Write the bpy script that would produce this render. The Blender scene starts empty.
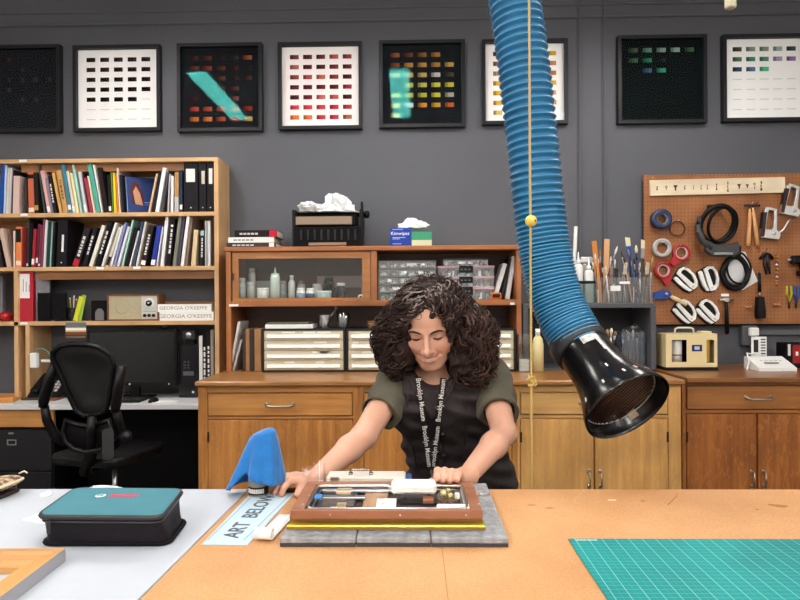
EXPO = 1.08
import bpy, bmesh, math, random
import numpy as np
from mathutils import Vector, Matrix
from mathutils.bvhtree import BVHTree

rnd = random.Random(7)
scene = bpy.context.scene
COL = scene.collection
# ------------------------------------------------------------------ camera
F = 601.0
CAM_H = 1.38
YAW, ROLL = 0.021, 0.006
fwd = Vector((-math.sin(YAW), math.cos(YAW), 0))
rgt0 = Vector((math.cos(YAW), math.sin(YAW), 0))
up0 = Vector((0, 0, 1))
rgt = rgt0 * math.cos(ROLL) - up0 * math.sin(ROLL)
upv = rgt0 * math.sin(ROLL) + up0 * math.cos(ROLL)
CAM = Vector((0, 0, CAM_H))
cam_d = bpy.data.cameras.new('camera')
cam_d.sensor_width = 36.0
cam_d.lens = 36.0 * F / 800.0
cam_d.clip_start = 0.05
cam_o = bpy.data.objects.new('camera', cam_d)
COL.objects.link(cam_o)
m = Matrix((rgt, upv, -fwd)).transposed().to_4x4()
m.translation = CAM
cam_o.matrix_world = m
scene.camera = cam_o

def ray(px, py):
    return fwd + rgt * ((px - 400) / F) - upv * ((py - 300) / F)
def P(px, py, Y):
    r = ray(px, py)
    return CAM + r * (Y / r.y)
def PZ(px, py, z):
    r = ray(px, py)
    return CAM + r * ((z - CAM_H) / r.z)
def PX(px, Y, py=300): return P(px, py, Y).x
def PXZ(px, py, Y):
    p = P(px, py, Y)
    return p.x, p.z

# ------------------------------------------------------------------ colours / materials
def lin(c):
    if isinstance(c, str):
        c = c.lstrip('#')
        c = [int(c[i:i + 2], 16) / 255 for i in (0, 2, 4)]
    return tuple(((x / 12.92) if x <= 0.04045 else ((x + 0.055) / 1.055) ** 2.4) for x in c) + (1.0,)

MATS = {}
def new_mat(name):
    mt = bpy.data.materials.new(name)
    mt.use_nodes = True
    nt = mt.node_tree
    bs = nt.nodes['Principled BSDF']
    return mt, nt, bs

def matte(name, col, rough=0.55, metal=0.0, var=0.0, vscale=8.0, bump=0.0, bscale=60.0, spec=None, trans=0.0, coat=0.0, sheen=0.0):
    if name in MATS: return MATS[name]
    mt, nt, bs = new_mat(name)
    c = lin(col)
    bs.inputs['Base Color'].default_value = c
    bs.inputs['Roughness'].default_value = rough
    bs.inputs['Metallic'].default_value = metal
    if spec is not None: bs.inputs['Specular IOR Level'].default_value = spec
    if coat: bs.inputs['Coat Weight'].default_value = coat
    if sheen: bs.inputs['Sheen Weight'].default_value = sheen
    N = nt.nodes; L = nt.links
    if var or bump:
        tc = N.new('ShaderNodeTexCoord')
    if var:
        nz = N.new('ShaderNodeTexNoise'); nz.inputs['Scale'].default_value = vscale; nz.inputs['Detail'].default_value = 5
        L.new(tc.outputs['Object'], nz.inputs['Vector'])
        rp = N.new('ShaderNodeValToRGB')
        rp.color_ramp.elements[0].position = 0.3; rp.color_ramp.elements[1].position = 0.72
        rp.color_ramp.elements[0].color = tuple(x * (1 - var) for x in c[:3]) + (1,)
        rp.color_ramp.elements[1].color = tuple(min(1, x * (1 + var * 0.7)) for x in c[:3]) + (1,)
        L.new(nz.outputs['Fac'], rp.inputs['Fac']); L.new(rp.outputs['Color'], bs.inputs['Base Color'])
    if bump:
        nb = N.new('ShaderNodeTexNoise'); nb.inputs['Scale'].default_value = bscale; nb.inputs['Detail'].default_value = 4
        L.new(tc.outputs['Object'], nb.inputs['Vector'])
        b = N.new('ShaderNodeBump'); b.inputs['Strength'].default_value = bump; b.inputs['Distance'].default_value = 0.004
        L.new(nb.outputs['Fac'], b.inputs['Height']); L.new(b.outputs['Normal'], bs.inputs['Normal'])
    MATS[name] = mt
    return mt

def vcol(name, rough=0.5, metal=0.0, spec=None, bump=0.0, bscale=80, sss=0.0):
    """plain material reading the thing's own colours from its colour attribute"""
    if name in MATS: return MATS[name]
    mt, nt, bs = new_mat(name)
    a = nt.nodes.new('ShaderNodeAttribute'); a.attribute_name = 'Col'
    nt.links.new(a.outputs['Color'], bs.inputs['Base Color'])
    bs.inputs['Roughness'].default_value = rough
    bs.inputs['Metallic'].default_value = metal
    if spec is not None: bs.inputs['Specular IOR Level'].default_value = spec
    if sss:
        bs.inputs['Subsurface Weight'].default_value = sss
        bs.inputs['Subsurface Radius'].default_value = (0.012, 0.005, 0.003)
        bs.inputs['Subsurface Scale'].default_value = 0.6
    if bump:
        tc = nt.nodes.new('ShaderNodeTexCoord')
        nb = nt.nodes.new('ShaderNodeTexNoise'); nb.inputs['Scale'].default_value = bscale
        nt.links.new(tc.outputs['Object'], nb.inputs['Vector'])
        b = nt.nodes.new('ShaderNodeBump'); b.inputs['Strength'].default_value = bump; b.inputs['Distance'].default_value = 0.003
        nt.links.new(nb.outputs['Fac'], b.inputs['Height']); nt.links.new(b.outputs['Normal'], bs.inputs['Normal'])
    MATS[name] = mt
    return mt

def wood(name, dark, light, axis='x', rough=0.42, scale=1.0, fleck=0.0, contrast=1.0):
    if name in MATS: return MATS[name]
    mt, nt, bs = new_mat(name)
    N = nt.nodes; L = nt.links
    tc = N.new('ShaderNodeTexCoord')
    mp = N.new('ShaderNodeMapping')
    s = {'x': (1.6, 28, 28), 'y': (28, 1.6, 28), 'z': (28, 28, 1.6)}[axis]
    mp.inputs['Scale'].default_value = tuple(k * scale for k in s)
    L.new(tc.outputs['Object'], mp.inputs['Vector'])
    n1 = N.new('ShaderNodeTexNoise'); n1.inputs['Scale'].default_value = 1.0; n1.inputs['Detail'].default_value = 6; n1.inputs['Distortion'].default_value = 0.6
    L.new(mp.outputs['Vector'], n1.inputs['Vector'])
    rp = N.new('ShaderNodeValToRGB')
    rp.color_ramp.elements[0].position = 0.5 - 0.22 / contrast; rp.color_ramp.elements[1].position = 0.5 + 0.2 / contrast
    rp.color_ramp.elements[0].color = lin(dark); rp.color_ramp.elements[1].color = lin(light)
    L.new(n1.outputs['Fac'], rp.inputs['Fac'])
    out = rp.outputs['Color']
    # broad tone drift
    n2 = N.new('ShaderNodeTexNoise'); n2.inputs['Scale'].default_value = 3.0
    L.new(tc.outputs['Object'], n2.inputs['Vector'])
    mx = N.new('ShaderNodeMix'); mx.data_type = 'RGBA'; mx.blend_type = 'MULTIPLY'
    mr = N.new('ShaderNodeMapRange'); mr.inputs['From Min'].default_value = 0.35; mr.inputs['From Max'].default_value = 0.65
    mr.inputs['To Min'].default_value = 0.78; mr.inputs['To Max'].default_value = 1.08
    L.new(n2.outputs['Fac'], mr.inputs['Value'])
    cc = N.new('ShaderNodeCombineColor')
    for k in ('Red', 'Green', 'Blue'): L.new(mr.outputs['Result'], cc.inputs[k])
    mx.inputs['Factor'].default_value = 1.0
    L.new(out, mx.inputs['A']); L.new(cc.outputs['Color'], mx.inputs['B'])
    out = mx.outputs['Result']
    if fleck:
        # quarter-sawn ray flecks
        mp2 = N.new('ShaderNodeMapping'); mp2.inputs['Scale'].default_value = {'x': (22, 60, 60), 'z': (60, 60, 16), 'y': (60, 22, 60)}[axis]
        mp2.inputs['Rotation'].default_value = (0, 0.5, 0)
        L.new(tc.outputs['Object'], mp2.inputs['Vector'])
        n3 = N.new('ShaderNodeTexNoise'); n3.inputs['Scale'].default_value = 0.7; n3.inputs['Distortion'].default_value = 1.6
        L.new(mp2.outputs['Vector'], n3.inputs['Vector'])
        r3 = N.new('ShaderNodeValToRGB'); r3.color_ramp.elements[0].position = 0.56; r3.color_ramp.elements[1].position = 0.62
        r3.color_ramp.elements[0].color = (0, 0, 0, 1); r3.color_ramp.elements[1].color = (fleck,) * 3 + (1,)
        L.new(n3.outputs['Fac'], r3.inputs['Fac'])
        m3 = N.new('ShaderNodeMix'); m3.data_type = 'RGBA'
        L.new(r3.outputs['Color'], m3.inputs['Factor']); L.new(out, m3.inputs['A'])
        m3.inputs['B'].default_value = tuple(min(1, x * 1.5) for x in lin(light)[:3]) + (1,)
        out = m3.outputs['Result']
    L.new(out, bs.inputs['Base Color'])
    bs.inputs['Roughness'].default_value = rough
    MATS[name] = mt
    return mt

def pane(name, gloss=(1, 1, 1), fac=0.07, tint=(1, 1, 1), rough=0.02):
    """thin clear sheet: passes light straight through, mirrors a little"""
    if name in MATS: return MATS[name]
    mt = bpy.data.materials.new(name); mt.use_nodes = True
    nt = mt.node_tree; N = nt.nodes; L = nt.links
    N.remove(N['Principled BSDF'])
    t = N.new('ShaderNodeBsdfTransparent'); t.inputs['Color'].default_value = tuple(tint) + (1,)
    g = N.new('ShaderNodeBsdfGlossy'); g.inputs['Color'].default_value = tuple(gloss) + (1,); g.inputs['Roughness'].default_value = rough
    x = N.new('ShaderNodeMixShader')
    lw = N.new('ShaderNodeLayerWeight')
    pw_ = N.new('ShaderNodeMath'); pw_.operation = 'POWER'; pw_.inputs[1].default_value = 4.0
    L.new(lw.outputs['Facing'], pw_.inputs[0])
    ad = N.new('ShaderNodeMath'); ad.operation = 'MULTIPLY_ADD'; ad.inputs[1].default_value = fac * 5; ad.inputs[2].default_value = fac * .6; ad.use_clamp = True
    L.new(pw_.outputs[0], ad.inputs[0]); L.new(ad.outputs[0], x.inputs['Fac'])
    L.new(t.outputs[0], x.inputs[1]); L.new(g.outputs[0], x.inputs[2])
    L.new(x.outputs[0], N['Material Output'].inputs['Surface'])
    MATS[name] = mt
    return mt

def emit(name, col, strength):
    mt = bpy.data.materials.new(name); mt.use_nodes = True
    bs = mt.node_tree.nodes['Principled BSDF']
    bs.inputs['Base Color'].default_value = (0.9, 0.9, 0.9, 1)
    bs.inputs['Emission Color'].default_value = tuple(col) + (1,)
    bs.inputs['Emission Strength'].default_value = strength
    return mt

# ------------------------------------------------------------------ mesh building
def R3(rx=0, ry=0, rz=0, t=(0, 0, 0)):
    return Matrix.Translation(t) @ Matrix.Rotation(rz, 4, 'Z') @ Matrix.Rotation(ry, 4, 'Y') @ Matrix.Rotation(rx, 4, 'X')
def frame_m(o, x, y, z):
    mm = Matrix((x, y, z)).transposed().to_4x4(); mm.translation = o
    return mm
def align(a, b):
    """matrix whose z axis runs from a towards b, at a"""
    a = Vector(a); z = (Vector(b) - a).normalized()
    h = Vector((0, 0, 1)) if abs(z.z) < 0.95 else Vector((1, 0, 0))
    x = h.cross(z).normalized(); y = z.cross(x)
    return frame_m(a, x, y, z)

class MB:
    def __init__(s):
        s.v = []; s.f = []; s.mi = []; s.c = []; s.sm = []
    def add(s, vs, fs, mi=0, col=None, smooth=False, M=None):
        o = len(s.v)
        for v in vs:
            s.v.append(tuple(M @ Vector(v)) if M is not None else tuple(v))
        for f in fs:
            s.f.append([o + i for i in f]); s.mi.append(mi); s.c.append(col); s.sm.append(smooth)
        return s
    def box(s, c, d, mi=0, col=None, M=None, bev=0.0):
        cx, cy, cz = c; hx, hy, hz = d[0] / 2, d[1] / 2, d[2] / 2
        b = min(bev, hx * 0.9, hy * 0.9, hz * 0.9)
        if b <= 0:
            vs = [(cx + i * hx, cy + j * hy, cz + k * hz) for i in (-1, 1) for j in (-1, 1) for k in (-1, 1)]
            fs = [(0, 1, 3, 2), (4, 6, 7, 5), (0, 4, 5, 1), (2, 3, 7, 6), (0, 2, 6, 4), (1, 5, 7, 3)]
            return s.add(vs, fs, mi, col, False, M)
        vs = []; ix = {}
        for i in (-1, 1):
            for j in (-1, 1):
                for k in (-1, 1):
                    for a in range(3):
                        e = [hx - b, hy - b, hz - b]
                        e[a] += b
                        ix[(i, j, k, a)] = len(vs)
                        vs.append((cx + i * e[0], cy + j * e[1], cz + k * e[2]))
        fs = []
        for sg in (-1, 1):
            fs.append([ix[(sg, j, k, 0)] for j, k in ((-1, -1), (1, -1), (1, 1), (-1, 1))])
            fs.append([ix[(i, sg, k, 1)] for i, k in ((-1, -1), (1, -1), (1, 1), (-1, 1))])
            fs.append([ix[(i, j, sg, 2)] for i, j in ((-1, -1), (1, -1), (1, 1), (-1, 1))])
        for a in (-1, 1):
            for b2 in (-1, 1):
                fs.append([ix[(a, b2, -1, 0)], ix[(a, b2, 1, 0)], ix[(a, b2, 1, 1)], ix[(a, b2, -1, 1)]])
                fs.append([ix[(a, -1, b2, 0)], ix[(a, 1, b2, 0)], ix[(a, 1, b2, 2)], ix[(a, -1, b2, 2)]])
                fs.append([ix[(-1, a, b2, 1)], ix[(1, a, b2, 1)], ix[(1, a, b2, 2)], ix[(-1, a, b2, 2)]])
        for i in (-1, 1):
            for j in (-1, 1):
                for k in (-1, 1):
                    fs.append([ix[(i, j, k, a)] for a in range(3)])
        return s.add(vs, fs, mi, col, False, M)
    def bx(s, x0, x1, y0, y1, z0, z1, **k):
        return s.box(((x0 + x1) / 2, (y0 + y1) / 2, (z0 + z1) / 2), (abs(x1 - x0), abs(y1 - y0), abs(z1 - z0)), **k)
    def tube(s, pts, r, n=8, closed=False, cap=True, mi=0, col=None, smooth=True, flat=None, M=None):
        pts = [Vector(p) for p in pts]; m_ = len(pts)
        rs = list(r) if isinstance(r, (list, tuple)) else [r] * m_
        vs = []; prev = None
        for i in range(m_):
            if closed: t = pts[(i + 1) % m_] - pts[i - 1]
            else: t = pts[min(i + 1, m_ - 1)] - pts[max(i - 1, 0)]
            if t.length < 1e-9: t = Vector((0, 0, 1))
            t.normalize()
            if prev is None:
                h = Vector((0, 0, 1)) if abs(t.z) < 0.9 else Vector((1, 0, 0))
                x = h.cross(t).normalized()
            else:
                x = prev - t * prev.dot(t)
                x = x.normalized() if x.length > 1e-6 else prev
            prev = x; y = t.cross(x)
            for k in range(n):
                a = 2 * math.pi * k / n
                fy = flat if flat else 1.0
                vs.append(pts[i] + (x * math.cos(a) + y * math.sin(a) * fy) * rs[i])
        fs = []
        for i in range(m_ if closed else m_ - 1):
            j = (i + 1) % m_
            for k in range(n):
                k2 = (k + 1) % n
                fs.append((i * n + k, i * n + k2, j * n + k2, j * n + k))
        if cap and not closed:
            fs.append(tuple(range(n))); fs.append(tuple((m_ - 1) * n + k for k in range(n)))
        return s.add(vs, fs, mi, col, smooth, M)
    def lathe(s, prof, n=20, M=None, mi=0, col=None, smooth=True, cap=True):
        vs = []; fs = []
        for (r, z) in prof:
            for k in range(n):
                a = 2 * math.pi * k / n
                vs.append((r * math.cos(a), r * math.sin(a), z))
        for i in range(len(prof) - 1):
            for k in range(n):
                k2 = (k + 1) % n
                fs.append((i * n + k, i * n + k2, (i + 1) * n + k2, (i + 1) * n + k))
        s.add(vs, fs, mi, col, smooth, M)
        if cap:
            o = len(s.v) - len(vs)
            for base, r in ((0, prof[0][0]), (len(prof) - 1, prof[-1][0])):
                if r > 1e-5:
                    s.f.append([o + base * n + k for k in range(n)]); s.mi.append(mi); s.c.append(col); s.sm.append(False)
        return s
    def cyl(s, a, b, r, r2=None, n=16, mi=0, col=None, smooth=True):
        L = (Vector(b) - Vector(a)).length
        return s.lathe([(r, 0), (r if r2 is None else r2, L)], n, align(a, b), mi, col, smooth)
    def prism(s, pts, h, M=None, mi=0, col=None):
        n = len(pts)
        vs = [(x, y, 0) for x, y in pts] + [(x, y, h) for x, y in pts]
        fs = [tuple(range(n)), tuple(range(n, 2 * n))] + [(i, (i + 1) % n, n + (i + 1) % n, n + i) for i in range(n)]
        return s.add(vs, fs, mi, col, False, M)
    def ring(s, outer, inner, h, M=None, mi=0, col=None):
        """flat ring between two outlines with the same count of points"""
        n = len(outer)
        vs = [(x, y, 0) for x, y in outer] + [(x, y, 0) for x, y in inner] + [(x, y, h) for x, y in outer] + [(x, y, h) for x, y in inner]
        fs = []
        for i in range(n):
            j = (i + 1) % n
            fs += [(i, j, n + j, n + i), (2 * n + i, 2 * n + j, 3 * n + j, 3 * n + i), (i, j, 2 * n + j, 2 * n + i), (n + i, n + j, 3 * n + j, 3 * n + i)]
        return s.add(vs, fs, mi, col, False, M)
    def ball(s, c, r, n=12, mi=0, col=None, M=None):
        r = (r, r, r) if not isinstance(r, (tuple, list)) else r
        vs = []; fs = []; m_ = max(6, n // 2 + 2)
        for i in range(m_ + 1):
            t = math.pi * i / m_
            for k in range(n):
                a = 2 * math.pi * k / n
                vs.append((c[0] + r[0] * math.sin(t) * math.cos(a), c[1] + r[1] * math.sin(t) * math.sin(a), c[2] + r[2] * math.cos(t)))
        for i in range(m_):
            for k in range(n):
                k2 = (k + 1) % n
                fs.append((i * n + k, i * n + k2, (i + 1) * n + k2, (i + 1) * n + k))
        return s.add(vs, fs, mi, col, True, M)
    def quad(s, a, b, c, d, mi=0, col=None, M=None):
        return s.add([a, b, c, d], [(0, 1, 2, 3)], mi, col, False, M)
    def text(s, txt, size, M, depth=0.0006, mi=0, col=None, align_x='CENTER', bold=0.0, sx=1.0):
        v, f = text_geo(txt, size, depth, align_x, bold)
        return s.add([(x * sx, y, z) for x, y, z in v], f, mi, col, False, M)
    def build(s, name, mats, parent=None, loc=None, rot=None, weld=True, label=None):
        me = bpy.data.meshes.new(name)
        bm = bmesh.new()
        vv = [bm.verts.new(v) for v in s.v]
        ly = bm.loops.layers.float_color.new('Col') if any(c is not None for c in s.c) else None
        for f, mi, c, sm in zip(s.f, s.mi, s.c, s.sm):
            try: fc = bm.faces.new([vv[i] for i in f])
            except ValueError: continue
            fc.material_index = mi; fc.smooth = sm
            if ly is not None:
                cc = lin(c) if c is not None else (0.5, 0.5, 0.5, 1)
                for lp in fc.loops: lp[ly] = cc
        bmesh.ops.remove_doubles(bm, verts=bm.verts, dist=1e-6)
        bmesh.ops.recalc_face_normals(bm, faces=bm.faces)
        bm.to_mesh(me); bm.free()
        if not isinstance(mats, (list, tuple)): mats = [mats]
        for mt in mats: me.materials.append(mt)
        o = bpy.data.objects.new(name, me)
        COL.objects.link(o)
        if parent is not None: o.parent = parent
        if loc is not None: o.location = loc
        if rot is not None: o.rotation_euler = rot
        if label: o['label'] = label
        return o

_TXT = {}
def text_geo(txt, size, depth, align_x, bold=0.0):
    key = (txt, size, depth, align_x, bold)
    if key in _TXT: return _TXT[key]
    cu = bpy.data.curves.new('lettering', 'FONT')
    cu.body = txt; cu.size = size; cu.extrude = depth; cu.align_x = align_x; cu.align_y = 'CENTER'; cu.offset = bold
    cu.resolution_u = 3
    o = bpy.data.objects.new('lettering', cu); COL.objects.link(o)
    bpy.context.view_layer.update()
    dg = bpy.context.evaluated_depsgraph_get()
    me = bpy.data.meshes.new_from_object(o.evaluated_get(dg))
    v = [tuple(x.co) for x in me.vertices]; f = [tuple(p.vertices) for p in me.polygons]
    bpy.data.objects.remove(o); bpy.data.curves.remove(cu); bpy.data.meshes.remove(me)
    _TXT[key] = (v, f)
    return v, f

def tag(o, label, cat, group=None, kind=None):
    o['label'] = label; o['category'] = cat
    if group: o['group'] = group
    if kind: o['kind'] = kind
    return o
def thing(name, label, cat, loc=(0, 0, 0), rz=0.0, group=None):
    o = bpy.data.objects.new(name, None); COL.objects.link(o)
    o.empty_display_size = 0.05
    o.location = loc; o.rotation_euler = (0, 0, rz)
    return tag(o, label, cat, group)
def struct(o):
    o['kind'] = 'structure'; return o
def copy_tree(o, label=None, loc=None, rz=None):
    c = o.copy(); COL.objects.link(c)
    for ch in o.children:
        d = ch.copy(); COL.objects.link(d); d.parent = c
        for g in ch.children:
            e = g.copy(); COL.objects.link(e); e.parent = d
    if label: c['label'] = label
    if loc is not None: c.location = loc
    if rz is not None: c.rotation_euler = (0, 0, rz)
    return c

def rrect(w, h, r, n=5):
    pts = []
    for cx, cy, a0 in ((w / 2 - r, h / 2 - r, 0), (-w / 2 + r, h / 2 - r, 90), (-w / 2 + r, -h / 2 + r, 180), (w / 2 - r, -h / 2 + r, 270)):
        for k in range(n + 1):
            a = math.radians(a0 + 90 * k / n)
            pts.append((cx + r * math.cos(a), cy + r * math.sin(a)))
    return pts
# plane facing the camera side: local x -> world x, local y -> world z, local z -> towards the camera (-Y)
FACE = Matrix(((1, 0, 0, 0), (0, 0, -1, 0), (0, 1, 0, 0), (0, 0, 0, 1)))
def face_m(x, y, z, roll=0.0):
    return Matrix.Translation((x, y, z)) @ FACE @ Matrix.Rotation(roll, 4, 'Z')

# shared materials
WHITE = matte('white plastic', '#e9e9e6', 0.4)
BLACK = matte('black plastic', '#0b0a0c', 0.42, spec=.25)
BLACKM = matte('black matte', '#0d0b0e', 0.7, spec=.15)
STEEL = matte('brushed steel', '#c9c9cb', 0.28, metal=1.0)
BRASS = matte('brass', '#d1a13c', 0.3, metal=1.0)
NICKEL = matte('old nickel', '#b3aa9c', 0.3, metal=1.0)
PAPER = matte('white paper', '#f1f0ee', 0.8)
CREAM = matte('cream paint', '#e6dcc0', 0.5)
COLS = vcol('coloured matter', 0.55, spec=.25)
COLG = vcol('glossy coloured matter', 0.25)
CLEAR = pane('clear glass', fac=0.08)
CLEARP = pane('clear plastic', fac=0.12, tint=(0.93, 0.95, 0.95), rough=0.12)
OAK_X = wood('oak along', '#aa6c32', '#ca8f4e', 'x', contrast=1.15)
OAK_Z = wood('oak upright', '#a3652c', '#c58745', 'z', fleck=0.15, contrast=1.2)
OAK_DK = wood('dark oak upright', '#82481c', '#a8662c', 'z', fleck=0.35)
OAK_DX = wood('dark oak along', '#854e22', '#aa6e36', 'x')
CHERRY_X = wood('reddish hutch wood', '#8c5028', '#b27040', 'x')
CHERRY_Z = wood('reddish hutch wood upright', '#8c5028', '#b27040', 'z')
PINE_X = wood('pale shelf wood', '#c79763', '#dcb485', 'x', contrast=0.7)
PINE_Z = wood('pale shelf wood upright', '#c79763', '#dcb485', 'z', contrast=0.7)
SHELFIN = wood('shelf inside wood', '#8d5a30', '#ab7442', 'x')
# ================================================================== ROOM
WALL_Y = 4.25
CEIL = 3.75
XL, XR, YB = -4.6, 4.6, -3.2
wallm = matte('slate grey wall paint', '#56575e', 0.62, var=0.06, vscale=2.0, bump=0.06, bscale=180)
palew = matte('off white wall paint', '#d9d7d2', 0.8)
struct(MB().bx(XL, XR, WALL_Y, WALL_Y + 0.12, 0, CEIL).build('wall_back', wallm))
struct(MB().bx(XL - 0.12, XL, YB - 0.12, WALL_Y + 0.12, 0, CEIL).build('wall_left', palew))
struct(MB().bx(XR, XR + 0.12, YB - 0.12, WALL_Y + 0.12, 0, CEIL).build('wall_right', palew))
struct(MB().bx(XL, XR, YB - 0.12, YB, 0, CEIL).build('wall_front', palew))
struct(MB().bx(XL - 0.12, XR + 0.12, YB - 0.12, WALL_Y + 0.12, -0.1, 0).build('floor', matte('dark grey floor', '#4a4744', 0.6, var=0.15, vscale=3)))
struct(MB().bx(XL - 0.12, XR + 0.12, YB - 0.12, WALL_Y + 0.12, CEIL, CEIL + 0.1).build('ceiling', matte('white ceiling paint', '#dcdcda', 0.8)))
# picture rail: two slim beads on the wall; and the two upright cover strips
z1 = P(400, 20.5, WALL_Y).z; z2 = P(400, 8, WALL_Y).z
b = MB()
for z in (z1, z2):
    b.bx(XL, XR, WALL_Y - 0.012, WALL_Y, z - 0.008, z + 0.008, bev=0.004)
b.bx(XL, XR, WALL_Y - 0.004, WALL_Y, z1, z2)
struct(b.build('trim_1', wallm))
for i, px in enumerate((580.5, 605)):
    x = PX(px, WALL_Y)
    b = MB()
    b.bx(x - 0.014, x + 0.014, WALL_Y - 0.008, WALL_Y, 0.1, CEIL)
    b.bx(x - 0.008, x + 0.008, WALL_Y - 0.018, WALL_Y, 0.1, CEIL, bev=0.004)
    struct(b.build('trim_%d' % (i + 2), wallm))
struct(MB().bx(XL, XR, WALL_Y - 0.015, WALL_Y, 0, 0.1).build('baseboard_back', wallm))

# ------------------------------------------------------------------ ceiling lights
LENSES = [emit('lit diffuser', (1.0, 0.965, 0.92), 19.0), emit('lit diffuser dim', (1.0, 0.965, 0.92), 11.0), emit('lit diffuser bright', (1.0, 0.965, 0.92), 34.0)]
FIXM = matte('white enamel', '#e8e8e6', 0.4)
LZ = 3.27
spots_l = []
for iy, (ya, yb) in enumerate(((2.24, 3.5), (0.0, 1.26), (-2.2, -0.94))):
    for ix, x in enumerate((-3.45, -1.78, -0.1, 1.62, 3.3)):
        if iy == 0 and ix in (0, 4): continue
        spots_l.append((x, ya, yb, ix, iy))
rowsn = ('row nearest the grey wall', 'row over the tables', 'row behind the camera')
coln = ('leftmost', 'second from left', 'middle', 'second from right', 'rightmost')
for (x, ya, yb, ix, iy) in spots_l:
    t = thing('ceiling_light', '%s white strip light hanging under the ceiling, %s' % (coln[ix], rowsn[iy]), 'light', (x, (ya + yb) / 2, LZ), 0, 'strip lights under the ceiling')
    L_ = yb - ya
    MB().box((0, 0, 0.035), (0.2, L_ + 0.04, 0.05), bev=0.008).build('housing', FIXM, t)
    MB().box((0, 0, 0.0), (0.17, L_, 0.02), bev=0.006).build('diffuser', LENSES[iy], t)
    for dy in (-0.4, 0.4):
        MB().cyl((0, dy, 0.06), (0, dy, CEIL - LZ), 0.006, n=8).build('hanger_rod', STEEL, t)

# ------------------------------------------------------------------ framed colour charts
def hexmix(a, b, t):
    pa = [int(a[i:i + 2], 16) for i in (1, 3, 5)]; pb = [int(b[i:i + 2], 16) for i in (1, 3, 5)]
    return '#%02x%02x%02x' % tuple(int(x + (y - x) * t) for x, y in zip(pa, pb))
framem = matte('charcoal frame', '#1d1d21', 0.45, spec=.25)
museum = pane('coated picture glass', gloss=(0.1, 0.6, 0.54), fac=0.016, rough=0.03)
K = None
def rows(s): return [[(None if t == '.' else '#' + t) for t in r.split()] for r in s.strip().split('\n')]
C1 = rows("""221519 2a191c . . .
. . 201a20 . .
231c20 1c181e 241c20 29212a 241d24
. 2a2228 . . .
. . 281e26 241c24 .""")
C2 = rows("""20120f 2a1614 301716 30100f 2c1a16
2c1310 33150f 200c0c 24100f 180d0c
120b0b 150c0c 100a0a 140a0a 120909
0d0909 0e0909 0f0909 110909 100a0a
0b0909 0c0808 0b0808 0d0808 dedbd8
d6d3d0 d6d3d0 d6d3d0 d6d3d0 d6d3d0
d6d3d0 d6d3d0 d6d3d0 d6d3d0 d6d3d0""")
C3 = rows("""4a1c14 662a18 2a1b1b 35242a a85530
6a2e20 8a3022 5e2a1c 361a1a 24161a
. . 5a3222 2a1818 4a201a
. . 4c2018 5a2a1e .
3a1414 . . 73403a .
c04030 b8432c c8584c d86848 96231e
e0742c e57c38 c8502e b83838 d89850""")
C4 = rows("""6a2a26 5a2024 6a2828 b05046 8a3034
a8564c 54181c 4a161a 702428 5c2024
843c34 9a4438 b8604c 8a3030 4a1618
50161c 54181e 6a1e22 5a1a1e a02038
3c1216 6a1a24 c85a5c c05052 481418
c8304a c42e3c c83a48 b8283a a02434
e07030 de6a34 c83440 b42e40 a05a40""")
C5 = rows("""96552c 6e3a20 a05c2c b87a38 1c1c1e
8a4a28 c88838 d09040 c88a3c d0a450
d8b878 d8a860 d8b068 dcdcd8 4a3e2c
. d8d040 dcd060 e0d848 d8cc40
d8d850 c8c030 d0cc40 e0d83c b8b0a0
e8d468 dcdce0 e0902c e0a030 d86028
e8d078 . . . .""")
C6 = rows("""7a4a2c . . . c8a030
a0642c . . . c07a50
c89858 . . . b07040
d8a830 . . . d8b030
e0b020 . . . c89a70
dca838 . . . d87838
d8b868 . . . .""")
C7 = rows("""4a5644 6aa08c 90b0a0 a0c0b4 46684c
40684e 2c8460 1a2428 . .
. 38587a 38b088 . .""")
C8 = rows("""4a3c30 7a8c7c 7c8a78 90a8a0 30403a
4a6a50 3c8068 4a8a70 a090b0 8a6aa0
203c50 486a8c 40b888 . .
d8d8d6 d8d8d6 d8d8d6 d8d8d6 d8d8d6
d8d8d6 d8d8d6 d8d8d6 d8d8d6 d8d8d6
d8d8d6 d8d8d6 d8d8d6 d8d8d6 d8d8d6
d8d8d6 d8d8d6 d8d8d6 d8d8d6 d8d8d6""")
C8 = C8[:7]
PICS = [
    (-25, 60, 45, 132, '#1d1a20', C1, 'black panel of nearly invisible dark swatches, leftmost on grey wall'),
    (73, 160, 45, 131, '#faf7f7', C2, 'white panel of black swatches, hung above the bookcase'),
    (177, 262, 43, 131, '#17161b', C3, 'black panel of red and orange swatches'),
    (278, 362, 42, 129, '#fdf5f5', C4, 'white panel of crimson and red swatches'),
    (379, 465, 40, 127, '#15151a', C5, 'black panel of yellow and amber swatches'),
    (482, 568, 39, 124, '#fbf8f7', C6, 'white panel of yellow swatches behind the blue hose'),
    (618, 707, 35, 123, '#0b0c0f', C7, 'black panel of nine green swatches right of hose'),
    (723, 809, 34, 121, '#faf9f9', C8, 'white panel of green swatches, rightmost on grey wall'),
]
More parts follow.
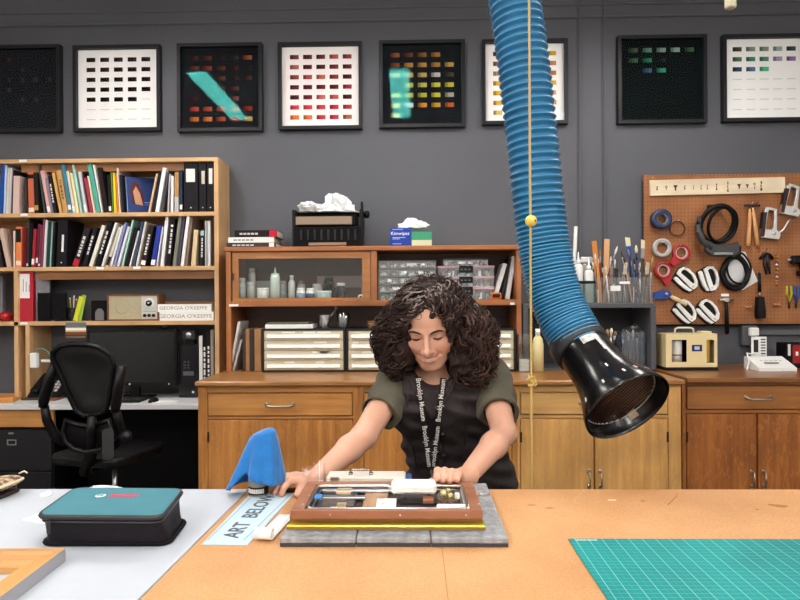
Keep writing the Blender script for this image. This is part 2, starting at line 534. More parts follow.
for (xa, xb, ya, yb, bg, ch, lab) in PICS:
    c = P((xa + xb) / 2, (ya + yb) / 2, WALL_Y - 0.04)
    w = (P(xb, ya, WALL_Y - 0.04) - P(xa, ya, WALL_Y - 0.04)).length
    h = (P(xa, ya, WALL_Y - 0.04) - P(xa, yb, WALL_Y - 0.04)).length
    t = thing('framed_colour_chart', lab, 'framed picture', (c.x, WALL_Y - 0.001, c.z), 0, 'framed swatch charts along the wall')
    fw = 0.024
    M = face_m(0, 0, 0)
    b = MB()
    o4 = [(-w / 2, -h / 2), (w / 2, -h / 2), (w / 2, h / 2), (-w / 2, h / 2)]
    i4 = [(-w / 2 + fw, -h / 2 + fw), (w / 2 - fw, -h / 2 + fw), (w / 2 - fw, h / 2 - fw), (-w / 2 + fw, h / 2 - fw)]
    b.ring(o4, i4, 0.045, M)
    b.build('frame', framem, t)
    b = MB()
    b.box((0, -0.008, 0), (w - 2 * fw + 0.004, 0.012, h - 2 * fw + 0.004), col=bg)
    iw, ih = w - 2 * fw, h - 2 * fw
    xs = [(-iw / 2) + iw * (0.16 + 0.172 * k) for k in range(5)]
    zs = [(ih / 2) - ih * (0.125 + 0.126 * k) for k in range(7)]
    for r_, row in enumerate(ch):
        for k, cc in enumerate(row):
            if cc is None: continue
            pale = cc in ('#d6d3d0', '#d8d8d6', '#dedbd8')
            hh = 0.006 if pale else 0.03
            dx = 0.05
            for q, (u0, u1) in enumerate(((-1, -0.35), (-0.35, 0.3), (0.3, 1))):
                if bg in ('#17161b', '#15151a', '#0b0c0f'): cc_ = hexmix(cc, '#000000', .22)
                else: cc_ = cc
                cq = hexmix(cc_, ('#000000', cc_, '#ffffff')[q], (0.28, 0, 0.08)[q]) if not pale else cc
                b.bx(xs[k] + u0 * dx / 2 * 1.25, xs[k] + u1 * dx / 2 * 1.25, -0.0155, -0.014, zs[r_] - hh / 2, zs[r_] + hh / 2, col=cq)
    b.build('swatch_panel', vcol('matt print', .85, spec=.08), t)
    MB().box((0, -0.03, 0), (w - 2 * fw + 0.002, 0.003, h - 2 * fw + 0.002)).build('glass', museum, t)

# ================================================================== BOOKCASE
BF, BB = 4.0, WALL_Y - 0.003
t = thing('bookcase', 'tall pale wooden bookcase full of books behind the desk', 'bookcase', (PX(100, BF), BF, 0))
ox = t.location.x
DESK_Z = 0.73
def bxw(b, x0, x1, y0, y1, z0, z1, **k):   # world box in the coordinates of a thing at (ox, BF, 0)
    return b.bx(x0 - ox, x1 - ox, y0 - BF, y1 - BF, z0, z1, **k)
xl = PX(-50, BF); xr0 = PX(214.5, BF); xr1 = PX(219, BF)
zt = P(110, 158.3, BF).z; 
def shelf_z(py): return P(110, py, BF).z
b = MB(); bxw(b, xl, xr1, BF, BB, shelf_z(162.3), zt, bev=0.002); b.build('top_board', PINE_X, t)
b = MB(); bxw(b, xr0, xr1, BF, BB, DESK_Z + 0.001, shelf_z(162.3), bev=0.002); b.build('side_panel', PINE_Z, t)
b = MB(); bxw(b, xl, xl + 0.03, BF, BB, DESK_Z + 0.001, shelf_z(162.3), bev=0.002); b.build('side_panel', PINE_Z, t)
SH = []
for (ya, yb) in ((212.5, 216.6), (266.6, 270.6), (321.2, 325.2)):
    SH.append(shelf_z(ya))
    b = MB(); bxw(b, xl + 0.03, xr0, BF, BB, shelf_z(yb), shelf_z(ya), bev=0.0015); b.build('shelf', PINE_X, t)
# front post between the bays, set-back divider higher up
b = MB(); bxw(b, PX(14, BF), PX(18, BF), BF, BB, DESK_Z + 0.001, shelf_z(270.6)); b.build('divider', PINE_Z, t)
b = MB(); bxw(b, PX(17.5, 4.08), PX(20.5, 4.08), 4.17, BB, SH[0], shelf_z(162.3)); b.build('divider', PINE_Z, t)
b = MB(); bxw(b, PX(19.5, 4.08), PX(22.5, 4.08), 4.17, BB, SH[1], shelf_z(216.6)); b.build('divider', PINE_Z, t)
b = MB(); bxw(b, PX(29, 4.04), PX(33, 4.04), 4.0, BB, DESK_Z + 0.001, shelf_z(325.2)); b.build('divider', PINE_Z, t)
# backs of the two book rows; rails under shelves
b = MB()
bxw(b, xl + 0.03, xr0, BB - 0.008, BB, SH[1], shelf_z(162.3)); b.build('back_panel', SHELFIN, t)
b = MB(); bxw(b, PX(18.2, BF), xr0, BF + 0.04, BF + 0.06, shelf_z(279), shelf_z(270.7)); b.build('rail', SHELFIN, t)
b = MB(); bxw(b, PX(18.2, BF), xr0, BF + 0.04, BF + 0.06, shelf_z(170), shelf_z(162.4)); b.build('rail', SHELFIN, t)
# little white tags on the shelf edges
for (px, py) in ((23, 160.8), (24, 214.8), (137, 267.6), (100, 268.2), (24, 323.5)):
    p = P(px, py, BF); b = MB()
    bxw(b, p.x - 0.025, p.x + 0.025, BF - 0.0012, BF, p.z - 0.008, p.z + 0.008)
    b.build('shelf_tag', PAPER, t)

# ------------------------------------------------------------------ books
BOOKS1 = """b,3.5,0,4,163.5,1f4fa0,tall blue
b,5.5,3.6,2.2,165,b8cbe6,pale blue
b,8,6.2,2.5,168,e5d6c6,cream
b,10.8,8.8,2.2,168,c9c2c4,speckled grey
b,12.6,10.8,1.8,170,2a2530,thin dark violet
b,16.5,15.5,6.5,176,d9b9b0,wide pinkish white
b,24.6,25.6,2.6,178,3a3434,charcoal
s,30.5,31.5,6,172,c8694a,salmon orange,dark:0.06:0.16,pale:0.86:0.96
s,35.2,36.5,4,173,241c1a,dark brown,yel:0.8:0.92
b,38.5,44.5,1.8,165,3d4a48,thin tall dark green
s,41.5,49.2,3.2,171,d8a8a8,pale pink,whi:0.84:0.97
b,46,52,2.0,178,8a7c86,mauve grey
t,49,55,3.2,176,1d1a20,black and white
b,53,61,3.2,173,d9a860,mustard yellow
t2,58.3,65.5,4.6,171,c99a62,tan cloth
s,62.6,70.3,3.2,165,3f7f96,teal blue,whi:0.83:0.93
s,67,74.2,2.6,171,d8cbb8,beige,whi:0.83:0.95
b,71,77.8,2.6,173,e8dfae,pale yellow
b,72.8,81.2,2.2,165,a9d0c4,pale mint
s,79,86,2.8,172,cfd3d8,silver grey,whi:0.8:0.97
b,82,88.8,1.6,173,4a1f2a,thin wine red
b,84.8,91.2,2.3,178,a83a50,raspberry
b,87.5,94.2,2.6,176,ecdcc0,ivory
b,89,98.4,4.2,164,4fa592,tall sea green
b,93.4,102,1.7,165,e9e4e2,thin tall white
b,99,106,4.5,168,231a1a,dark brown photographic
s,108.3,110.2,2.6,175,1c1c1c,black,whi:0.83:0.95
b,110.8,112.8,1.6,172,6f8a3a,thin olive green
b,113.6,115.4,2.4,173,e8c832,bright yellow
b,115.6,117.8,1.7,176,d97a2a,thin orange
b,117.2,120,1.6,168,e6cfc6,thin tall blush
b,120.2,122.8,2.2,175,20242e,dark navy
b,157,149,2.3,174,d9b594,thin peach
b,160,152.5,2.3,172,262029,dark plum
b,164.5,157,4.0,168,e6e6e8,thick white
b,167.5,161.8,2.4,172,4b4a4c,dark grey
b,169,167,2.6,174,b9b2bd,lavender grey
b,172.3,171.9,2.6,176,f0eeea,clean white
s,176.5,176.5,4.2,172,b58a5a,tan and grey,gre:0.62:1.0
s,180.9,180.9,2.6,170,23344f,navy blue,whi:0.82:0.93"""
BOOKS2 = """b,-3,1.5,3.5,240,2a2024,small dark
b,0.5,8.8,4.2,229,cdb0a0,leaning dusty pink
b,8,11.2,2.2,229,7a5a4c,brown paper covered
b,14,14,1.3,231,eee0d4,thin cream
s,18.4,18.4,5.6,227,e5854f,bright orange,dark:0.05:0.38,pale:0.84:0.95
b,23.8,22.8,2.4,228,7d1c20,dark red
b,26.1,25,1.5,228,5c1418,thin oxblood
s,28.3,26.8,1.8,218,3a3a3a,tall thin grey,whi:0.92:0.97
b,31.5,29.4,2.7,222,141214,black cloth
s,34.8,32.6,2.8,229,a02832,scarlet red,whi:0.78:0.93
s,38.7,36,2.6,224,6e2a3c,maroon,whi:0.78:0.9
s,41.3,38.9,2,225,7a3a50,plum,whi:0.92:0.97
b,43.6,41.2,1.8,218,8a4a62,tall thin mulberry
b,46.2,43.8,3.0,220,e4e0e0,white
b,49.7,47.2,3,222,1f3f3c,dark green
b,52.3,49.8,1.3,222,a8c8c0,thin pale teal
b,54.2,52.2,1.8,222,1a1718,slim black
t,87.5,75,6.2,229,2b262a,thick charcoal with red base,red:0.82:1.0
t,95.5,84,4.2,228,1d1d24,black faintly lettered
b,103.5,90.5,3.6,226,ece7da,off white
t,110.5,96.5,4.6,222,17161a,heavy jet black
b,116,102,2.3,223,eceae6,slim bright white
s,119.5,107,2.8,228,cfc9b4,khaki cream,dark:0.75:0.97
b,122.2,110.5,2,226,e9e9ec,narrow white
b,125.6,114,2.3,223,8a90c4,periwinkle
b,128.6,117.6,2.6,227,dcdde8,pale lilac
b,132.4,121.6,2.3,220,a9d3c6,mint green
b,135.8,126,3.4,228,1a1518,black
b,138.6,129.6,1.3,231,eceaea,sliver thin white
b,141.6,132.8,2.6,222,3f5178,slate blue
b,145.5,136.4,1.8,222,e5ddd0,thin ivory
t,151.5,142.5,5,226,2b2423,dark brown white lettered,whi:0.86:0.97
s,159.2,152.5,4.4,226,2b3c9a,royal blue,whi:0.84:0.97
b,162.6,156.6,1.5,227,c9c9d8,thin lilac white
b,167,161.8,3.4,217,eeeeee,tall white
t,173,168,4.4,219,151416,black with white disc
b,180.5,174,3.6,215,7c7e6e,tall grey green
b,184.2,177.8,2.3,216,4f4760,dusky purple
b,188.2,181.8,3,216,f2eeea,tall snow white
b,191.6,186,1.9,218,8a7466,taupe
b,196,193,4.4,230,dcc39a,short sandy
t,202.3,201.6,3.6,230,16181a,short black lettered,teal:0.02:0.16
b,205.6,205.6,1.5,221,b8bcbc,thin silver grey
b,208.9,208.9,3.2,221,d8d8d8,light grey
b,212.6,212.6,2.6,219,3a2420,chestnut brown"""
ACC = dict(dark='#1c1614', pale='#e9d9c6', yel='#c99a40', whi='#f2f0ee', gre='#b9bcc0', red='#b82636', teal='#9fc4c0')
PAGE = matte('book pages', '#e6dcc8', 0.8)
bookm = vcol('book cloth and board', 0.5, spec=.15)

def sat_overlap(a, b):
    for poly in (a, b):
        for i in range(len(poly)):
            x0, y0 = poly[i]; x1, y1 = poly[(i + 1) % len(poly)]
            nx, ny = y1 - y0, x0 - x1
            pa = [x * nx + y * ny for x, y in a]; pb = [x * nx + y * ny for x, y in b]
            if max(pa) <= min(pb) + 1e-9 or max(pb) <= min(pa) + 1e-9: return False
    return True
def book_mesh(b, w, h, d, col, kind, acc, M):
    """spine at local y=0 facing -y, standing on z=0, centred on x"""
    r = w * 0.18
    ct = min(0.0035, w * 0.2)
    b.bx(-w / 2, w / 2, 0.0, 0.004, 0, h, col=col, M=M, bev=min(0.0015, w * 0.15))
    for sx in (-1, 1):
        b.bx(sx * w / 2 - sx * ct, sx * w / 2, 0.003, d, 0, h, col=hexmix(col, '#000000', 0.05), M=M)
    for a in acc:
        k, u0, u1 = a.split(':')
        b.bx(-w / 2 * 0.94, w / 2 * 0.94, -0.0006, 0.001, h * (1 - float(u1)), h * (1 - float(u0)), col=ACC[k], M=M)
    if kind in ('t', 't2'):
        lc = '#ddd8d4' if kind == 't' else '#7a5630'
        rr = random.Random(int(h * 1e5) + int(w * 1e5))
        z = h * 0.78
        while z > h * 0.3:
            l = h * rr.uniform(0.03, 0.09)
            b.bx(-w * 0.22, w * 0.22, -0.0005, 0.001, z - l, z, col=lc, M=M)
            z -= l + h * 0.025
def px_book(sp, y_front, zs, polys, ybot_px):
    kind, xt, xb, w, yt, col, words = sp[:7]; acc = sp[7:]
    xt, xb, w, yt = float(xt), float(xb), float(w), float(yt)
    pt = P(xt, yt, y_front); pb = P(xb, ybot_px, y_front)
    lean = math.atan2(pt.x - pb.x, pt.z - zs)
    W = w * y_front / F * 0.98
    H = (pt.z - zs) / math.cos(lean)
    def corners(W_, dx):
        c, s_ = math.cos(lean), math.sin(lean)
        lift = W_ / 2 * abs(s_) + 0.0004
        return [(pb.x + dx + x * c + z * s_, zs + lift - x * s_ + z * c) for x, z in ((-W_ / 2, 0), (W_ / 2, 0), (W_ / 2, H), (-W_ / 2, H))], lift
    dx = 0.0; poly, lift = corners(W, dx)
    for it in range(60):
        if not any(sat_overlap(poly, q) for q in polys): break
        if W > w * y_front / F * 0.55 and it % 2: W *= 0.96
        else: dx += 0.0006
        poly, lift = corners(W, dx)
    polys.append(poly)
    return pb.x + dx, lift, lean, W, H

SPINES = []
def build_row(text, zs, ypx, rowname):
    polys = []
    specs = [l.split(',') for l in text.strip().split('\n')]
    for i, sp in enumerate(specs):
        yf = BF + 0.012 + rnd.random() * 0.02
        x, lift, lean, W, H = px_book(sp, yf, zs, polys, ypx)
        d = min(0.19, max(0.12, H * 0.66))
        if yf + d > BB - 0.012: d = BB - 0.012 - yf
        col = '#' + sp[5]
        b = MB(); book_mesh(b, W, H, d, col, sp[0], sp[7:], None)
        if 'white disc' in sp[6]:
            b.lathe([(W * 0.3, -0.0006), (W * 0.3, 0.001)], 12, Matrix.Translation((0, 0, H * 0.85)) @ Matrix.Rotation(math.pi / 2, 4, 'X'), col='#f2f0ee')
        L_ = specs[i - 1][6] if i else None; R_ = specs[i + 1][6] if i + 1 < len(specs) else None
        nb = ('between %s and %s ones' % (L_.split(' with ')[0], R_.split(' with ')[0])) if L_ and R_ else ('beside the %s one' % (L_ or R_))
        lab = '%s book, %s, %s shelf' % (sp[6], nb, rowname)
        ws = lab.split()
        if len(ws) > 16:
            lab = '%s book, next to %s one, %s shelf' % (sp[6], (L_ or R_), rowname)
        o = b.build('book', bookm)
        o.location = (x, yf, zs + lift); o.rotation_euler = (0, lean, 0)
        tag(o, lab, 'book', 'books on the %s shelf' % rowname)
        ct = min(0.0035, W * 0.2)
        MB().bx(-W / 2 + ct, W / 2 - ct, 0.004, d - 0.004, 0.003, H - 0.004).build('page_block', PAGE, o)
build_row(BOOKS1, SH[0], 212, 'top')
build_row(BOOKS2, SH[1], 266.5, 'second')

def binder(px0, px1, yt, zs, yb_px, yf, lab, lpx=None, lean=0.0, col='#17151b', labcol='#ece9e4', d=0.2):
    p0 = P(px0, yb_px, yf); p1 = P(px1, yb_px, yf); W = p1.x - p0.x; H = P(px0, yt, yf).z - zs
    d = min(d, BB - 0.012 - yf)
    t = thing('ring_binder', lab, 'binder', ((p0.x + p1.x) / 2, yf, zs + 0.0005 + W / 2 * abs(math.sin(lean))), 0, 'ring binders on the bookcase')
    t.rotation_euler = (0, lean, 0)
    bm_ = matte('binder ' + col, col, 0.45, spec=.15)
    b = MB(); b.bx(-W / 2, W / 2, 0, 0.003, 0, H, bev=0.001)
    for sx in (-1, 1): b.bx(sx * W / 2 - sx * 0.003, sx * W / 2, 0.003, d, 0, H)
    b.build('cover', bm_, t)
    MB().bx(-W / 2 + 0.005, W / 2 - 0.005, 0.02, d - 0.01, 0.008, H - 0.02).build('page_block', PAGE, t)
    if lpx:
        a = P(lpx[0], lpx[2], yf); c = P(lpx[1], lpx[3], yf)
        cx = (p0.x + p1.x) / 2
        MB().bx(a.x - cx, c.x - cx, -0.0012, 0.0, c.z - zs, a.z - zs).build('spine_label', matte('label ' + labcol, labcol, 0.7), t, label='pale paper spine label')
    MB().lathe([(0.006, -0.001), (0.0045, -0.001), (0.0045, 0.0015)], 10, Matrix.Translation((0, 0, H * 0.09)) @ Matrix.Rotation(math.pi / 2, 4, 'X')).build('finger_ring', STEEL, t)
    return t
yb1 = 211.3
binder(184, 198, 162.6, SH[0], yb1, 4.02, 'wide black ring binder with square white label, top shelf right end', (186, 195, 169, 182))
binder(199.3, 206.2, 162.6, SH[0], yb1, 4.02, 'slim black ring binder with cream label beside the wide binder', (201.5, 204.8, 171, 184), labcol='#cfc3ae')
binder(207.2, 213.8, 162, SH[0], yb1, 4.02, 'slim black ring binder with white label against right bookcase side', (208.8, 212.4, 168.5, 184))
binder(56.2, 66.2, 220, SH[1], 266.5, 4.02, 'black ring binder with upright white strip, second shelf', (60.6, 62.8, 235, 252), lean=0.045)
# blue art book turned to show its cover, pale board behind
p0 = P(124.6, 212, 4.03); H = P(124, 176.5, 4.03).z - SH[0]
t = thing('book', 'navy art book turned to show a portrait on its cover', 'book', (p0.x + 0.02, 4.04, SH[0] + 0.002), 0, 'books on the top shelf')
t.rotation_euler = (0, -0.06, 0)
M = Matrix.Rotation(math.radians(40), 4, 'Z')
W, d = 0.2, 0.016
b = MB(); b.bx(0, W, 0, 0.003, 0, H, col='#2d4278', M=M); b.bx(0, W, d - 0.003, d, 0, H, col='#2d4278', M=M); b.bx(-0.002, 0.003, 0, d, 0, H, col='#8fa6cc', M=M)
b.build('cover', bookm, t)
MB().bx(0.003, W - 0.004, 0.003, d - 0.003, 0.004, H - 0.004, M=M).build('page_block', PAGE, t)
b = MB()
b.add([(0.035, -0.001, H * .25), (0.1, -0.001, H * .2), (0.11, -0.001, H * .45), (0.08, -0.001, H * .82), (0.04, -0.001, H * .88), (0.02, -0.001, H * .6)], [(0, 1, 2, 3, 4, 5)], col='#5d2a22', M=M)
b.add([(0.05, -0.002, H * .25), (0.1, -0.002, H * .22), (0.085, -0.002, H * .55), (0.06, -0.002, H * .75), (0.04, -0.002, H * .6)], [(0, 1, 2, 3, 4)], col='#c4957a', M=M)
b.bx(0.11, 0.19, -0.0015, 0, H * .3, H * .312, col='#9fb0d0', M=M); b.bx(0.11, 0.185, -0.0015, 0, H * .24, H * .25, col='#8090b8', M=M)
b.build('cover_picture', bookm, t)
a = P(128, 176, 4.16); c = P(157, 212, 4.16)
o = MB().bx(0, (c.x - a.x), 0, 0.018, 0, a.z - SH[0]).build('pale_slab', matte('pale board', '#d8d3c8', 0.7))
o.location = (a.x + 0.01, 4.2, SH[0] + 0.0005)
tag(o, 'pale cream board standing behind the navy art book on top shelf', 'board')
# ================================================================== BOOKCASE ROW 3
Z3 = SH[2]
def on3(px, Y=4.05): return P(px, 321, Y).x
def h3(py, Y=4.05): return P(100, py, Y).z - Z3
# red and grey lever arch files
p0, p1 = P(18.6, 321, 4.02), P(33, 321, 4.02)
W = p1.x - p0.x; H = P(25, 272, 4.02).z - Z3
t = thing('lever_arch_file', 'red lever arch file with white label beside the bookcase divider', 'binder', ((p0.x + p1.x) / 2, 4.02, Z3 + .0005))
b = MB(); redf = matte('red card', '#b3152c', 0.4)
b.bx(-W / 2, W / 2, 0, .003, 0, H, bev=.001)
for sx in (-1, 1): b.bx(sx * W / 2 - sx * .003, sx * W / 2, .003, .2, 0, H)
b.build('cover', redf, t)
MB().bx(-W / 2 + .005, W / 2 - .005, .02, .19, .006, H - .02).build('page_block', PAGE, t)
b = MB(); b.bx(-W * .46, W * .28, -.001, 0, H * .47, H * .96, col='#efedec')
for k in range(3): b.bx(-W * .05 + k * .02 - .012, -W * .05 + k * .02 - .008, -.0016, -.001, H * .6, H * (.86 - .06 * k), col='#77777c')
b.build('spine_label', COLS, t, label='white label with faint upright writing')
g0 = P(33.6, 321, 4.03); g1 = P(46, 321, 4.03); hg = P(40, 273.5, 4.03).z - Z3
t = thing('lever_arch_file', 'grey mottled lever arch file behind the small black boxes', 'binder', (g0.x + .012, 4.035, Z3 + .0005), math.radians(28))
gm = matte('mottled grey card', '#77747a', 0.5, var=.25, vscale=60)
b = MB(); b.bx(0, .085, 0, .003, 0, hg); b.bx(0, .003, 0, .15, 0, hg); b.bx(.082, .085, 0, .11, 0, hg); b.build('cover', gm, t)
MB().bx(.004, .081, .01, .09, .006, hg - .02).build('page_block', PAGE, t)
# two small black boxes (little speakers) with a cable
for k, (xa, xb, yt, lab) in enumerate(((37, 49, 292.5, 'small black box next to the grey file, bookcase third shelf'), (54.5, 65, 292.5, 'small black box nearest the pen cup, bookcase third shelf'))):
    a, c = P(xa, 321, 4.01), P(xb, 321, 4.01); hh = h3(yt, 4.01)
    t = thing('small_speaker', lab, 'speaker', ((a.x + c.x) / 2, 4.01 + .0, Z3 + .0005), 0)
    w = c.x - a.x
    MB().bx(-w / 2, w / 2, .003, .028, 0, hh, bev=.003).build('case', BLACK, t)
    MB().bx(-w / 2 + .006, w / 2 - .006, 0, .004, .01, hh - .01, bev=.001).build('grille', BLACKM, t)
o = MB().tube([(on3(48, 4.0), 4.006, Z3 + .006), (on3(52, 4.0), 4.004, Z3 + .03), (on3(55, 4.0), 4.004, Z3 + .022), (on3(57, 4.0), 4.003, Z3 + .005), (on3(66, 4.0), 4.006, Z3 + .005)], .003, 6).build('cable', BLACK)
tag(o, 'short black cable looped in front of the small black boxes', 'cable')
# pen cup with pens and a yellow ruler
cx = on3(71.5); t = thing('pen_cup', 'black pen cup full of pens on the third shelf', 'pen cup', (cx, 4.06, Z3 + .0005))
MB().lathe([(.03, 0), (.036, .09), (.033, .09), (.028, .004), (0, .004)], 18, cap=False).build('cup', BLACK, t)
for k, (dx, hh, cc, w_) in enumerate(((-.018, .155, '#3a3638', 'dark'), (-.004, .15, '#8c8f3a', 'olive'), (.006, .165, '#c9c7c9', 'pale grey'), (.018, .14, '#6b2c30', 'maroon'), (0, .135, '#20304a', 'navy'))):
    yo = (.012, -.012, .006, .0, .016)[k]
    o = MB().cyl((dx * .5, yo * .6, 0), (dx * 1.6, yo * 1.2, hh), .0042, n=8, col=cc).ball((dx * 1.6, yo * 1.2, hh), .005, 8, col='#d8d6d0' if k % 2 else cc).build('pen', COLS, None)
    o.location = (cx, 4.06, Z3 + .006); tag(o, '%s pen standing in the black pen cup' % w_, 'pen', 'pens in the black cup')
for k, (xb, xt, yt, cc, lab) in enumerate(((75, 80.5, 297, '#d8d43a', 'yellow ruler leaning beside the pen cup'), (79, 83.5, 295.5, '#9cc23c', 'lime green ruler leaning beside the pen cup'))):
    a, c = P(xb, 321, 4.02 + .008 * k), P(xt, yt, 4.02 + .008 * k)
    ln = math.atan2(c.x - a.x, c.z - Z3)
    L_ = (c.z - Z3) / math.cos(ln)
    b = MB().bx(-.014, .014, 0, .0025, 0, L_, col=cc)
    for q in range(14): b.bx(-.0135, -.0135 + (.01 if q % 5 == 0 else .006), -.0004, .001, .008 + q * L_ / 15, .0095 + q * L_ / 15, col='#5a6a20')
    o = b.build('ruler', COLS); o.location = (a.x, 4.02 + .008 * k, Z3 + .014 * abs(math.sin(ln)) + .0005); o.rotation_euler = (-.05, ln, 0); tag(o, lab, 'ruler')
# black bookend with a grey arch
xa, xb = on3(90.5), on3(107.5); hh = h3(300.5); w = xb - xa
t = thing('bookend', 'black box bookend with grey arch beside the table radio', 'bookend', ((xa + xb) / 2, 4.06, Z3 + .0005))
pts = [(x, y + hh / 2) for x, y in rrect(w, hh, .012)]
MB().prism(pts, .07, Matrix.Translation((0, .07, 0)) @ FACE).build('body', BLACKM, t)
arch = [(-.03, .004), (.03, .004)] + [(.03 * math.cos(a), .05 + .035 * math.sin(a)) for a in [math.pi * k / 12 for k in range(13)]]
MB().prism(arch, .003, Matrix.Translation((0, 0, 0)) @ FACE).build('arch_panel', matte('bookend grey', '#6e6c70', .6), t)
# table radio
xa, xb = on3(108.6), on3(160); hh = h3(294.5); w = xb - xa; RY = 4.03
t = thing('table_radio', 'wooden cased retro table radio with a round dial', 'radio', ((xa + xb) / 2, RY, Z3 + .0005))
rw = wood('walnut case', '#6b3d20', '#8c5a30', 'x')
o4 = [(-w / 2, 0), (w / 2, 0), (w / 2, hh), (-w / 2, hh)]; e = .011
i4 = [(-w / 2 + e, e), (w / 2 - e, e), (w / 2 - e, hh - e), (-w / 2 + e, hh - e)]
MB().ring(o4, i4, .12, Matrix.Translation((0, .12, 0)) @ FACE).build('case', rw, t)
xs = w * .16
b = MB(); b.bx(-w / 2 + e, xs, .006, .1, e, hh - e); b.lathe([(.042, 0), (.042, .0015), (.039, .0015)], 28, face_m(-w * .22, .006, hh * .5)); b.build('speaker_grille', matte('woven beige grille', '#b5aa8c', .8, var=.15, vscale=220), t)
b = MB(); b.bx(xs, w / 2 - e, .005, .1, e, hh - e); b.build('dial_panel', matte('pale dial panel', '#c6c6bd', .4), t)
xc = (xs + w / 2 - e) / 2
b = MB(); b.lathe([(.034, 0), (.034, .002), (.031, .003)], 28, face_m(xc, .005, hh * .66), col='#e6e6e0'); b.lathe([(.02, .002), (.019, .016), (.0, .016)], 24, face_m(xc, .005, hh * .66), col='#16110f'); b.lathe([(.006, .016), (.006, .018), (0, .018)], 12, face_m(xc, .005, hh * .66), col='#c8c4b8')
b.build('tuning_dial', COLG, t)
b = MB(); b.bx(xs + .01, w / 2 - e - .008, .0035, .006, hh * .34, hh * .36, col='#7a98b0'); b.build('dial_line', COLS, t)
for k in (-1, 0, 1):
    MB().lathe([(.011, 0), (.010, .012), (0, .012)], 16, face_m(xc + k * .03, .005, hh * .2)).build('knob', BLACK, t)
# white art books lying, with writing on the spines
def lying_book(xa, xb, yt, yb, yf, z, col, lab, txt=None, d=.19, tcol='#8f8d86'):
    a, c = P(xa, yb, yf), P(xb, yb, yf); H = (P(xa, yt, yf) - P(xa, yb, yf)).z; w = c.x - a.x
    t = thing('book', lab, 'book', ((a.x + c.x) / 2, yf, z + .0004), 0, 'lying books')
    b = MB(); b.bx(-w / 2, w / 2, 0, .004, 0, H, col=col, bev=.001); b.bx(-w / 2, w / 2, .003, d, 0, .003, col=col); b.bx(-w / 2, w / 2, .003, d, H - .003, H, col=col)
    if txt: b.text(txt, H * .62, face_m(-w * .02, -.0003, H * .5), .0004, col=tcol, sx=1.15)
    b.build('cover', bookm, t)
    MB().bx(-w / 2 + .003, w / 2 - .003, .004, d - .003, .003, H - .003).build('page_block', PAGE, t)
    return z + H
z = Z3
z = lying_book(159.5, 213.6, 311.8, 320.5, 4.01, z, '#efede8', 'thick white art book lying lowest beside the table radio', "GEORGIA O'KEEFFE")
z = lying_book(157.5, 211.5, 303.8, 311.6, 4.015, z, '#f2f0ec', 'thick white art book lying second in the stack beside radio', "GEORGIA O'KEEFFE")
z = lying_book(165, 213.5, 300.6, 303.4, 4.03, z, '#6f4a38', 'thin brown book lying topmost on the white art books')
# photo strip hanging on the shelf edge
a, c = P(65.3, 322.5, 3.995), P(85.8, 337.5, 3.995)
b = MB(); zz = a.z
for fr, cc in ((.0, '#6d6e70'), (.3, '#8d8c8a'), (.36, '#f2ece2'), (.52, '#d8b48c'), (.62, '#7a4a2a'), (.8, '#5a3420'), (.93, '#8a7a6a'), (1.0, None)):
    if cc: st = fr; cl = cc
    if fr > 0: b.bx(a.x, c.x, 0, .001, a.z + (c.z - a.z) * fr, a.z + (c.z - a.z) * pf, col=pc)
    pf = fr; pc = cc
o = b.build('photo_print', COLS); o.location = (0, BF - .0012, 0); tag(o, 'small landscape photo print hanging from the shelf edge above monitor', 'photograph')
# left bay
o = MB().lathe([(0, 0), (.03, .0), (.045, .02), (.042, .05), (.02, .066), (0, .068)], 22).build('round_tin', matte('red gloss', '#a8141c', .2))
o.location = (on3(3), 4.08, Z3 + .0005); tag(o, 'round glossy red tin on the left bookcase bay', 'tin')
a = P(-8, 321, 4.15); c = P(3.5, 276, 4.15)
o = MB().bx(0, c.x - a.x, 0, .03, 0, c.z - Z3).build('box_file', matte('grey card', '#7e7e86', .6)); o.location = (a.x, 4.14, Z3 + .0005); tag(o, 'grey box file behind the red tin', 'box file')

# ================================================================== DESK
dl, dr = PX(-60, 3.76), PX(197, 3.5) + .02
t = thing('desk', 'white topped desk in front of the bookcase with wooden apron', 'desk', ((dl + dr) / 2, 4.0, 0))
cx = t.location.x
topm = matte('white laminate', '#cfcfd2', .35)
MB().bx(dl - cx, dr - cx, -.245, .235, DESK_Z - .032, DESK_Z, bev=.003).build('desk_top', topm, t)
MB().bx(dl - cx, PX(53, 3.78) - cx, -.22, -.2, .585, DESK_Z - .033).build('apron', OAK_X, t)
MB().bx(dr - .03 - cx, dr - cx, -.22, .22, 0, DESK_Z - .033).build('side_panel', BLACKM, t)
MB().bx(dl - cx, dl + .03 - cx, -.22, .22, 0, DESK_Z - .033).build('side_panel', BLACKM, t)
MB().bx(dl + .031 - cx, dr - .031 - cx, .21, .23, .05, DESK_Z - .033).build('back_panel', BLACKM, t)
t = thing('filing_cabinet', 'black steel filing cabinet under the desk', 'cabinet', (PX(8, 3.8), 3.8, 0))
x1 = PX(52, 3.8) - PX(8, 3.8)
MB().bx(-x1, x1, .012, .4, 0.001, .575, bev=.004).build('body', BLACK, t)
fd = matte('black enamel', '#141319', .35)
for (za, zb) in ((.3, .565), (.02, .29)):
    d_ = MB().bx(-x1 + .01, x1 - .01, 0, .012, za, zb, bev=.003).build('drawer', fd, t)
    zc = (za + zb) / 2 + .05
    MB().ring([(-.03, -.018), (.03, -.018), (.03, .018), (-.03, .018)], [(-.024, -.012), (.024, -.012), (.024, .012), (-.024, .012)], .004, face_m(.02, 0, zc)).build('label_holder', STEEL, d_)
    MB().bx(.0, .035, -.006, 0, zb - .03, zb - .018, bev=.002).build('latch', STEEL, d_)
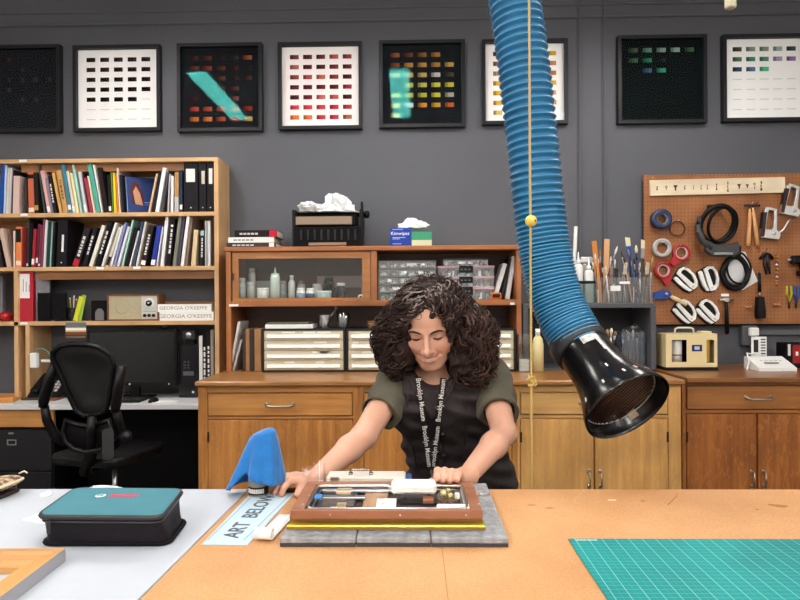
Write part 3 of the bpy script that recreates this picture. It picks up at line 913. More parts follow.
# monitor
mx0, mx1 = PX(87, 3.98), PX(176, 3.98); mz1 = P(130, 330, 3.98).z; mz0 = P(130, 386, 3.98).z
t = thing('computer_monitor', 'wide black computer monitor on the desk', 'monitor', ((mx0 + mx1) / 2, 3.98, DESK_Z + .0005))
w = mx1 - mx0; za, zb = mz0 - DESK_Z, mz1 - DESK_Z
MB().bx(-w / 2, w / 2, .004, .04, za, zb, bev=.006).ring([(-w / 2, za), (w / 2, za), (w / 2, zb), (-w / 2, zb)], [(-w / 2 + .016, za + .026), (w / 2 - .016, za + .026), (w / 2 - .016, zb - .016), (-w / 2 + .016, zb - .016)], .005, Matrix.Translation((0, .004, 0)) @ FACE).build('bezel', BLACK, t)
MB().bx(-w / 2 + .017, w / 2 - .017, .001, .003, za + .027, zb - .017).build('screen', matte('dark screen', '#0b0a0d', .25), t)
MB().ball((0, 0, 0), .007, 10, M=Matrix.Translation((-.015, -.003, za + .012))).ball((.25, -.001, za + .012), .005, 8).build('button', matte('pale button', '#c9c5c5', .4), t)
MB().bx(-.03, .03, .041, .07, .012, zb * .6).bx(-.12, .12, -.04, .12, 0, .012, bev=.004).build('stand', BLACK, t)
b = MB().ball((0, 0, .016), (.021, .018, .016), 16); b.lathe([(.009, 0), (.009, .004), (0, .004)], 16, face_m(0, -.016, .015))
o = b.build('webcam', BLACK); o.location = (PX(163.5, 3.98), 3.995, mz1 + .0002); tag(o, 'small round black webcam on top of the monitor', 'webcam')
# computer tower, cube speaker
a, c = P(178.5, 391, 4.02), P(196.5, 345, 4.02); hh = c.z - DESK_Z; w = c.x - a.x
t = thing('computer_tower', 'black computer tower standing right of the monitor', 'computer', ((a.x + c.x) / 2, 4.02, DESK_Z + .0005))
MB().bx(-w / 2, w / 2, .006, .2, 0, hh, bev=.004).build('case', BLACK, t)
b = MB(); b.bx(-w / 2 + .003, w / 2 - .003, 0, .007, .003, hh - .003, col='#151418')
for k in range(3):
    for j in range(2): b.bx(-.025 + j * .025, -.012 + j * .025, -.0015, 0, hh * .55 + k * .02, hh * .55 + .01 + k * .02, col='#4a484c')
b.bx(-.03, .042, -.0015, 0, hh * .42, hh * .5, col='#55555a'); b.bx(.03, .045, -.0015, 0, .03, .045, col='#c9c9c9')
b.build('front_panel', COLG, t)
t = thing('cube_speaker', 'small black cube speaker on top of the computer tower', 'speaker', ((a.x + c.x) / 2, 4.03, DESK_Z + hh + .001))
MB().bx(-.045, .045, .004, .09, .03, .1, bev=.008).build('case', matte('speaker grey', '#242226', .5), t)
MB().bx(-.03, .03, .02, .08, 0, .031).build('foot', BLACK, t)
MB().lathe([(.02, 0), (.02, .003), (.012, .001), (.006, .004), (0, .004)], 18, face_m(0, .004, .066)).build('cone', STEEL, t)
# tall folios standing right end of the desk
xs_ = PX(198.5, 4.05)
for (wpx, yt, cc, lab, kd) in ((3.6, 336, '#e6e4e2', 'tall white folio standing right of the computer tower', 'b'), (4.2, 333, '#121114', 'tall black folio with white lettering beside the white folio', 't'), (4, 332, '#1a181b', 'tall black lettered folio second from the bookcase side', 't'), (3.2, 330, '#9b928a', 'tall taupe folio touching the bookcase side', 'b')):
    w = wpx * 4.05 / F; hh = P(205, yt, 4.05).z - DESK_Z
    b = MB(); book_mesh(b, w * .96, hh, .17, cc, kd, [], None)
    o = b.build('book', bookm); o.location = (xs_ + w / 2, 4.05, DESK_Z + .0005); tag(o, lab, 'book', 'tall folios on the desk')
    MB().bx(-w * .3, w * .3, .004, .165, .003, hh - .004).build('page_block', PAGE, o)
    xs_ += w
# keyboard, mouse, phone, charger, pads
kx0, kx1 = PX(88, 3.88), PX(143, 3.88)
t = thing('keyboard', 'black computer keyboard in front of the monitor', 'keyboard', ((kx0 + kx1) / 2, 3.88, DESK_Z + .0005))
w = kx1 - kx0
MB().bx(-w / 2, w / 2, -.06, .06, 0, .014, bev=.004).build('case', BLACK, t)
b = MB()
for r_ in range(5):
    for k in range(15): b.box((-w / 2 + w * (k + .5) / 15, -.045 + r_ * .022, .017), (w / 15 * .84, .018, .007), bev=.0015)
b.build('keys', matte('key black', '#1b1a1d', .5), t)
b = MB().ball((0, 0, .0), (.03, .05, .03), 16)
b.v = [(x, y, max(0, z)) for x, y, z in b.v]
o = b.build('computer_mouse', BLACK); o.location = (PX(153, 3.86), 3.86, DESK_Z + .0005); tag(o, 'black computer mouse right of the keyboard', 'mouse')
t = thing('desk_telephone', 'black desk telephone with pale keys behind the chair', 'telephone', (PX(51, 4.05), 4.05, DESK_Z + .0005))
MB().add([(-.11, -.09, 0), (.11, -.09, 0), (.11, .09, 0), (-.11, .09, 0), (-.11, -.09, .025), (.11, -.09, .025), (.11, .09, .14), (-.11, .09, .14)], [(0, 1, 2, 3), (4, 5, 6, 7), (0, 1, 5, 4), (1, 2, 6, 5), (2, 3, 7, 6), (3, 0, 4, 7)]).build('body', BLACK, t)
b = MB(); sl = math.atan2(.115, .18)
for r_ in range(4):
    for k in range(3): b.box((.01 + k * .026, -.06 + r_ * .03, .005), (.017, .018, .006), M=R3(rx=sl, t=(0, 0, .083)))
b.build('key_pad', matte('pale keys', '#b9b7b9', .5), t)
hs = MB().box((-.07, 0, .022), (.05, .19, .03), bev=.012, M=R3(rx=sl, t=(0, 0, .083))).build('handset', BLACK, t)
t = thing('wall_charger', 'white plug charger with a thin green cable beside the desk', 'charger', (PX(36, 3.99), 3.99, P(36, 360, 3.99).z), 0)
MB().box((0, -.02, 0), (.045, .04, .1), bev=.006).build('body', WHITE, t)
MB().box((.07, -.01, -.005), (.06, .012, .018), bev=.003).build('plug', WHITE, t)
MB().tube([(.0, -.02, .05), (.02, -.025, .075), (.06, -.03, .08), (.1, -.035, .06), (.14, -.04, .0)], .003, 6).build('cable', matte('green cable', '#5a9a88', .5), t)
for (xa, xb, yy, cc, nm, lab, cat) in ((20, 38, 3.93, '#3c3434', 'notebook', 'dark notebook lying at the left of the desk', 'notebook'), (43, 55, 3.9, '#7a4a34', 'notebook', 'small brown notebook lying by the telephone', 'notebook')):
    a, c = PX(xa, yy), PX(xb, yy)
    o = MB().bx(0, c - a, 0, .1, 0, .012, bev=.002).build(nm, matte('nb ' + cc, cc, .6)); o.location = (a, yy, DESK_Z + .0005); tag(o, lab, cat)
o = MB().bx(-.1, .05, -.05, .05, 0, .003).build('paper_sheet', PAPER); o.location = (PX(170, 3.86), 3.86, DESK_Z + .0005); tag(o, 'white paper slip lying right of the mouse', 'paper')
t = thing('wooden_tray', 'wooden letter tray at the left end of the desk', 'tray', (PX(0, 3.9), 3.9, DESK_Z + .0005), .3)
MB().bx(-.14, .1, -.1, .1, 0, .01).build('tray_base', OAK_X, t)
b = MB(); b.bx(-.14, .1, -.1, -.09, .0101, .035); b.bx(-.14, .1, .09, .1, .0101, .035); b.build('tray_rim', OAK_X, t)

# ================================================================== OFFICE CHAIR
t = thing('office_chair', 'black mesh office chair in front of the desk', 'chair', (PX(84, 3.3), 3.3, 0), math.radians(-14))
def CH(px, py, Y):
    v = P(px, py, Y); return v
inv = (Matrix.Translation(t.location) @ Matrix.Rotation(t.rotation_euler[2], 4, 'Z')).inverted()
def loc(px, py, Y): return inv @ P(px, py, Y)
chm = matte('chair black', '#0b090c', .36, spec=.3)
# back frame: a closed tapering loop, leaning
fr = [(53, 352), (60, 346), (72, 344), (88, 344.5), (101, 348), (111, 355), (114, 366), (112, 380), (110, 395), (107, 408), (101, 413), (92, 415.5), (84, 415), (77, 411), (72, 401), (66, 388), (59, 371), (53, 359)]
def backY(py): return 3.04 + (py - 345) * .0016 * 0
lo = [loc(x, y, 3.08 + .0012 * (y - 345)) for x, y in fr]
MB().tube(lo, .017, 8, closed=True, flat=.8).build('back_frame', chm, t)
cen = sum(lo, Vector()) / len(lo)
b = MB(); n = len(lo)
rings = [lo, [cen + (p - cen) * .66 + Vector((0, .035, 0)) for p in lo], [cen + (p - cen) * .33 + Vector((0, .05, 0)) for p in lo]]
vs = [v for r_ in rings for v in r_] + [cen + Vector((0, .055, 0))]
fs = [(a * n + k, a * n + (k + 1) % n, (a + 1) * n + (k + 1) % n, (a + 1) * n + k) for a in range(2) for k in range(n)] + [(2 * n + k, 2 * n + (k + 1) % n, 3 * n) for k in range(n)]
o = b.add(vs, fs, smooth=True).build('back_mesh', matte('chair mesh black', '#0a080b', .7), t)
sm = o.modifiers.new('thickness', 'SOLIDIFY'); sm.thickness = .006
# lower support loop
fr2 = [(66, 420), (63, 432), (66, 442), (74, 449), (86, 452), (100, 450), (110, 444), (112, 432), (109, 420), (98, 424), (86, 426), (75, 424)]
MB().tube([loc(x, y, 3.16) for x, y in fr2], .014, 8, closed=True).build('lumbar_frame', chm, t)
b = MB(); c2 = loc(88, 437, 3.19)
l2 = [loc(x, y, 3.165) for x, y in fr2]; n2 = len(l2)
b.add(l2 + [c2], [(k, (k + 1) % n2, n2) for k in range(n2)], smooth=True)
o = b.build('lumbar_mesh', BLACKM, t); sm = o.modifiers.new('thickness', 'SOLIDIFY'); sm.thickness = .006
sp = loc(90, 452, 3.22)
b = MB(); b.prism([(x, y) for x, y in rrect(.48, .46, .09)], .055, R3(t=(0, .19, .47)))
so = b.build('seat', chm, t); bv = so.modifiers.new('round', 'BEVEL'); bv.width = .018; bv.segments = 3
MB().tube([loc(92, 416, 3.12), loc(91, 435, 3.14), loc(91, 455, 3.2), Vector((0, .0, .44)), Vector((0, .15, .44))], [.022, .026, .03, .032, .03], 10).build('spine_bracket', chm, t)
MB().prism([(x, y) for x, y in rrect(.055, .16, .02)], .07, align(loc(108, 444, 3.1), loc(108.5, 444, 3.3))).build('tilt_housing', matte('chair charcoal', '#1d1c1f', .4, spec=.3), t)
for (pad, post) in ((((57, 360), (50, 380), (44, 400), (43, 407)), ((44, 404), (47, 420), (54, 434), (66, 444))), (((122, 366), (119, 385), (116, 405), (115, 412)), ((116, 408), (118, 420), (124, 436), (112, 448)))):
    ap = MB().tube([loc(x, y, 3.12 - .0 * k) for k, (x, y) in enumerate(pad)], [.03, .036, .033, .025], 10, flat=.62).build('arm_pad', chm, t)
    MB().tube([loc(x, y, 3.14 + .02 * k) for k, (x, y) in enumerate(post)], [.02, .024, .026, .02], 10).build('arm_post', chm, t)
a = loc(125, 437, 3.1)
MB().lathe([(.032, -.02), (.034, 0), (.026, .016), (0, .018)], 18, Matrix.Translation(a) @ FACE).build('arm_pivot', chm, t)
MB().cyl((0.06, .16, .1), (0.06, .16, .45), .014, n=14).build('gas_column', STEEL, t)
for k in range(5):
    a = math.radians(20 + 72 * k); e = Vector((.03 + .3 * math.cos(a), .16 + .3 * math.sin(a), .075))
    lg = MB().tube([(.03, .16, .1), ((.03 + e.x) / 2, (.16 + e.y) / 2, .095), e], [.03, .024, .018], 8).build('leg', chm, t)
    MB().cyl(e + Vector((-.012 * math.sin(a), .012 * math.cos(a), -.045)), e + Vector((.012 * math.sin(a), -.012 * math.cos(a), -.045)), .03, n=14).cyl(e + Vector((0, 0, -.04)), e, .008, n=8).build('caster', BLACK, lg)
# ================================================================== COUNTER (left, long)
CZ = 0.92
CF = 3.41
def cup_pull(parent, x, y, z, w, mat=NICKEL, name='handle'):
    b = MB()
    b.tube([(x - w / 2, y, z + .004), (x - w / 2, y - .022, z), (x - w / 2 + .02, y - .03, z - .006), (x + w / 2 - .02, y - .03, z - .006), (x + w / 2, y - .022, z), (x + w / 2, y, z + .004)], .006, 8)
    for s in (-1, 1): b.lathe([(.011, 0), (.010, .005), (0, .006)], 12, face_m(x + s * w / 2, y, z + .004))
    return b.build(name, mat, parent)
def door_pull(parent, x, y, z, h, mat=NICKEL):
    b = MB()
    b.tube([(x, y, z - h / 2), (x, y - .026, z - h / 2 + .006), (x, y - .03, z), (x, y - .026, z + h / 2 - .006), (x, y, z + h / 2)], .005, 8)
    for s in (-1, 1): b.bx(x - .009, x + .009, y - .006, y, z + s * h / 2 - .013, z + s * h / 2 + .013, bev=.003)
    return b.build('door_pull', mat, parent)
x0, x1 = PX(198, CF + .03, 390), PX(681, CF + .03, 390)
lx = (x0 + x1) / 2
o = MB().bx(PX(194.5, CF, 383) - lx, PX(686, CF, 383) - lx, CF - 3.8, WALL_Y - .02 - 3.8, -.028, 0, bev=.006).build('worktop', wood('worn oak top', '#8d5c30', '#b07c46', 'x', rough=.3))
o.location = (lx, 3.8, CZ); tag(o, 'long worn oak worktop on the counter behind the person', 'worktop')
def cz(py, Y=CF + .03): return P(400, py, Y).z
def unit(name, lab, px0, px1, Yf, matx, matz, zt, drawers, doors, pulls, posts, seam_y, door_b=.1):
    """base cabinet with face frame, drawers and doors; x in photo pixels on its front plane"""
    xa, xb = PX(px0, Yf, 390), PX(px1, Yf, 390); cx = (xa + xb) / 2
    t = thing(name, lab, 'cabinet', (cx, Yf, 0), 0, 'base cabinets along the wall')
    X = lambda px: PX(px, Yf, 400) - cx
    b = MB()
    D = WALL_Y - .03 - Yf
    b.bx(xa - cx + .0003, xb - cx - .0003, .02, D, .08, zt, bev=.0)
    b.bx(xa - cx + .01, xb - cx - .01, .06, D, 0, .08)
    b.build('body', matz, t)
    for (a, c) in posts: MB().bx(X(a), X(c), 0, .0199, .08, zt, bev=.002).build('stile', matz, t)
    zd1, zd0 = drawers[0][2], drawers[0][3]
    b = MB()
    Z = lambda py: P((px0 + px1) / 2, py, Yf).z
    ps = [posts[0][1], posts[-1][0]]
    MB().bx(X(ps[0]), X(ps[1]), .002, .0199, Z(zd1) + .0004, zt, bev=.001).build('rail', matx, t)
    MB().bx(X(ps[0]), X(ps[1]), .002, .0199, Z(seam_y) + .0004, Z(zd0) - .0004, bev=.001).build('rail', matx, t)
    for (a, c, y1, y0, hw) in drawers:
        d_ = MB().bx(X(a) + .005, X(c) - .005, -.006, .017, Z(y0) + .006, Z(y1) - .006, bev=.003).build('drawer', matx, t)
        if hw: cup_pull(d_, X((a + c) / 2), -.006, (Z(y1) + Z(y0)) / 2, X(hw) - X(0))
    for (a, c, hinge) in doors:
        d_ = MB().bx(X(a) + .003, X(c) - .003, -.002, .017, door_b, Z(seam_y) - .006, bev=.002).build('door', matz, t)
        hx = X(a) + .004 if hinge == 'l' else X(c) - .004
        for zz in (Z(437), .22): MB().bx(hx - .006, hx + .006, -.006, -.0021, zz - .03, zz + .03, bev=.002).build('hinge', matte('dark bronze', '#4a3a2c', .4, metal=.8), d_)
        if pulls: door_pull(d_, (X(c) - .03) if hinge == 'l' else (X(a) + .03), -.002, Z(479), .085)
    return t
YF = CF + .03
zt = CZ - .0285
unit('base_cabinet', 'oak base cabinet nearest the desk with one wide drawer', 198, 358, YF, OAK_X, OAK_Z, zt, [(207.5, 353, 392.5, 416.5, 26)], [(207.5, 353, 'l')], True, [(198, 207.5), (353, 358)], 419)
unit('base_cabinet', 'oak base cabinet behind the person', 358, 517, YF, OAK_X, OAK_Z, zt, [(363.5, 512, 392, 415.5, 26)], [(363.5, 437.5, 'l'), (438.5, 512, 'r')], True, [(358, 363.5), (512, 517)], 418.5)
unit('base_cabinet', 'lighter oak base cabinet behind the black extraction hood', 517, 681, YF, wood('light oak along', '#bd8a4c', '#daac6a', 'x'), wood('light oak upright', '#bd8748', '#d8a664', 'z', fleck=.1), zt, [(520, 668, 392, 415, 26)], [(520, 593.5, 'l'), (594.5, 668, 'r')], True, [(517, 520), (668, 681)], 418)
# darker counter at the right
RF = 3.52
xa, xb = PX(687, RF - .03, 380), 2.55; cx = (xa + xb) / 2
o = MB().bx(xa - cx, xb - cx, RF - .03 - 3.9, WALL_Y - .02 - 3.9, -.03, 0, bev=.006).build('worktop', wood('dark oak top', '#6f4120', '#95602f', 'x', rough=.28)); o.location = (cx, 3.9, .921); tag(o, 'darker reddish worktop on the right counter below the pegboard', 'worktop')
unit('base_cabinet', 'dark reddish oak base cabinet below the pegboard', 682, 832, RF, OAK_DX, OAK_DK, .8905, [(686, 829, 385, 410, 23)], [(686, 756.5, 'l'), (757.5, 829, 'r')], True, [(682, 686), (829, 832)], 413)
# ================================================================== DISPLAY HUTCH on the counter
HF = 3.9; HB = WALL_Y - .02
hx0, hx1 = PX(226, HF, 300), PX(521.5, HF, 300); hcx = (hx0 + hx1) / 2
t = thing('display_cabinet', 'reddish wooden display cabinet with sliding glass door on counter', 'cabinet', (hcx, HF, CZ + .0005))
HX = lambda px, py=300: PX(px, HF, py) - hcx
HZ = lambda py: P(373, py, HF).z - CZ - .0005
D = HB - HF
zt = HZ(246); 
MB().bx(HX(224.5), HX(522.5), -.012, D, zt - .03, zt, bev=.004).build('top_board', CHERRY_X, t)
MB().bx(HX(226), HX(231), 0, D, 0, zt - .0305, bev=.002).build('side_panel', CHERRY_Z, t)
MB().bx(HX(516.5), HX(521.5), 0, D, 0, zt - .0305, bev=.002).build('side_panel', CHERRY_Z, t)
zs0, zs1 = HZ(306), HZ(300.3)
MB().bx(HX(231.1), HX(516.4), 0, D - .013, zs0, zs1, bev=.002).build('shelf', CHERRY_X, t)
MB().bx(HX(371), HX(377), .0, D - .013, zs1 + .0005, zt - .0305).build('divider', CHERRY_Z, t)
MB().bx(HX(231.1), HX(516.4), D - .012, D, 0, zt - .0305).build('back_panel', wood('dark hutch back', '#3a1d14', '#4e2a1c', 'x'), t)
# sliding door
fz0, fz1 = HZ(305.2) + .02, HZ(251.5); fx0, fx1 = HX(232.5), HX(370.5)
gx0, gx1, gz0, gz1 = HX(238.5), HX(362.5), HZ(297.5), HZ(257.8)
d_ = MB().ring([(fx0, zs1 + .001), (fx1, zs1 + .001), (fx1, fz1), (fx0, fz1)], [(gx0, gz0), (gx1, gz0), (gx1, gz1), (gx0, gz1)], .018, Matrix.Translation((0, .022, 0)) @ FACE).build('sliding_door', wood('orange door wood', '#99602f', '#b87a40', 'x'), t)
MB().bx(gx0 - .003, gx1 + .003, .012, .015, gz0 - .003, gz1 + .003).build('glass', pane('cabinet glass', fac=.045, tint=(.97, .98, .97)), d_)
zc = HZ(276)
MB().prism([(x, y) for x, y in rrect(.014, .05, .0069)], .002, face_m(HX(229.3) + .025, .0045, zc)).build('finger_pull', matte('finger slot', '#2a140c', .6), d_)
for (pa_, pb_) in ((229, 238.5), (510, 514.5)): MB().bx(HX(pa_), HX(pb_), -.0015, 0, HZ(305.5), HZ(303.3)).build('label_tag', PAPER, t)
SZ = CZ + .0005 + zs1            # world height of hutch shelf
# bottles and jars behind the glass
def lathe_thing(name, lab, cat, px, pyb, Y, z, parts, group=None):
    tt = thing(name, lab, cat, (PX(px, Y, pyb), Y, z + .0006), 0, group)
    for nm, prof, mt in parts: MB().lathe(prof, 18).build(nm, mt, tt)
    return tt
MILK = matte('milky plastic', '#d9dfdc', .35); LID = matte('white lid', '#eceeec', .4); DARKJ = matte('dark glass', '#25202a', .15); LAB = matte('pale label', '#c3d4dc', .6); LABB = matte('blue label', '#7f93b0', .6)
G = 'jars and bottles behind the sliding glass'
def jar(px, wpx, ytop, Y, body, lid, lab, lidh=.02, neck=.85, band=None, nozzle=0):
    r = wpx / 2 * Y / F; h = P(px, ytop, Y).z - SZ
    sh = h - lidh - nozzle
    pr = [('body', [(0, 0), (r, 0), (r, sh * .86), (r * neck, sh), (0, sh)], body)]
    if lid: pr.append(('lid', [(r * neck * 1.04, sh - .001), (r * neck * 1.04, sh + lidh), (0, sh + lidh)], lid))
    if nozzle: pr.append(('nozzle', [(r * .3, sh + lidh), (r * .1, sh + lidh + nozzle), (0, sh + lidh + nozzle)], body))
    if band: pr.append(('label', [(r * 1.01, sh * .2), (r * 1.01, sh * .7)], band))
    lathe_thing('bottle' if nozzle or h > .15 else 'jar', lab, 'bottle' if nozzle or h > .15 else 'jar', px, 303, Y, SZ, pr, G)
yA, yB, yC = 3.965, 4.05, 4.14
jar(242.5, 6.5, 278, yB, MILK, LID, 'milky bottle at far left behind the glass', band=LAB)
jar(252.2, 7.0, 268, yC, MILK, LID, 'tall white capped bottle second from left behind the glass')
jar(251.5, 8.4, 282, yB, MILK, LID, 'short white jar in front of the tall capped bottle')
jar(263, 12, 288, yA, MILK, LID, 'wide squat white tub left of the nozzle bottle', lidh=.012, neck=.97)
jar(275.3, 9.4, 267.5, yA, matte('mint plastic', '#cfe2da', .35), matte('mint plastic', '#cfe2da', .35), 'mint bottle with a pointed nozzle behind glass', nozzle=.04, lidh=.006)
jar(283.8, 6, 281, yC, MILK, LID, 'small jar just right of the nozzle bottle', band=LAB)
jar(291.8, 7.2, 275.5, yB, MILK, LID, 'tapered white bottle with a narrow neck', neck=.5, lidh=.03)
jar(301.3, 8.2, 281, yC, matte('rose jar', '#b7b2b4', .3), matte('pink lid', '#a06a6e', .4), 'grey jar with a pinkish lid')
jar(300.8, 9.0, 288, yA, MILK, LID, 'white jar in front of the pink lidded jar', band=LABB, lidh=.014)
jar(310.4, 8.6, 288.3, yA, MILK, LID, 'white jar with a dark blue label', band=matte('navy label', '#3b4a6a', .6), lidh=.014)
jar(317.2, 10, 284, yC, MILK, LID, 'broad white lidded jar behind the blue tub', lidh=.016)
jar(324.3, 14.5, 291, yA, matte('aqua tub', '#b9d4d4', .4), matte('aqua lid', '#cfe2e2', .4), 'low aqua tub in the middle of the glass case', lidh=.014, neck=1.0)
jar(329, 10.5, 277, yC, DARKJ, matte('dark lid', '#3a3238', .4), 'tall dark glass jar behind the aqua tub', band=None)
jar(341, 9.2, 283, yB, DARKJ, LID, 'dark brown jar with a white lid')
o = MB().lathe([(.011, 0), (.02, 0), (.02, .03), (.011, .03)], 24, R3(rx=math.pi / 2), cap=False).build('tape_roll', WHITE); o.location = (PX(361, yA), yA + .015, SZ + .0206); tag(o, 'small white tape roll standing right behind the cabinet glass', 'tape', None)
o = MB().bx(-.04, .04, -.02, .02, 0, .007).build('paper_pad', PAPER); o.location = (PX(350, yA), yA, SZ + .0006); tag(o, 'thin white pad lying behind the cabinet glass', 'pad')
o = MB().bx(-.11, .13, 0, .02, 0, .14).build('pale_slab', matte('painted glass reflection', '#a9a9ab', .6)); o.location = (PX(262, 4.19), 4.19, SZ + .0006); o.rotation_euler = (0, 0, 0); tag(o, 'pale grey slab imitating a glass reflection, behind the bottles in case', 'board')  # slab added to imitate the light grey reflection in the door glass
o = MB().bx(-.16, .16, 0, .012, .09, .17).bx(-.16, -.15, 0, .012, 0, .09).bx(.15, .16, 0, .012, 0, .09).build('wire_shelf_divider', matte('pale mauve card', '#8f7d7e', .6)); o.location = (PX(340, 4.19), 4.19, SZ + .0006); tag(o, 'mauve card stand at the back right of glass case', 'card stand')
# open compartment: clear parts boxes
clearbox = pane('frosted parts box', fac=.2, tint=(.95, .97, .97), rough=.3)
def parts_box(xa, xb, yt, yb, Y, z, lab, lidm, lidc, nmix, dep=.2, latch=False, group='clear parts boxes in the display cabinet'):
    a, c = P(xa, yb, Y), P(xb, yb, Y); w = c.x - a.x; h = (P(xa, yt, Y) - P(xa, yb, Y)).z
    tt = thing('parts_box', lab, 'storage box', ((a.x + c.x) / 2, Y, z + .0005), 0, group)
    hb = h * .78
    b = MB()
    b.ring([(-w / 2, 0), (w / 2, 0), (w / 2, dep), (-w / 2, dep)], [(-w / 2 + .003, .003), (w / 2 - .003, .003), (w / 2 - .003, dep - .003), (-w / 2 + .003, dep - .003)], hb)
    b.bx(-w / 2 + .003, w / 2 - .003, .003, dep - .003, 0, .003)
    for k in range(1, 6): b.bx(-w / 2 + w * k / 6 - .001, -w / 2 + w * k / 6 + .001, .003, dep - .003, .003, hb)
    b.build('tray', clearbox, tt)
    MB().bx(-w / 2 - .003, w / 2 + .003, -.004, dep + .003, hb, h - .0008, bev=.003).build('lid', lidm, tt)
    b = MB(); rr = random.Random(int(xa * 10 + yt * 10))
    for k in range(6):
        for q in range(7):
            sx, sy, sz = rr.uniform(.006, .02), rr.uniform(.006, .03), rr.uniform(.005, hb * .7)
            b.box((-w / 2 + w * (k + rr.uniform(.25, .75)) / 6, rr.uniform(.02, .09), .004 + sz / 2), (sx, sy, sz), col=rr.choice(nmix))
    b.build('small_parts', COLS, tt).__setitem__('kind', 'stuff')
    b = MB()
    if latch:
        for k in (0,): b.bx(-.045, .045, -.012, -.004, hb * .45, h, col='#141214', bev=.003)
        for k in range(3): b.bx(-.035 + k * .025, -.022 + k * .025, -.0135, -.012, hb * .75, hb * .9, col='#6a686c')
        b.build('latch', COLS, tt)
    else:
        for k in range(rr.choice((2, 3, 2))):
            x_ = rr.uniform(-w * .4, w * .3); b.bx(x_, x_ + rr.uniform(.02, .05), -.0012, 0, hb * .35, hb * .75, col='#eceef0')
        b.build('paper_label', COLS, tt)
    return z + h
greys = ['#b5babc', '#e0e4e5', '#7d8488', '#c4cacc', '#f2f4f5', '#50565a']
LIDC = pane('clear lid', fac=.3, tint=(.93, .95, .95), rough=.3)
z = SZ
yy = [303.5, 295.3, 287.3, 279.3, 271.3, 263.8]
for k in range(5):
    z = parts_box(378.5, 436, yy[k + 1], yy[k], 3.96, z, '%s clear parts box in the five box stack right of the glass door' % ('lowest', 'second lowest', 'middle', 'second highest', 'topmost')[k], LIDC, None, greys)
pinkl = matte('pink box lid', '#bf9aa6', .4)
z = SZ
z = parts_box(438, 494, 290.5, 303.5, 3.96, z, 'pink lidded organiser lowest of the stack behind the hair', pinkl, None, greys, latch=True, group='organisers beside the clear box stack')
z = parts_box(438, 494, 280.5, 290.5, 3.96, z, 'pink lidded organiser with black latch, second in its stack', pinkl, None, greys + ['#d8a8a8'], latch=True, group='organisers beside the clear box stack')
z = parts_box(438, 494, 269.5, 280.5, 3.96, z, 'pink lidded organiser with a yellow note and black latch', pinkl, None, greys + ['#e0b840', '#e0b840'], latch=True, group='organisers beside the clear box stack')
z = parts_box(443, 488, 262, 269.3, 3.97, z, 'dark grey compartment box topmost on the pink lidded organisers', matte('dark smoky lid', '#4a474c', .3), None, ['#3a383c', '#c9c4c4', '#77757a'], group='organisers beside the clear box stack')
# leaning white folders and a black one, orange tape measure
for (xb, xt, yt, w, cc, lab, dz) in ((494.5, 505.5, 263.5, 4.4, '#e4e4e2', 'white folder leaning, left one beside the pink organisers', 0), (501.2, 511.4, 257.5, 2.4, '#17161a', 'black folder leaning between two white folders', .006), (507.6, 514.4, 256, 4.4, '#e2e2e0', 'white folder leaning against right side of display cabinet', .0)):
    a, c = P(xb, 303, 3.99), P(xt, yt, 3.99); ln = math.atan2(c.x - a.x, c.z - SZ); L_ = (c.z - SZ) / math.cos(ln) - .004; W = w * 3.99 / F
    o = MB().bx(-W / 2, W / 2, 0, .2, 0, L_, bev=.003).build('folder', matte('folder ' + cc, cc, .5)); o.location = (a.x, 3.99 + dz, SZ + W / 2 * math.sin(ln) + .0005); o.rotation_euler = (0, ln, 0); tag(o, lab, 'folder', 'folders at the right of the display cabinet')
t = thing('tape_measure', 'small orange and black tape measure on the cabinet shelf', 'tape measure', (PX(496, 3.93), 3.93, SZ + .0006))
MB().bx(-.034, .034, -.02, .02, 0, .045, bev=.008).build('case', matte('orange plastic', '#d4681c', .4), t)
MB().bx(-.024, .024, -.0215, -.02, .012, .036, bev=.0006).build('face_plate', BLACK, t)
# --- things on the counter below: three drawer chests
chestm = matte('black chest steel', '#121013', .5); dcream = matte('cream drawer', '#cfc6ac', .5); dwhite = matte('white drawer pull', '#f0efec', .35)
for (xa, xb, lab) in ((262, 345.4, 'cream four drawer chest, leftmost on the counter'), (346.4, 430.5, 'cream four drawer chest half hidden by the hair'), (432, 516, 'cream four drawer chest at the right behind the person')):
    Y = 3.84
    a, c = P(xa, 372.5, Y), P(xb, 372.5, Y); w = c.x - a.x; h = P(xa, 329, Y).z - CZ
    tt = thing('drawer_chest', lab, 'drawer chest', ((a.x + c.x) / 2, Y, CZ + .0006), 0, 'cream drawer chests on the counter')
    MB().ring([(-w / 2, 0), (w / 2, 0), (w / 2, h), (-w / 2, h)], [(-w / 2 + .011, .011), (w / 2 - .011, .011), (w / 2 - .011, h - .011), (-w / 2 + .011, h - .011)], .3, Matrix.Translation((0, .3, 0)) @ FACE).bx(-w / 2 + .01, w / 2 - .01, .29, .299, .01, h - .01).build('case', chestm, tt)
    hh = (h - .024) / 4
    for k in range(4):
        z0 = .012 + k * hh
        d_ = MB().bx(-w / 2 + .013, w / 2 - .013, .006, .26, z0 + .001, z0 + hh - .0015, bev=.002).build('drawer', dcream, tt)
        # long lip pull: sloping wedge
        wl = w / 2 - .035
        M_ = Matrix(((0, 0, 1, -wl), (1, 0, 0, 0), (0, 1, 0, 0), (0, 0, 0, 1)))
        MB().prism([(.006, z0 + hh * .60), (-.012, z0 + hh * .54), (-.016, z0 + hh * .30), (-.012, z0 + hh * .26), (.006, z0 + hh * .40)], 2 * wl, M_).build('drawer_pull', dwhite, d_)
        rr = random.Random(int(xa) * 7 + k); b = MB()
        for q in range(rr.choice((1, 2, 3))):
            x_ = rr.uniform(-wl, wl * .6); b.bx(x_, x_ + rr.uniform(.03, .09), .0052, .006, z0 + hh * .72, z0 + hh * .9, col='#eae6da')
        b.build('drawer_label', COLS, d_)
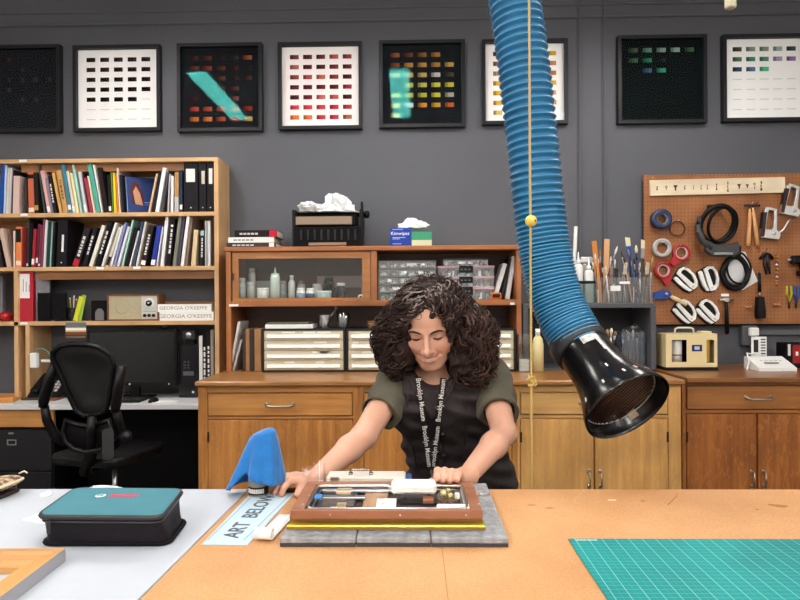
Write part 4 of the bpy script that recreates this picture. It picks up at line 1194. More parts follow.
CT = CZ + .0006 + (P(300, 329, 3.84).z - CZ)
# white flat box, glass beakers on the first chest
o = MB().bx(-.155, .155, -.1, .1, 0, .027, bev=.003).build('flat_box', WHITE); o.location = (PX(291.5, 3.95), 3.96, CT + .0005); tag(o, 'flat white box lying on the leftmost drawer chest', 'box')
o = MB().bx(-.14, .14, -.09, .09, 0, .012, bev=.002).build('flat_folder', matte('olive grey folder', '#5a5a48', .6)); o.location = (PX(290, 3.95), 3.96, CT + .0285); tag(o, 'dark olive folder lying on the flat white box', 'folder')
glassb = pane('lab glass', fac=.25, tint=(.9, .92, .92), rough=.05)
o = MB().lathe([(0, .0), (.028, 0), (.03, .006), (.036, .06), (.05, .085), (.047, .085), (.033, .058), (.026, .008), (0, .007)], 22, cap=False).build('mortar', glassb); o.location = (PX(324.5, 3.9), 3.9, CT + .0006); tag(o, 'small glass mortar on the leftmost drawer chest', 'mortar')
o = MB().cyl((-.012, 0, .012), (.075, 0, .125), .005, .006, n=10).ball((.078, 0, .13), .01, 10).build('pestle', glassb); o.location = (PX(324.5, 3.9), 3.9, CT + .0006); tag(o, 'glass pestle resting in the glass mortar', 'pestle')
o = MB().lathe([(0, 0), (.03, 0), (.032, .004), (.046, .1), (.043, .1), (.029, .006), (0, .006)], 22, cap=False).build('glass_beaker', glassb); o.location = (PX(343, 3.93), 3.93, CT + .0006); tag(o, 'plain glass beaker right of the glass mortar', 'beaker')
o = MB().lathe([(0, 0), (.023, 0), (.031, .075), (.028, .075), (.02, .004), (0, .004)], 18, cap=False).build('small_glass', matte('grey liquid', '#9a9a9a', .3)); o.location = (PX(343, 3.93), 3.93, CT + .0075); tag(o, 'small grey cup standing inside the glass beaker', 'cup')
for k in range(3):
    o = MB().lathe([(.0, 0), (.05, 0), (.07, .014), (.066, .014), (.048, .004), (0, .004)], 24, cap=False).build('wooden_tray', wood('tan tray wood', '#9a6a3a', '#c08a50', 'x')); o.location = (PX(377, 3.95), 3.95, CT + .0006 + .0145 * k); tag(o, '%s round tan wooden tray stacked on the second drawer chest' % ('lowest', 'middle', 'topmost')[k], 'tray', 'tan trays on the chest')
# left end: leaning panels and boards
for (xb, xt, yt, w, cc, lab) in ((227.5+2.5, 239, 322, 2.4, '#d9d6d2', 'thin white panel leaning at the left end of counter'), (233.2, 241.5, 340, 2.4, '#b9b6b4', 'short grey white panel leaning right of the taller white one')):
    Y = 3.93; a, c = P(xb, 372, Y), P(xt, yt, Y); ln = math.atan2(c.x - a.x, c.z - CZ); L_ = (c.z - CZ) / math.cos(ln)
    W = w * Y / F
    o = MB().bx(-W / 2, W / 2, 0, .22, 0, L_, bev=.002).build('panel', matte('panel ' + cc, cc, .6)); o.location = (a.x, Y, CZ + W / 2 * math.sin(ln) + .0005); o.rotation_euler = (0, ln, 0); tag(o, lab, 'panel', 'panels at the left end of the counter')
for k, (xa, xb, yt, cc, lab) in enumerate(((242.5, 245.5, 331, '#3a2620', 'dark brown board standing between white panels and tan boards'), (245.8, 249.2, 329, '#9a7048', 'tan wooden board standing, left one beside drawer chest'), (249.5, 254.2, 330, '#2c1e1c', 'dark board standing between two tan boards'), (254.6, 261, 329, '#a87a4c', 'tan wooden board touching the leftmost drawer chest'))):
    Y = 3.9; a, c = P(xa, 372, Y), P(xb, yt, Y)
    o = MB().bx(0, c.x - a.x, 0, .25, 0, c.z - CZ, bev=.002).build('board', matte('board ' + cc, cc, .6, var=.15, vscale=12)); o.location = (a.x, Y, CZ + .0005); tag(o, lab, 'board', 'boards standing by the drawer chest')
# ================================================================== ON TOP OF THE HUTCH
TZ = CZ + .0005 + zt if False else CZ + .0005 + HZ(246)
def lb(xa, xb, yt, yb, Y, z, col, lab, txt=None, block=None):
    a, c = P(xa, yb, Y), P(xb, yb, Y); H = (P(xa, yt, Y) - P(xa, yb, Y)).z; w = c.x - a.x; d = .2
    tt = thing('book', lab, 'book', ((a.x + c.x) / 2, Y, z + .0004), 0, 'books lying on the display cabinet')
    b = MB(); b.bx(-w / 2, w / 2, 0, .004, 0, H, col=col, bev=.001); b.bx(-w / 2, w / 2, .003, d, 0, .003, col=col); b.bx(-w / 2, w / 2, .003, d, H - .003, H, col=col)
    if block: b.bx(w * block[0], w * block[1], -.0008, .001, .002, H - .002, col=block[2])
    for k in range(5):
        b.bx(-w * .38 + k * w * .09, -w * .38 + k * w * .09 + w * .07, -.0006, .001, H * .35, H * .62, col='#c9c5c2' if col != '#e9e6e2' else '#8a8684')
    b.build('cover', bookm, tt)
    MB().bx(-w / 2 + .003, w / 2 - .003, .004, d - .003, .003, H - .003).build('page_block', PAGE, tt)
    return z + H
z = TZ
z = lb(226.5, 276, 238.6, 243.6, 3.95, z, '#3a3a3f', 'dark grey book lowest of the pile on the display cabinet', block=(.36, .46, '#e6e6e6'))
z = lb(228, 274, 233, 238.4, 3.95, z, '#e9e6e2', 'white book in the middle of the pile on the cabinet')
z = lb(234.5, 277, 225.8, 232.8, 3.95, z, '#241c1c', 'black book with a red spine end, topmost on the cabinet', block=(.32, .5, '#c0203a'))
# black machine
Y = 3.97; a, c = P(293.5, 243, Y), P(361, 243, Y); w = c.x - a.x; h = P(320, 213, Y).z - TZ
t = thing('black_machine', 'old black machine with tan panels on top of the display cabinet', 'machine', ((a.x + c.x) / 2, Y, TZ + .0006))
MB().bx(-w / 2, w / 2, .01, .2, .006, h * .62, bev=.006).build('base', BLACKM, t)
MB().bx(-w / 2 + .02, w / 2 - .03, .03, .19, h * .62, h * .98, bev=.012).build('upper_housing', BLACKM, t)
MB().bx(-w / 2 + .015, w / 2 - .06, -.0, .03, h * .66, h * .9, bev=.003).bx(-w * .28, w * .28, .005, .0101, .012, h * .14, bev=.002).build('tan_panel', matte('tan panel', '#8f7a66', .6), t)
for s in (-1, 1): MB().bx(s * w / 2 - .012, s * w / 2 + .012, .02, .17, 0, h * 1.12, bev=.005).build('side_frame', BLACK, t)
b = MB(); b.cyl((-w / 2 + .013, .1, h * 1.0), (w / 2 + .05, .1, h * 1.0), .018, n=16); b.build('roller', BLACK, t)
MB().cyl((w / 2 + .02, .1, h * 1.0), (w / 2 + .045, .1, h * 1.0), .026, n=16).bx(w / 2 - .008, w / 2 + .008, .08, .12, h * 1.0, h * 1.38, bev=.004).build('knob', BLACK, t)
b = MB()
for k in range(9): b.bx(-w * .4 + k * w * .1, -w * .4 + k * w * .1 + .012, -.002, .0105, h * .22, h * .52, bev=.002)
b.build('key_bars', matte('machine dark grey', '#1b191c', .35), t)
MACH = (t.location.x, Y, TZ + .0006 + h, w, h)
# tissue boxes
def tissue(xa, xb, yt, Y, lab, top, bot, txts):
    a, c = P(xa, 243.5, Y), P(xb, 243.5, Y); w = c.x - a.x; h = P(xa, yt, Y).z - TZ
    tt = thing('tissue_box', lab, 'tissue box', ((a.x + c.x) / 2, Y, TZ + .0006), 0, 'wipe boxes on the display cabinet')
    b = MB(); b.bx(-w / 2, w / 2, 0, .12, 0, h * .45, col=bot); b.bx(-w / 2, w / 2, 0, .12, h * .45, h, col=top)
    for (s_, sz, x_, z_, cc) in txts: b.text(s_, sz * h, face_m(x_ * w, -.0004, z_ * h), .0004, col=cc, align_x='CENTER')
    b.build('carton', COLS, tt)
    return tt, w, h
t1, w1, h1 = tissue(390, 411, 228, 3.98, 'blue wipe box on top of the display cabinet', '#1d3f9e', '#1d3f9e', [('Kimwipes', .25, -.02, .7, '#f2f4f8')])
for k, (x_, l_, z_) in enumerate(((-.38, .5, .9), (-.38, .62, .47), (-.38, .35, .4), (-.38, .42, .14))): MB().bx(x_ * w1, (x_ + l_) * w1, -.0008, .0, h1 * z_, h1 * (z_ + .035), col='#a9bce6').build('small_print', COLS, t1)
t2, w2, h2 = tissue(411.8, 431.8, 232, 3.98, 'green and cream wipe box beside the blue box', '#3f9a72', '#cfd0b0', [])
# crumpled sheets / bag
def crumple(name, lab, cat, loc_, size, seed, mt, spikes=1.0, n=26):
    rr = np.random.RandomState(seed)
    dirs = rr.normal(size=(14, 3)); dirs /= np.linalg.norm(dirs, axis=1)[:, None]; am = rr.uniform(.1, .45, 14) * spikes
    fold = rr.normal(size=(7, 3)); fold /= np.linalg.norm(fold, axis=1)[:, None]; offs = rr.uniform(-.5, .5, 7); fw_ = rr.uniform(.8, 2.0, 7)
    b = MB(); vs = []
    m_ = n // 2
    for i in range(m_ + 1):
        th = math.pi * i / m_
        for k in range(n):
            ph = 2 * math.pi * k / n
            d = np.array((math.sin(th) * math.cos(ph), math.sin(th) * math.sin(ph), math.cos(th)))
            r_ = .62 + .8 * (am * np.maximum(0, (dirs @ d)) ** 9).sum()
            r_ += .30 * (np.abs((d @ fold.T + offs)) * fw_).min() - .10 * np.abs(np.sin(d @ fold[:3].T * 5 + offs[:3])).mean()
            v = d * r_ * np.array(size)
            v = v * (1 + rr.uniform(-.13, .13))
            vs.append((v[0], v[1], max(-size[2] * .22, v[2]) + size[2] * .22))
    fs = [(i * n + k, i * n + (k + 1) % n, (i + 1) * n + (k + 1) % n, (i + 1) * n + k) for i in range(m_) for k in range(n)]
    o = b.add(vs, fs, smooth=False).build(name, mt); o.location = loc_
    tag(o, lab, cat); return o
bagm = matte('thin white film', '#d9dcde', .3, trans=.3)
mx, my, mz, mw, mh = MACH
crumple('plastic_bag', 'crumpled clear white plastic bag left on the black machine', 'plastic bag', (mx - mw * .2, my + .07, mz + .012), (.12, .07, .07), 3, bagm, 1.2)
crumple('plastic_bag', 'crumpled white plastic bag peaking right on the black machine', 'plastic bag', (mx + mw * .16, my + .07, mz + .012), (.13, .075, .095), 11, bagm, 1.3)
o = crumple('wipe_sheet', 'white wipe pulled up out of the blue and green boxes', 'wipe', (PX(413, 4.02), 4.03, TZ + h1 + .0015), (.13, .055, .06), 5, PAPER, .5)
# ================================================================== GREY OPEN CUPBOARD on the counter
GF = 3.9; GB = WALL_Y - .025
greyp = matte('dark grey painted wood', '#4b4c52', .5)
gx0, gx1 = PX(523, GF), PX(656, GF); gcx = (gx0 + gx1) / 2
gw = (gx1 - gx0) / 2; gzt = P(590, 303.5, GF).z - CZ - .0006
t = thing('open_cupboard', 'dark grey open cupboard on the counter behind the blue hose', 'cupboard', (gcx, GF, CZ + .0006))
D = GB - GF
MB().bx(-gw, gw, 0, D, gzt - .03, gzt, bev=.003).build('top_board', greyp, t)
for s in (-1, 1): MB().bx(s * gw - (s + 1) / 2 * .035, s * gw - (s - 1) / 2 * .035, 0, D, 0, gzt - .0305, bev=.003).build('side_panel', greyp, t)
MB().bx(-gw + .036, gw - .036, 0, D, 0, .012).build('bottom_board', greyp, t)
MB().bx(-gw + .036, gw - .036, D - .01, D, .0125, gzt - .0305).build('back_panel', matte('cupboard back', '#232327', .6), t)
GT = CZ + .0006 + gzt
IZ = CZ + .0126
# inside: bin of brushes, cup of brushes, plastic bag, jars
binm = pane('blue grey bin plastic', fac=.16, tint=(.80, .87, .94), rough=.25)
def tub(xa, xb, yt, yb, Y, z, dep, lab, mt, name='clear_bin', cat='bin', group=None):
    a, c = P(xa, yb, Y), P(xb, yb, Y); w = c.x - a.x; h = (P(xa, yt, Y) - P(xa, yb, Y)).z
    o = MB().ring([(-w / 2, 0), (w / 2, 0), (w / 2, dep), (-w / 2, dep)], [(-w / 2 + .002, .002), (w / 2 - .002, .002), (w / 2 - .002, dep - .002), (-w / 2 + .002, dep - .002)], h).bx(-w / 2 + .002, w / 2 - .002, .002, dep - .002, 0, .003)
    o = o.build(name, mt); o.location = ((a.x + c.x) / 2, Y, z + .0005); tag(o, lab, cat, group); return o, w, h
tub(622, 646, 336, 371, 3.96, IZ, .11, 'blue grey plastic bin of brushes inside the grey cupboard', binm)
def brush(x0_, y0_, z0_, x1_, y1_, z1_, kind, hcol, lab, group, w=.006, tipc='#d9cfae', fer='#b8b4ac'):
    A = Vector((x0_, y0_, z0_)); B = Vector((x1_, y1_, z1_)); d = (B - A); L_ = d.length
    tt = thing('paint_brush' if kind != 'stick' else 'wooden_spatula', lab, 'brush' if kind != 'stick' else 'spatula', A, 0, group)
    M_ = align((0, 0, 0), d)
    if kind == 'stick':
        bb = MB().box((0, 0, L_ / 2), (w * 2.6, .003, L_), M=Matrix.Rotation(0, 4, 'Z') @ frame_m(Vector(), Vector((1, 0, 0)) - d.normalized() * d.normalized().x, Vector((0, 1, 0)), d.normalized()), col=hcol, bev=.001)
        bb.build('blade', COLS, tt); return tt
    if kind == 'flat':
        Mx = frame_m(Vector(), (Vector((1, 0, 0)) - d.normalized() * d.normalized().x).normalized(), Vector((0, 1, 0)), d.normalized())
        MB().box((0, 0, L_ * .35), (w * .9, .007, L_ * .7), M=Mx, col=hcol, bev=.002).build('handle', COLS, tt)
        MB().box((0, 0, L_ * .78), (w * 2.0, .009, L_ * .16), M=Mx, col=fer, bev=.001).build('ferrule', COLS, tt)
        b = MB().add([(-w, -.005, L_ * .86), (w, -.005, L_ * .86), (w, .005, L_ * .86), (-w, .005, L_ * .86), (-w * 1.15, -.003, L_), (w * 1.05, -.003, L_ * .985), (w * 1.05, .003, L_ * .985), (-w * 1.15, .003, L_)], [(0, 1, 2, 3), (4, 5, 6, 7), (0, 1, 5, 4), (1, 2, 6, 5), (2, 3, 7, 6), (3, 0, 4, 7)], col=tipc, M=Mx)
        b.build('bristles', COLS, tt); return tt
    MB().lathe([(w * .3, 0), (w * .6, L_ * .3), (w * .45, L_ * .74)], 8, M_, col=hcol).build('handle', COLS, tt)
    MB().lathe([(w * .5, L_ * .74), (w * .6, L_ * .86)], 8, M_, col=fer).build('ferrule', COLS, tt)
    MB().lathe([(w * .6, L_ * .86), (w * .85, L_ * .92), (w * .5, L_ * .98), (w * .1, L_)], 8, M_, col=tipc).build('bristles', COLS, tt)
    return tt
def pbrush(xb, yb, xt, yt, Y0, Y1, kind, hcol, lab, group, w=.006, **k):
    a = P(xb, yb, Y0); c = P(xt, yt, Y1)
    return brush(a.x, Y0, a.z, c.x, Y1, c.z, kind, hcol, lab, group, w, **k)
g = 'brushes in the blue grey bin'
inside = [(626, 622, 334, '#26364e', '#7a828c', 'navy handled brush, leftmost in the blue grey bin'), (629.5, 628, 331, '#6a4a34', '#b09a78', 'brown handled brush in the blue grey bin'), (633, 633, 330, '#35587a', '#d0ccc0', 'mid blue handled brush with pale tip in bin'), (637, 637, 333, '#8a6a4a', '#6a4a30', 'tan handled brush with brown tip in bin'), (641.5, 643, 331, '#c8c4bc', '#e6e2d6', 'white handled brush, rightmost in the blue grey bin')]
for k, (xb, xt, yt, hc, tc, lab) in enumerate(inside): pbrush(xb, 369.8, xt, yt, 3.985 + .016 * k, 3.985 + .014 * k, 'round', hc, lab, g, .011, tipc=tc)
a = P(609.5, 371, 3.97)
o = MB().lathe([(0, 0), (.036, 0), (.04, .1), (.037, .1), (.033, .004), (0, .004)], 20, cap=False).build('brush_cup', matte('tan cup', '#8a6a50', .5)); o.location = (a.x, 3.99, IZ + .0005); tag(o, 'tan cup of brushes inside the grey cupboard left of bin', 'cup')
for k, (xt, yt, hc, tc, lab) in enumerate(((603.5, 333, '#d8cfc0', '#efe6d6', 'cream brush leaning left in the tan cup'), (607.5, 329, '#8a5a34', '#c9a070', 'brown brush standing in the tan cup'), (611.5, 328, '#e6e2da', '#f0ece4', 'white fan brush standing in the tan cup'), (615.5, 331, '#3a2c28', '#8a6a4a', 'dark brush leaning right in the tan cup'))):
    c = P(xt, yt, 3.99); brush(a.x + (k - 1.5) * .008, 3.99 + (k % 2) * .012 - .006, IZ + .012, c.x, 3.99, c.z, 'round', hc, lab, 'brushes in the tan cup', .014, tipc=tc)
crumple('plastic_bag', 'clear plastic bag stuffed at the top of bin inside the grey cupboard', 'plastic bag', (PX(636, 4.04), 4.06, P(636, 336, 4.0).z + .001), (.085, .05, .055), 21, pane('bag film', fac=.2, tint=(.8, .82, .84), rough=.25), .8)
# pale things left, seen between rope and hose
lathe_thing('tall_bottle', 'tall cream yellow bottle on the counter by the rope', 'bottle', 538, 373, 3.85, CZ, [('body', [(0, 0), (.036, 0), (.036, .17), (.028, .21), (.013, .23), (0, .23)], matte('cream yellow plastic', '#e6d9a0', .4)), ('cap', [(.015, .231), (.015, .27), (0, .27)], LID)])
o, _, _ = tub(519, 530, 335, 373, 3.8, CZ, .07, 'clear acrylic tub on the counter beside the rope', CLEARP, 'acrylic_tub', 'tub')
for k in range(3):
    o = MB().box((0, 0, .012), (.055, .05, .024), bev=.003).build('small_box', matte('pale small box', '#d9d6d0', .5)); o.location = (PX(524.5, 3.8), 3.835, CZ + .0042 + .025 * k); tag(o, '%s pale little box inside the clear acrylic tub' % ('lowest', 'middle', 'topmost')[k], 'box', 'little boxes in the acrylic tub')
# on top: tub of white bottles, acrylic organiser with brushes
o, _, _ = tub(574, 595.5, 281, 303.5, 3.93, GT, .12, 'clear plastic tub of white bottles on top of the grey cupboard', pane('greenish tub', fac=.1, tint=(.82, .88, .87), rough=.12), 'clear_tub', 'tub')
b = MB(); a_, c_ = P(574, 281, 3.927), P(595.5, 281, 3.927); b.bx(a_.x - o.location.x - .001, c_.x - o.location.x + .001, -.002, -.0002, a_.z - .018 - o.location.z, a_.z - o.location.z); b.build('black_rim', BLACK, o)
SQ = matte('white squeeze plastic', '#e2e3e0', .4)
def squeeze(px, yt, Y, lab, r=.03, tip=.03, nm='squeeze_bottle'):
    zb = GT + .0045; h = P(px, yt, Y).z - zb
    return lathe_thing(nm, lab, 'bottle', px, 303, Y, zb, [('body', [(0, 0), (r, 0), (r, h - .1), (r * .8, h - .085), (r * .5, h - .08), (0, h - .08)], SQ), ('nozzle', [(r * .52, h - .079), (r * .5, h - .055), (r * .25, h - .05), (r * .1, h), (0, h)], SQ)], 'white bottles on the grey cupboard')
squeeze(578.6, 252, 3.968, 'white squeeze bottle nearest the blue hose in clear tub', .029)
squeeze(589, 258, 3.968, 'white squeeze bottle right in the clear tub, shorter nozzle', .029)
zb = GT + .0045
tt = thing('spray_bottle', 'white trigger spray bottle behind the squeeze bottles', 'spray bottle', (PX(585, 4.02), 4.022, zb), 0, 'white bottles on the grey cupboard')
MB().lathe([(0, 0), (.024, 0), (.024, .19), (.012, .22), (.012, .26), (0, .26)], 18).build('body', matte('cloudy plastic', '#b9b4a8', .4), tt)
MB().box((.012, 0, .285), (.08, .022, .04), bev=.008).tube([(.05, 0, .27), (.06, 0, .24), (.05, 0, .22)], .006, 8).build('spray_head', SQ, tt)
a, c = P(571, 303, 4.08), P(574.5, 226.5, 4.08)
o = MB().cyl((0, 0, 0), (c.x - a.x, 0, c.z - GT), .012, n=14).build('white_tube', SQ); o.location = (a.x + .012, 4.09, GT + .001); tag(o, 'tall thin white tube rising behind the white bottles', 'tube')
# organiser
OY = 3.94; a, c = P(596.5, 303.5, OY), P(652.5, 303.5, OY); ow = c.x - a.x; oh = P(620, 277.5, OY).z - GT; ocx = (a.x + c.x) / 2
t = thing('acrylic_organiser', 'clear acrylic organiser full of brushes on the grey cupboard', 'organiser', (ocx, OY, GT + .0006))
acr = pane('smoky acrylic', fac=.14, tint=(.93, .93, .94), rough=.12)
b = MB(); dd = .13
b.bx(-ow / 2, ow / 2, 0, .003, 0, oh); b.bx(-ow / 2, ow / 2, dd - .003, dd, 0, oh * 1.25); b.bx(-ow / 2, ow / 2, .003, dd - .003, 0, .003)
b.build('tray', acr, t)
for k in range(5): MB().bx(-ow / 2 + ow * k / 4 - .0015, -ow / 2 + ow * k / 4 + .0015, .0032, dd - .0032, .0032, oh).build('divider', acr, t)
b = MB(); p0 = P(610.5, 285.8, OY); p1 = P(620.5, 291, OY); b.bx(p0.x - ocx, p1.x - ocx, -.0012, -.0001, p1.z - GT, p0.z - GT); p0 = P(619.5, 281.5, OY); p1 = P(630, 284, OY); b.bx(p0.x - ocx, p1.x - ocx, -.0012, -.0001, p1.z - GT, p0.z - GT)
b.build('paper_label', PAPER, t)
g = 'brushes and spatulas in the acrylic organiser'
BR = [(600, 594, 241, 'stick', '#c98038', 'orange wooden spatula standing leftmost in the organiser', .0125, {}),
      (605, 607, 239, 'stick', '#d6a472', 'pale tan wooden spatula right of the orange one', .0135, {}),
      (598, 595, 253, 'round', '#2a2224', 'dark handled brush in front of the orange spatula', .008, dict(tipc='#e8e2d8')),
      (601, 600, 249, 'round', '#7a2a26', 'maroon handled brush between the two spatulas', .007, dict(tipc='#b87848')),
      (603, 602.5, 262, 'round', '#1c1a1e', 'short black brush below the tan spatula', .009, dict(tipc='#3a2c26')),
      (599, 617.5, 246, 'round', '#3a3436', 'brush with white tip leaning across to the right', .009, dict(tipc='#e9e6e0', fer='#9a968e')),
      (607, 611, 256, 'round', '#8a3030', 'red handled brush right of the tan spatula', .007, dict(tipc='#d8d4cc')),
      (612, 610.5, 262, 'flat', '#8a7a68', 'broad grey brown scraper in the organiser', .012, dict(tipc='#8f8880', fer='#8f8880')),
      (618, 616, 268, 'flat', '#2c2422', 'short dark flat brush in the organiser middle', .012, dict(tipc='#2c2320', fer='#3a302c')),
      (631, 621, 250, 'round', '#1a181c', 'black brush leaning left of the wide blue brush', .007, dict(tipc='#4a3a34')),
      (632, 623.5, 256, 'round', '#c78a5a', 'copper tan brush leaning left, right half of organiser', .008, dict(tipc='#3a2a26', fer='#8a5a3a')),
      (634, 627.5, 237, 'flat', '#1f1c20', 'wide cream brush with blue ferrule, tallest in organiser', .014, dict(tipc='#ded4b4', fer='#1f4fa0')),
      (637, 628, 249, 'round', '#27406e', 'navy round brush beneath the wide cream brush', .010, dict(tipc='#8a7a6a', fer='#27406e')),
      (634, 630.5, 260, 'round', '#cf9460', 'light tan handled brush in the right half of organiser', .008, dict(tipc='#cfae88', fer='#cfae88')),
      (639, 636, 245, 'round', '#26365a', 'navy handled brush with round cream tip', .012, dict(tipc='#e0d6b8', fer='#26365a')),
      (638, 634, 258, 'round', '#151418', 'slim black brush beside the navy handled one', .007, dict(tipc='#2a2626')),
      (641, 643, 239.5, 'flat', '#4a4a4e', 'tall cream bristled flat brush at the right', .011, dict(tipc='#d8ccae', fer='#8f8d8a')),
      (645, 653, 256, 'round', '#6a5a4a', 'thin tan tipped brush leaning far right over pegboard', .006, dict(tipc='#c9a878', fer='#a08a6a')),
      (647, 646, 266, 'round', '#1c1a1c', 'short black brush rightmost in the organiser', .007, dict(tipc='#d8d4cc')),
      (600, 598, 258, 'round', '#e4e0da', 'white handled brush at the left corner of organiser', .008, dict(tipc='#f0ece4')),
      (609, 605.5, 266, 'round', '#efe9df', 'short ivory brush between the tan spatula and red brush', .009, dict(tipc='#d8cdb8')),
      (613, 615, 259, 'round', '#5a4638', 'brown brush crossing behind the white tipped one', .008, dict(tipc='#e2d8c8')),
      (621, 626, 262, 'flat', '#77706a', 'grey flat brush left of the blue ferruled brush', .010, dict(tipc='#cbbfa6')),
      (626, 622, 272, 'round', '#dcd9d4', 'short pale brush in the middle of organiser', .009, dict(tipc='#a08a70')),
      (636, 640, 262, 'round', '#222026', 'black brush with tan tip, right half of organiser', .009, dict(tipc='#c2a888')),
      (642, 639, 271, 'round', '#e9e6e0', 'short white brush near the navy handled one', .010, dict(tipc='#efece6')),
      (644, 648, 262, 'flat', '#3a3230', 'dark flat brush behind the thin tan tipped brush', .010, dict(tipc='#bfae90')),
      (649.5, 651, 272, 'round', '#c9c9cc', 'short silver brush at the right corner of organiser', .007, dict(tipc='#efece8', fer='#c9c9cc'))]
for k, (xb, xt, yt, kind, hc, lab, w, kw) in enumerate(BR):
    Yb = OY + .02 + .018 * ((k * 3) % 6)
    pbrush(xb, 302.6, xt, yt, Yb, Yb + .004, kind, hc, lab, g, w, **kw)
for k in range(14):
    px = 598.5 + k * 3.9; Yb = OY + .012 + .03 * (k % 3)
    a_ = P(px, 303, Yb)
    hh = rnd.uniform(.07, .13)
    cc = ('#e0dedc', '#2a2628', '#8a8686', '#151416', '#c9c5c0')[k % 5]
    o = MB().cyl((0, 0, 0), (rnd.uniform(-.012, .012), 0, hh), .0045, .003, n=7, col=cc).ball((0, 0, hh * .97), .004, 6, col=cc).build('modelling_tool', COLG)
    o.location = (a_.x, Yb, GT + .0044); tag(o, 'slim modelling tool upright in the clear acrylic organiser', 'tool', 'slim tools in the acrylic organiser')

# ================================================================== PEGBOARD
PGY = 4.205
pm, nt, bs = new_mat('pegboard')
N, L = nt.nodes, nt.links
tc = N.new('ShaderNodeTexCoord'); sc_ = N.new('ShaderNodeVectorMath'); sc_.operation = 'SCALE'; sc_.inputs['Scale'].default_value = 1 / .0254
L.new(tc.outputs['Object'], sc_.inputs[0])
fr_ = N.new('ShaderNodeVectorMath'); fr_.operation = 'FRACTION'; L.new(sc_.outputs[0], fr_.inputs[0])
sb = N.new('ShaderNodeVectorMath'); sb.operation = 'SUBTRACT'; sb.inputs[1].default_value = (.5, .5, .5); L.new(fr_.outputs[0], sb.inputs[0])
ml = N.new('ShaderNodeVectorMath'); ml.operation = 'MULTIPLY'; ml.inputs[1].default_value = (1, 0, 1); L.new(sb.outputs[0], ml.inputs[0])
ln_ = N.new('ShaderNodeVectorMath'); ln_.operation = 'LENGTH'; L.new(ml.outputs[0], ln_.inputs[0])
lt = N.new('ShaderNodeMath'); lt.operation = 'LESS_THAN'; lt.inputs[1].default_value = .13; L.new(ln_.outputs['Value'], lt.inputs[0])
nz = N.new('ShaderNodeTexNoise'); nz.inputs['Scale'].default_value = 5; L.new(tc.outputs['Object'], nz.inputs['Vector'])
rp = N.new('ShaderNodeValToRGB'); rp.color_ramp.elements[0].color = lin('#87522c'); rp.color_ramp.elements[1].color = lin('#a66b3e'); rp.color_ramp.elements[0].position = .3; rp.color_ramp.elements[1].position = .7
L.new(nz.outputs['Fac'], rp.inputs['Fac'])
mx_ = N.new('ShaderNodeMix'); mx_.data_type = 'RGBA'; L.new(lt.outputs[0], mx_.inputs['Factor']); L.new(rp.outputs['Color'], mx_.inputs['A']); mx_.inputs['B'].default_value = lin('#4a2a18')
L.new(mx_.outputs['Result'], bs.inputs['Base Color']); bs.inputs['Roughness'].default_value = .6
a, c = P(644.5, 324, PGY), P(826, 174.5, PGY)
zt_ = P(730, 174, PGY).z; zb_ = P(730, 324, PGY).z
t = thing('pegboard', 'brown perforated pegboard on the wall hung with tools', 'pegboard', ((a.x + c.x) / 2, PGY, zb_))
pw = (c.x - a.x) / 2; ph = zt_ - zb_
MB().bx(-pw, pw, 0, .006, 0, ph, bev=.001).build('panel', pm, t)
for zz in (.02, ph / 2, ph - .02): MB().bx(-pw + .01, pw - .01, .0062, WALL_Y - PGY - .0005, zz - .015, zz + .015).build('batten', SHELFIN, t)
MB().bx(-pw - .008, pw, -.003, .03, -.012, -.0005).build('bottom_edge', BLACKM, t)
def peg_hook(parent_x, z, parent=None):
    pass
def at(px, py, dy=0.0): 
    p = P(px, py, PGY - .012); return Vector((p.x, PGY - .0006 - dy, p.z))
S = PGY / F     # metres per pixel on the board
# wooden rail with marks
p = at(717, 186.5); wl = 132 * S; wh = 15.5 * S
t = thing('wooden_rail', 'pale wooden rail with small dark tool marks atop the pegboard', 'rail', p)
t.rotation_euler = (0, -.014, 0)
MB().bx(-wl / 2, wl / 2, -.018, 0, -wh / 2, wh / 2, bev=.002).build('board', wood('pale pine rail', '#d9c4a2', '#efdfc4', 'x', contrast=.8), t)
b = MB()
for k, (px, h_, w_) in enumerate(((658, 4, 1.6), (667, 4, 2.4), (676, 6, 4.4), (685, 4, 1.5), (693.5, 4, .8), (701, 5, .9), (707, 5, 1.0), (716, 7, 1.4), (727, 11, 1.2), (738, 5, 4), (746, 4, 3.4), (753, 7, 2.4), (759.5, 10, 1.8))):
    x_ = (px - 717) * S; hh = h_ * S; ww = w_ * S; z_ = -.3 * S
    kind = k % 4
    if w_ > 3:   # pliers-like mark: triangle with a stem
        b.prism([(x_ - ww / 2, hh * .4), (x_ + ww / 2, hh * .4), (x_ + ww * .15, -hh * .1), (x_ + ww * .15, -hh / 2), (x_ - ww * .15, -hh / 2), (x_ - ww * .15, -hh * .1)], .0015, face_m(0, -.018, z_))
    elif w_ > 2:
        b.ring([(x_ + ww / 2 * math.cos(q), hh * .25 + ww / 2 * math.sin(q)) for q in [math.pi * j / 5 for j in range(10)]], [(x_ + ww / 3.4 * math.cos(q), hh * .25 + ww / 3.4 * math.sin(q)) for q in [math.pi * j / 5 for j in range(10)]], .0015, face_m(0, -.018, z_))
        b.bx(x_ - ww * .12, x_ + ww * .12, -.0195, -.018, z_ - hh / 2, z_)
    else:
        for q in range(3): b.bx(x_ - ww / 2 * (1, .7, .5)[q], x_ + ww / 2 * (1, .4, .9)[q], -.0195, -.018, z_ - hh / 2 + q * hh / 3, z_ - hh / 2 + q * hh / 3 + hh * .27)
b.build('tool_marks', matte('burnt dark mark', '#3a2c26', .6), t)
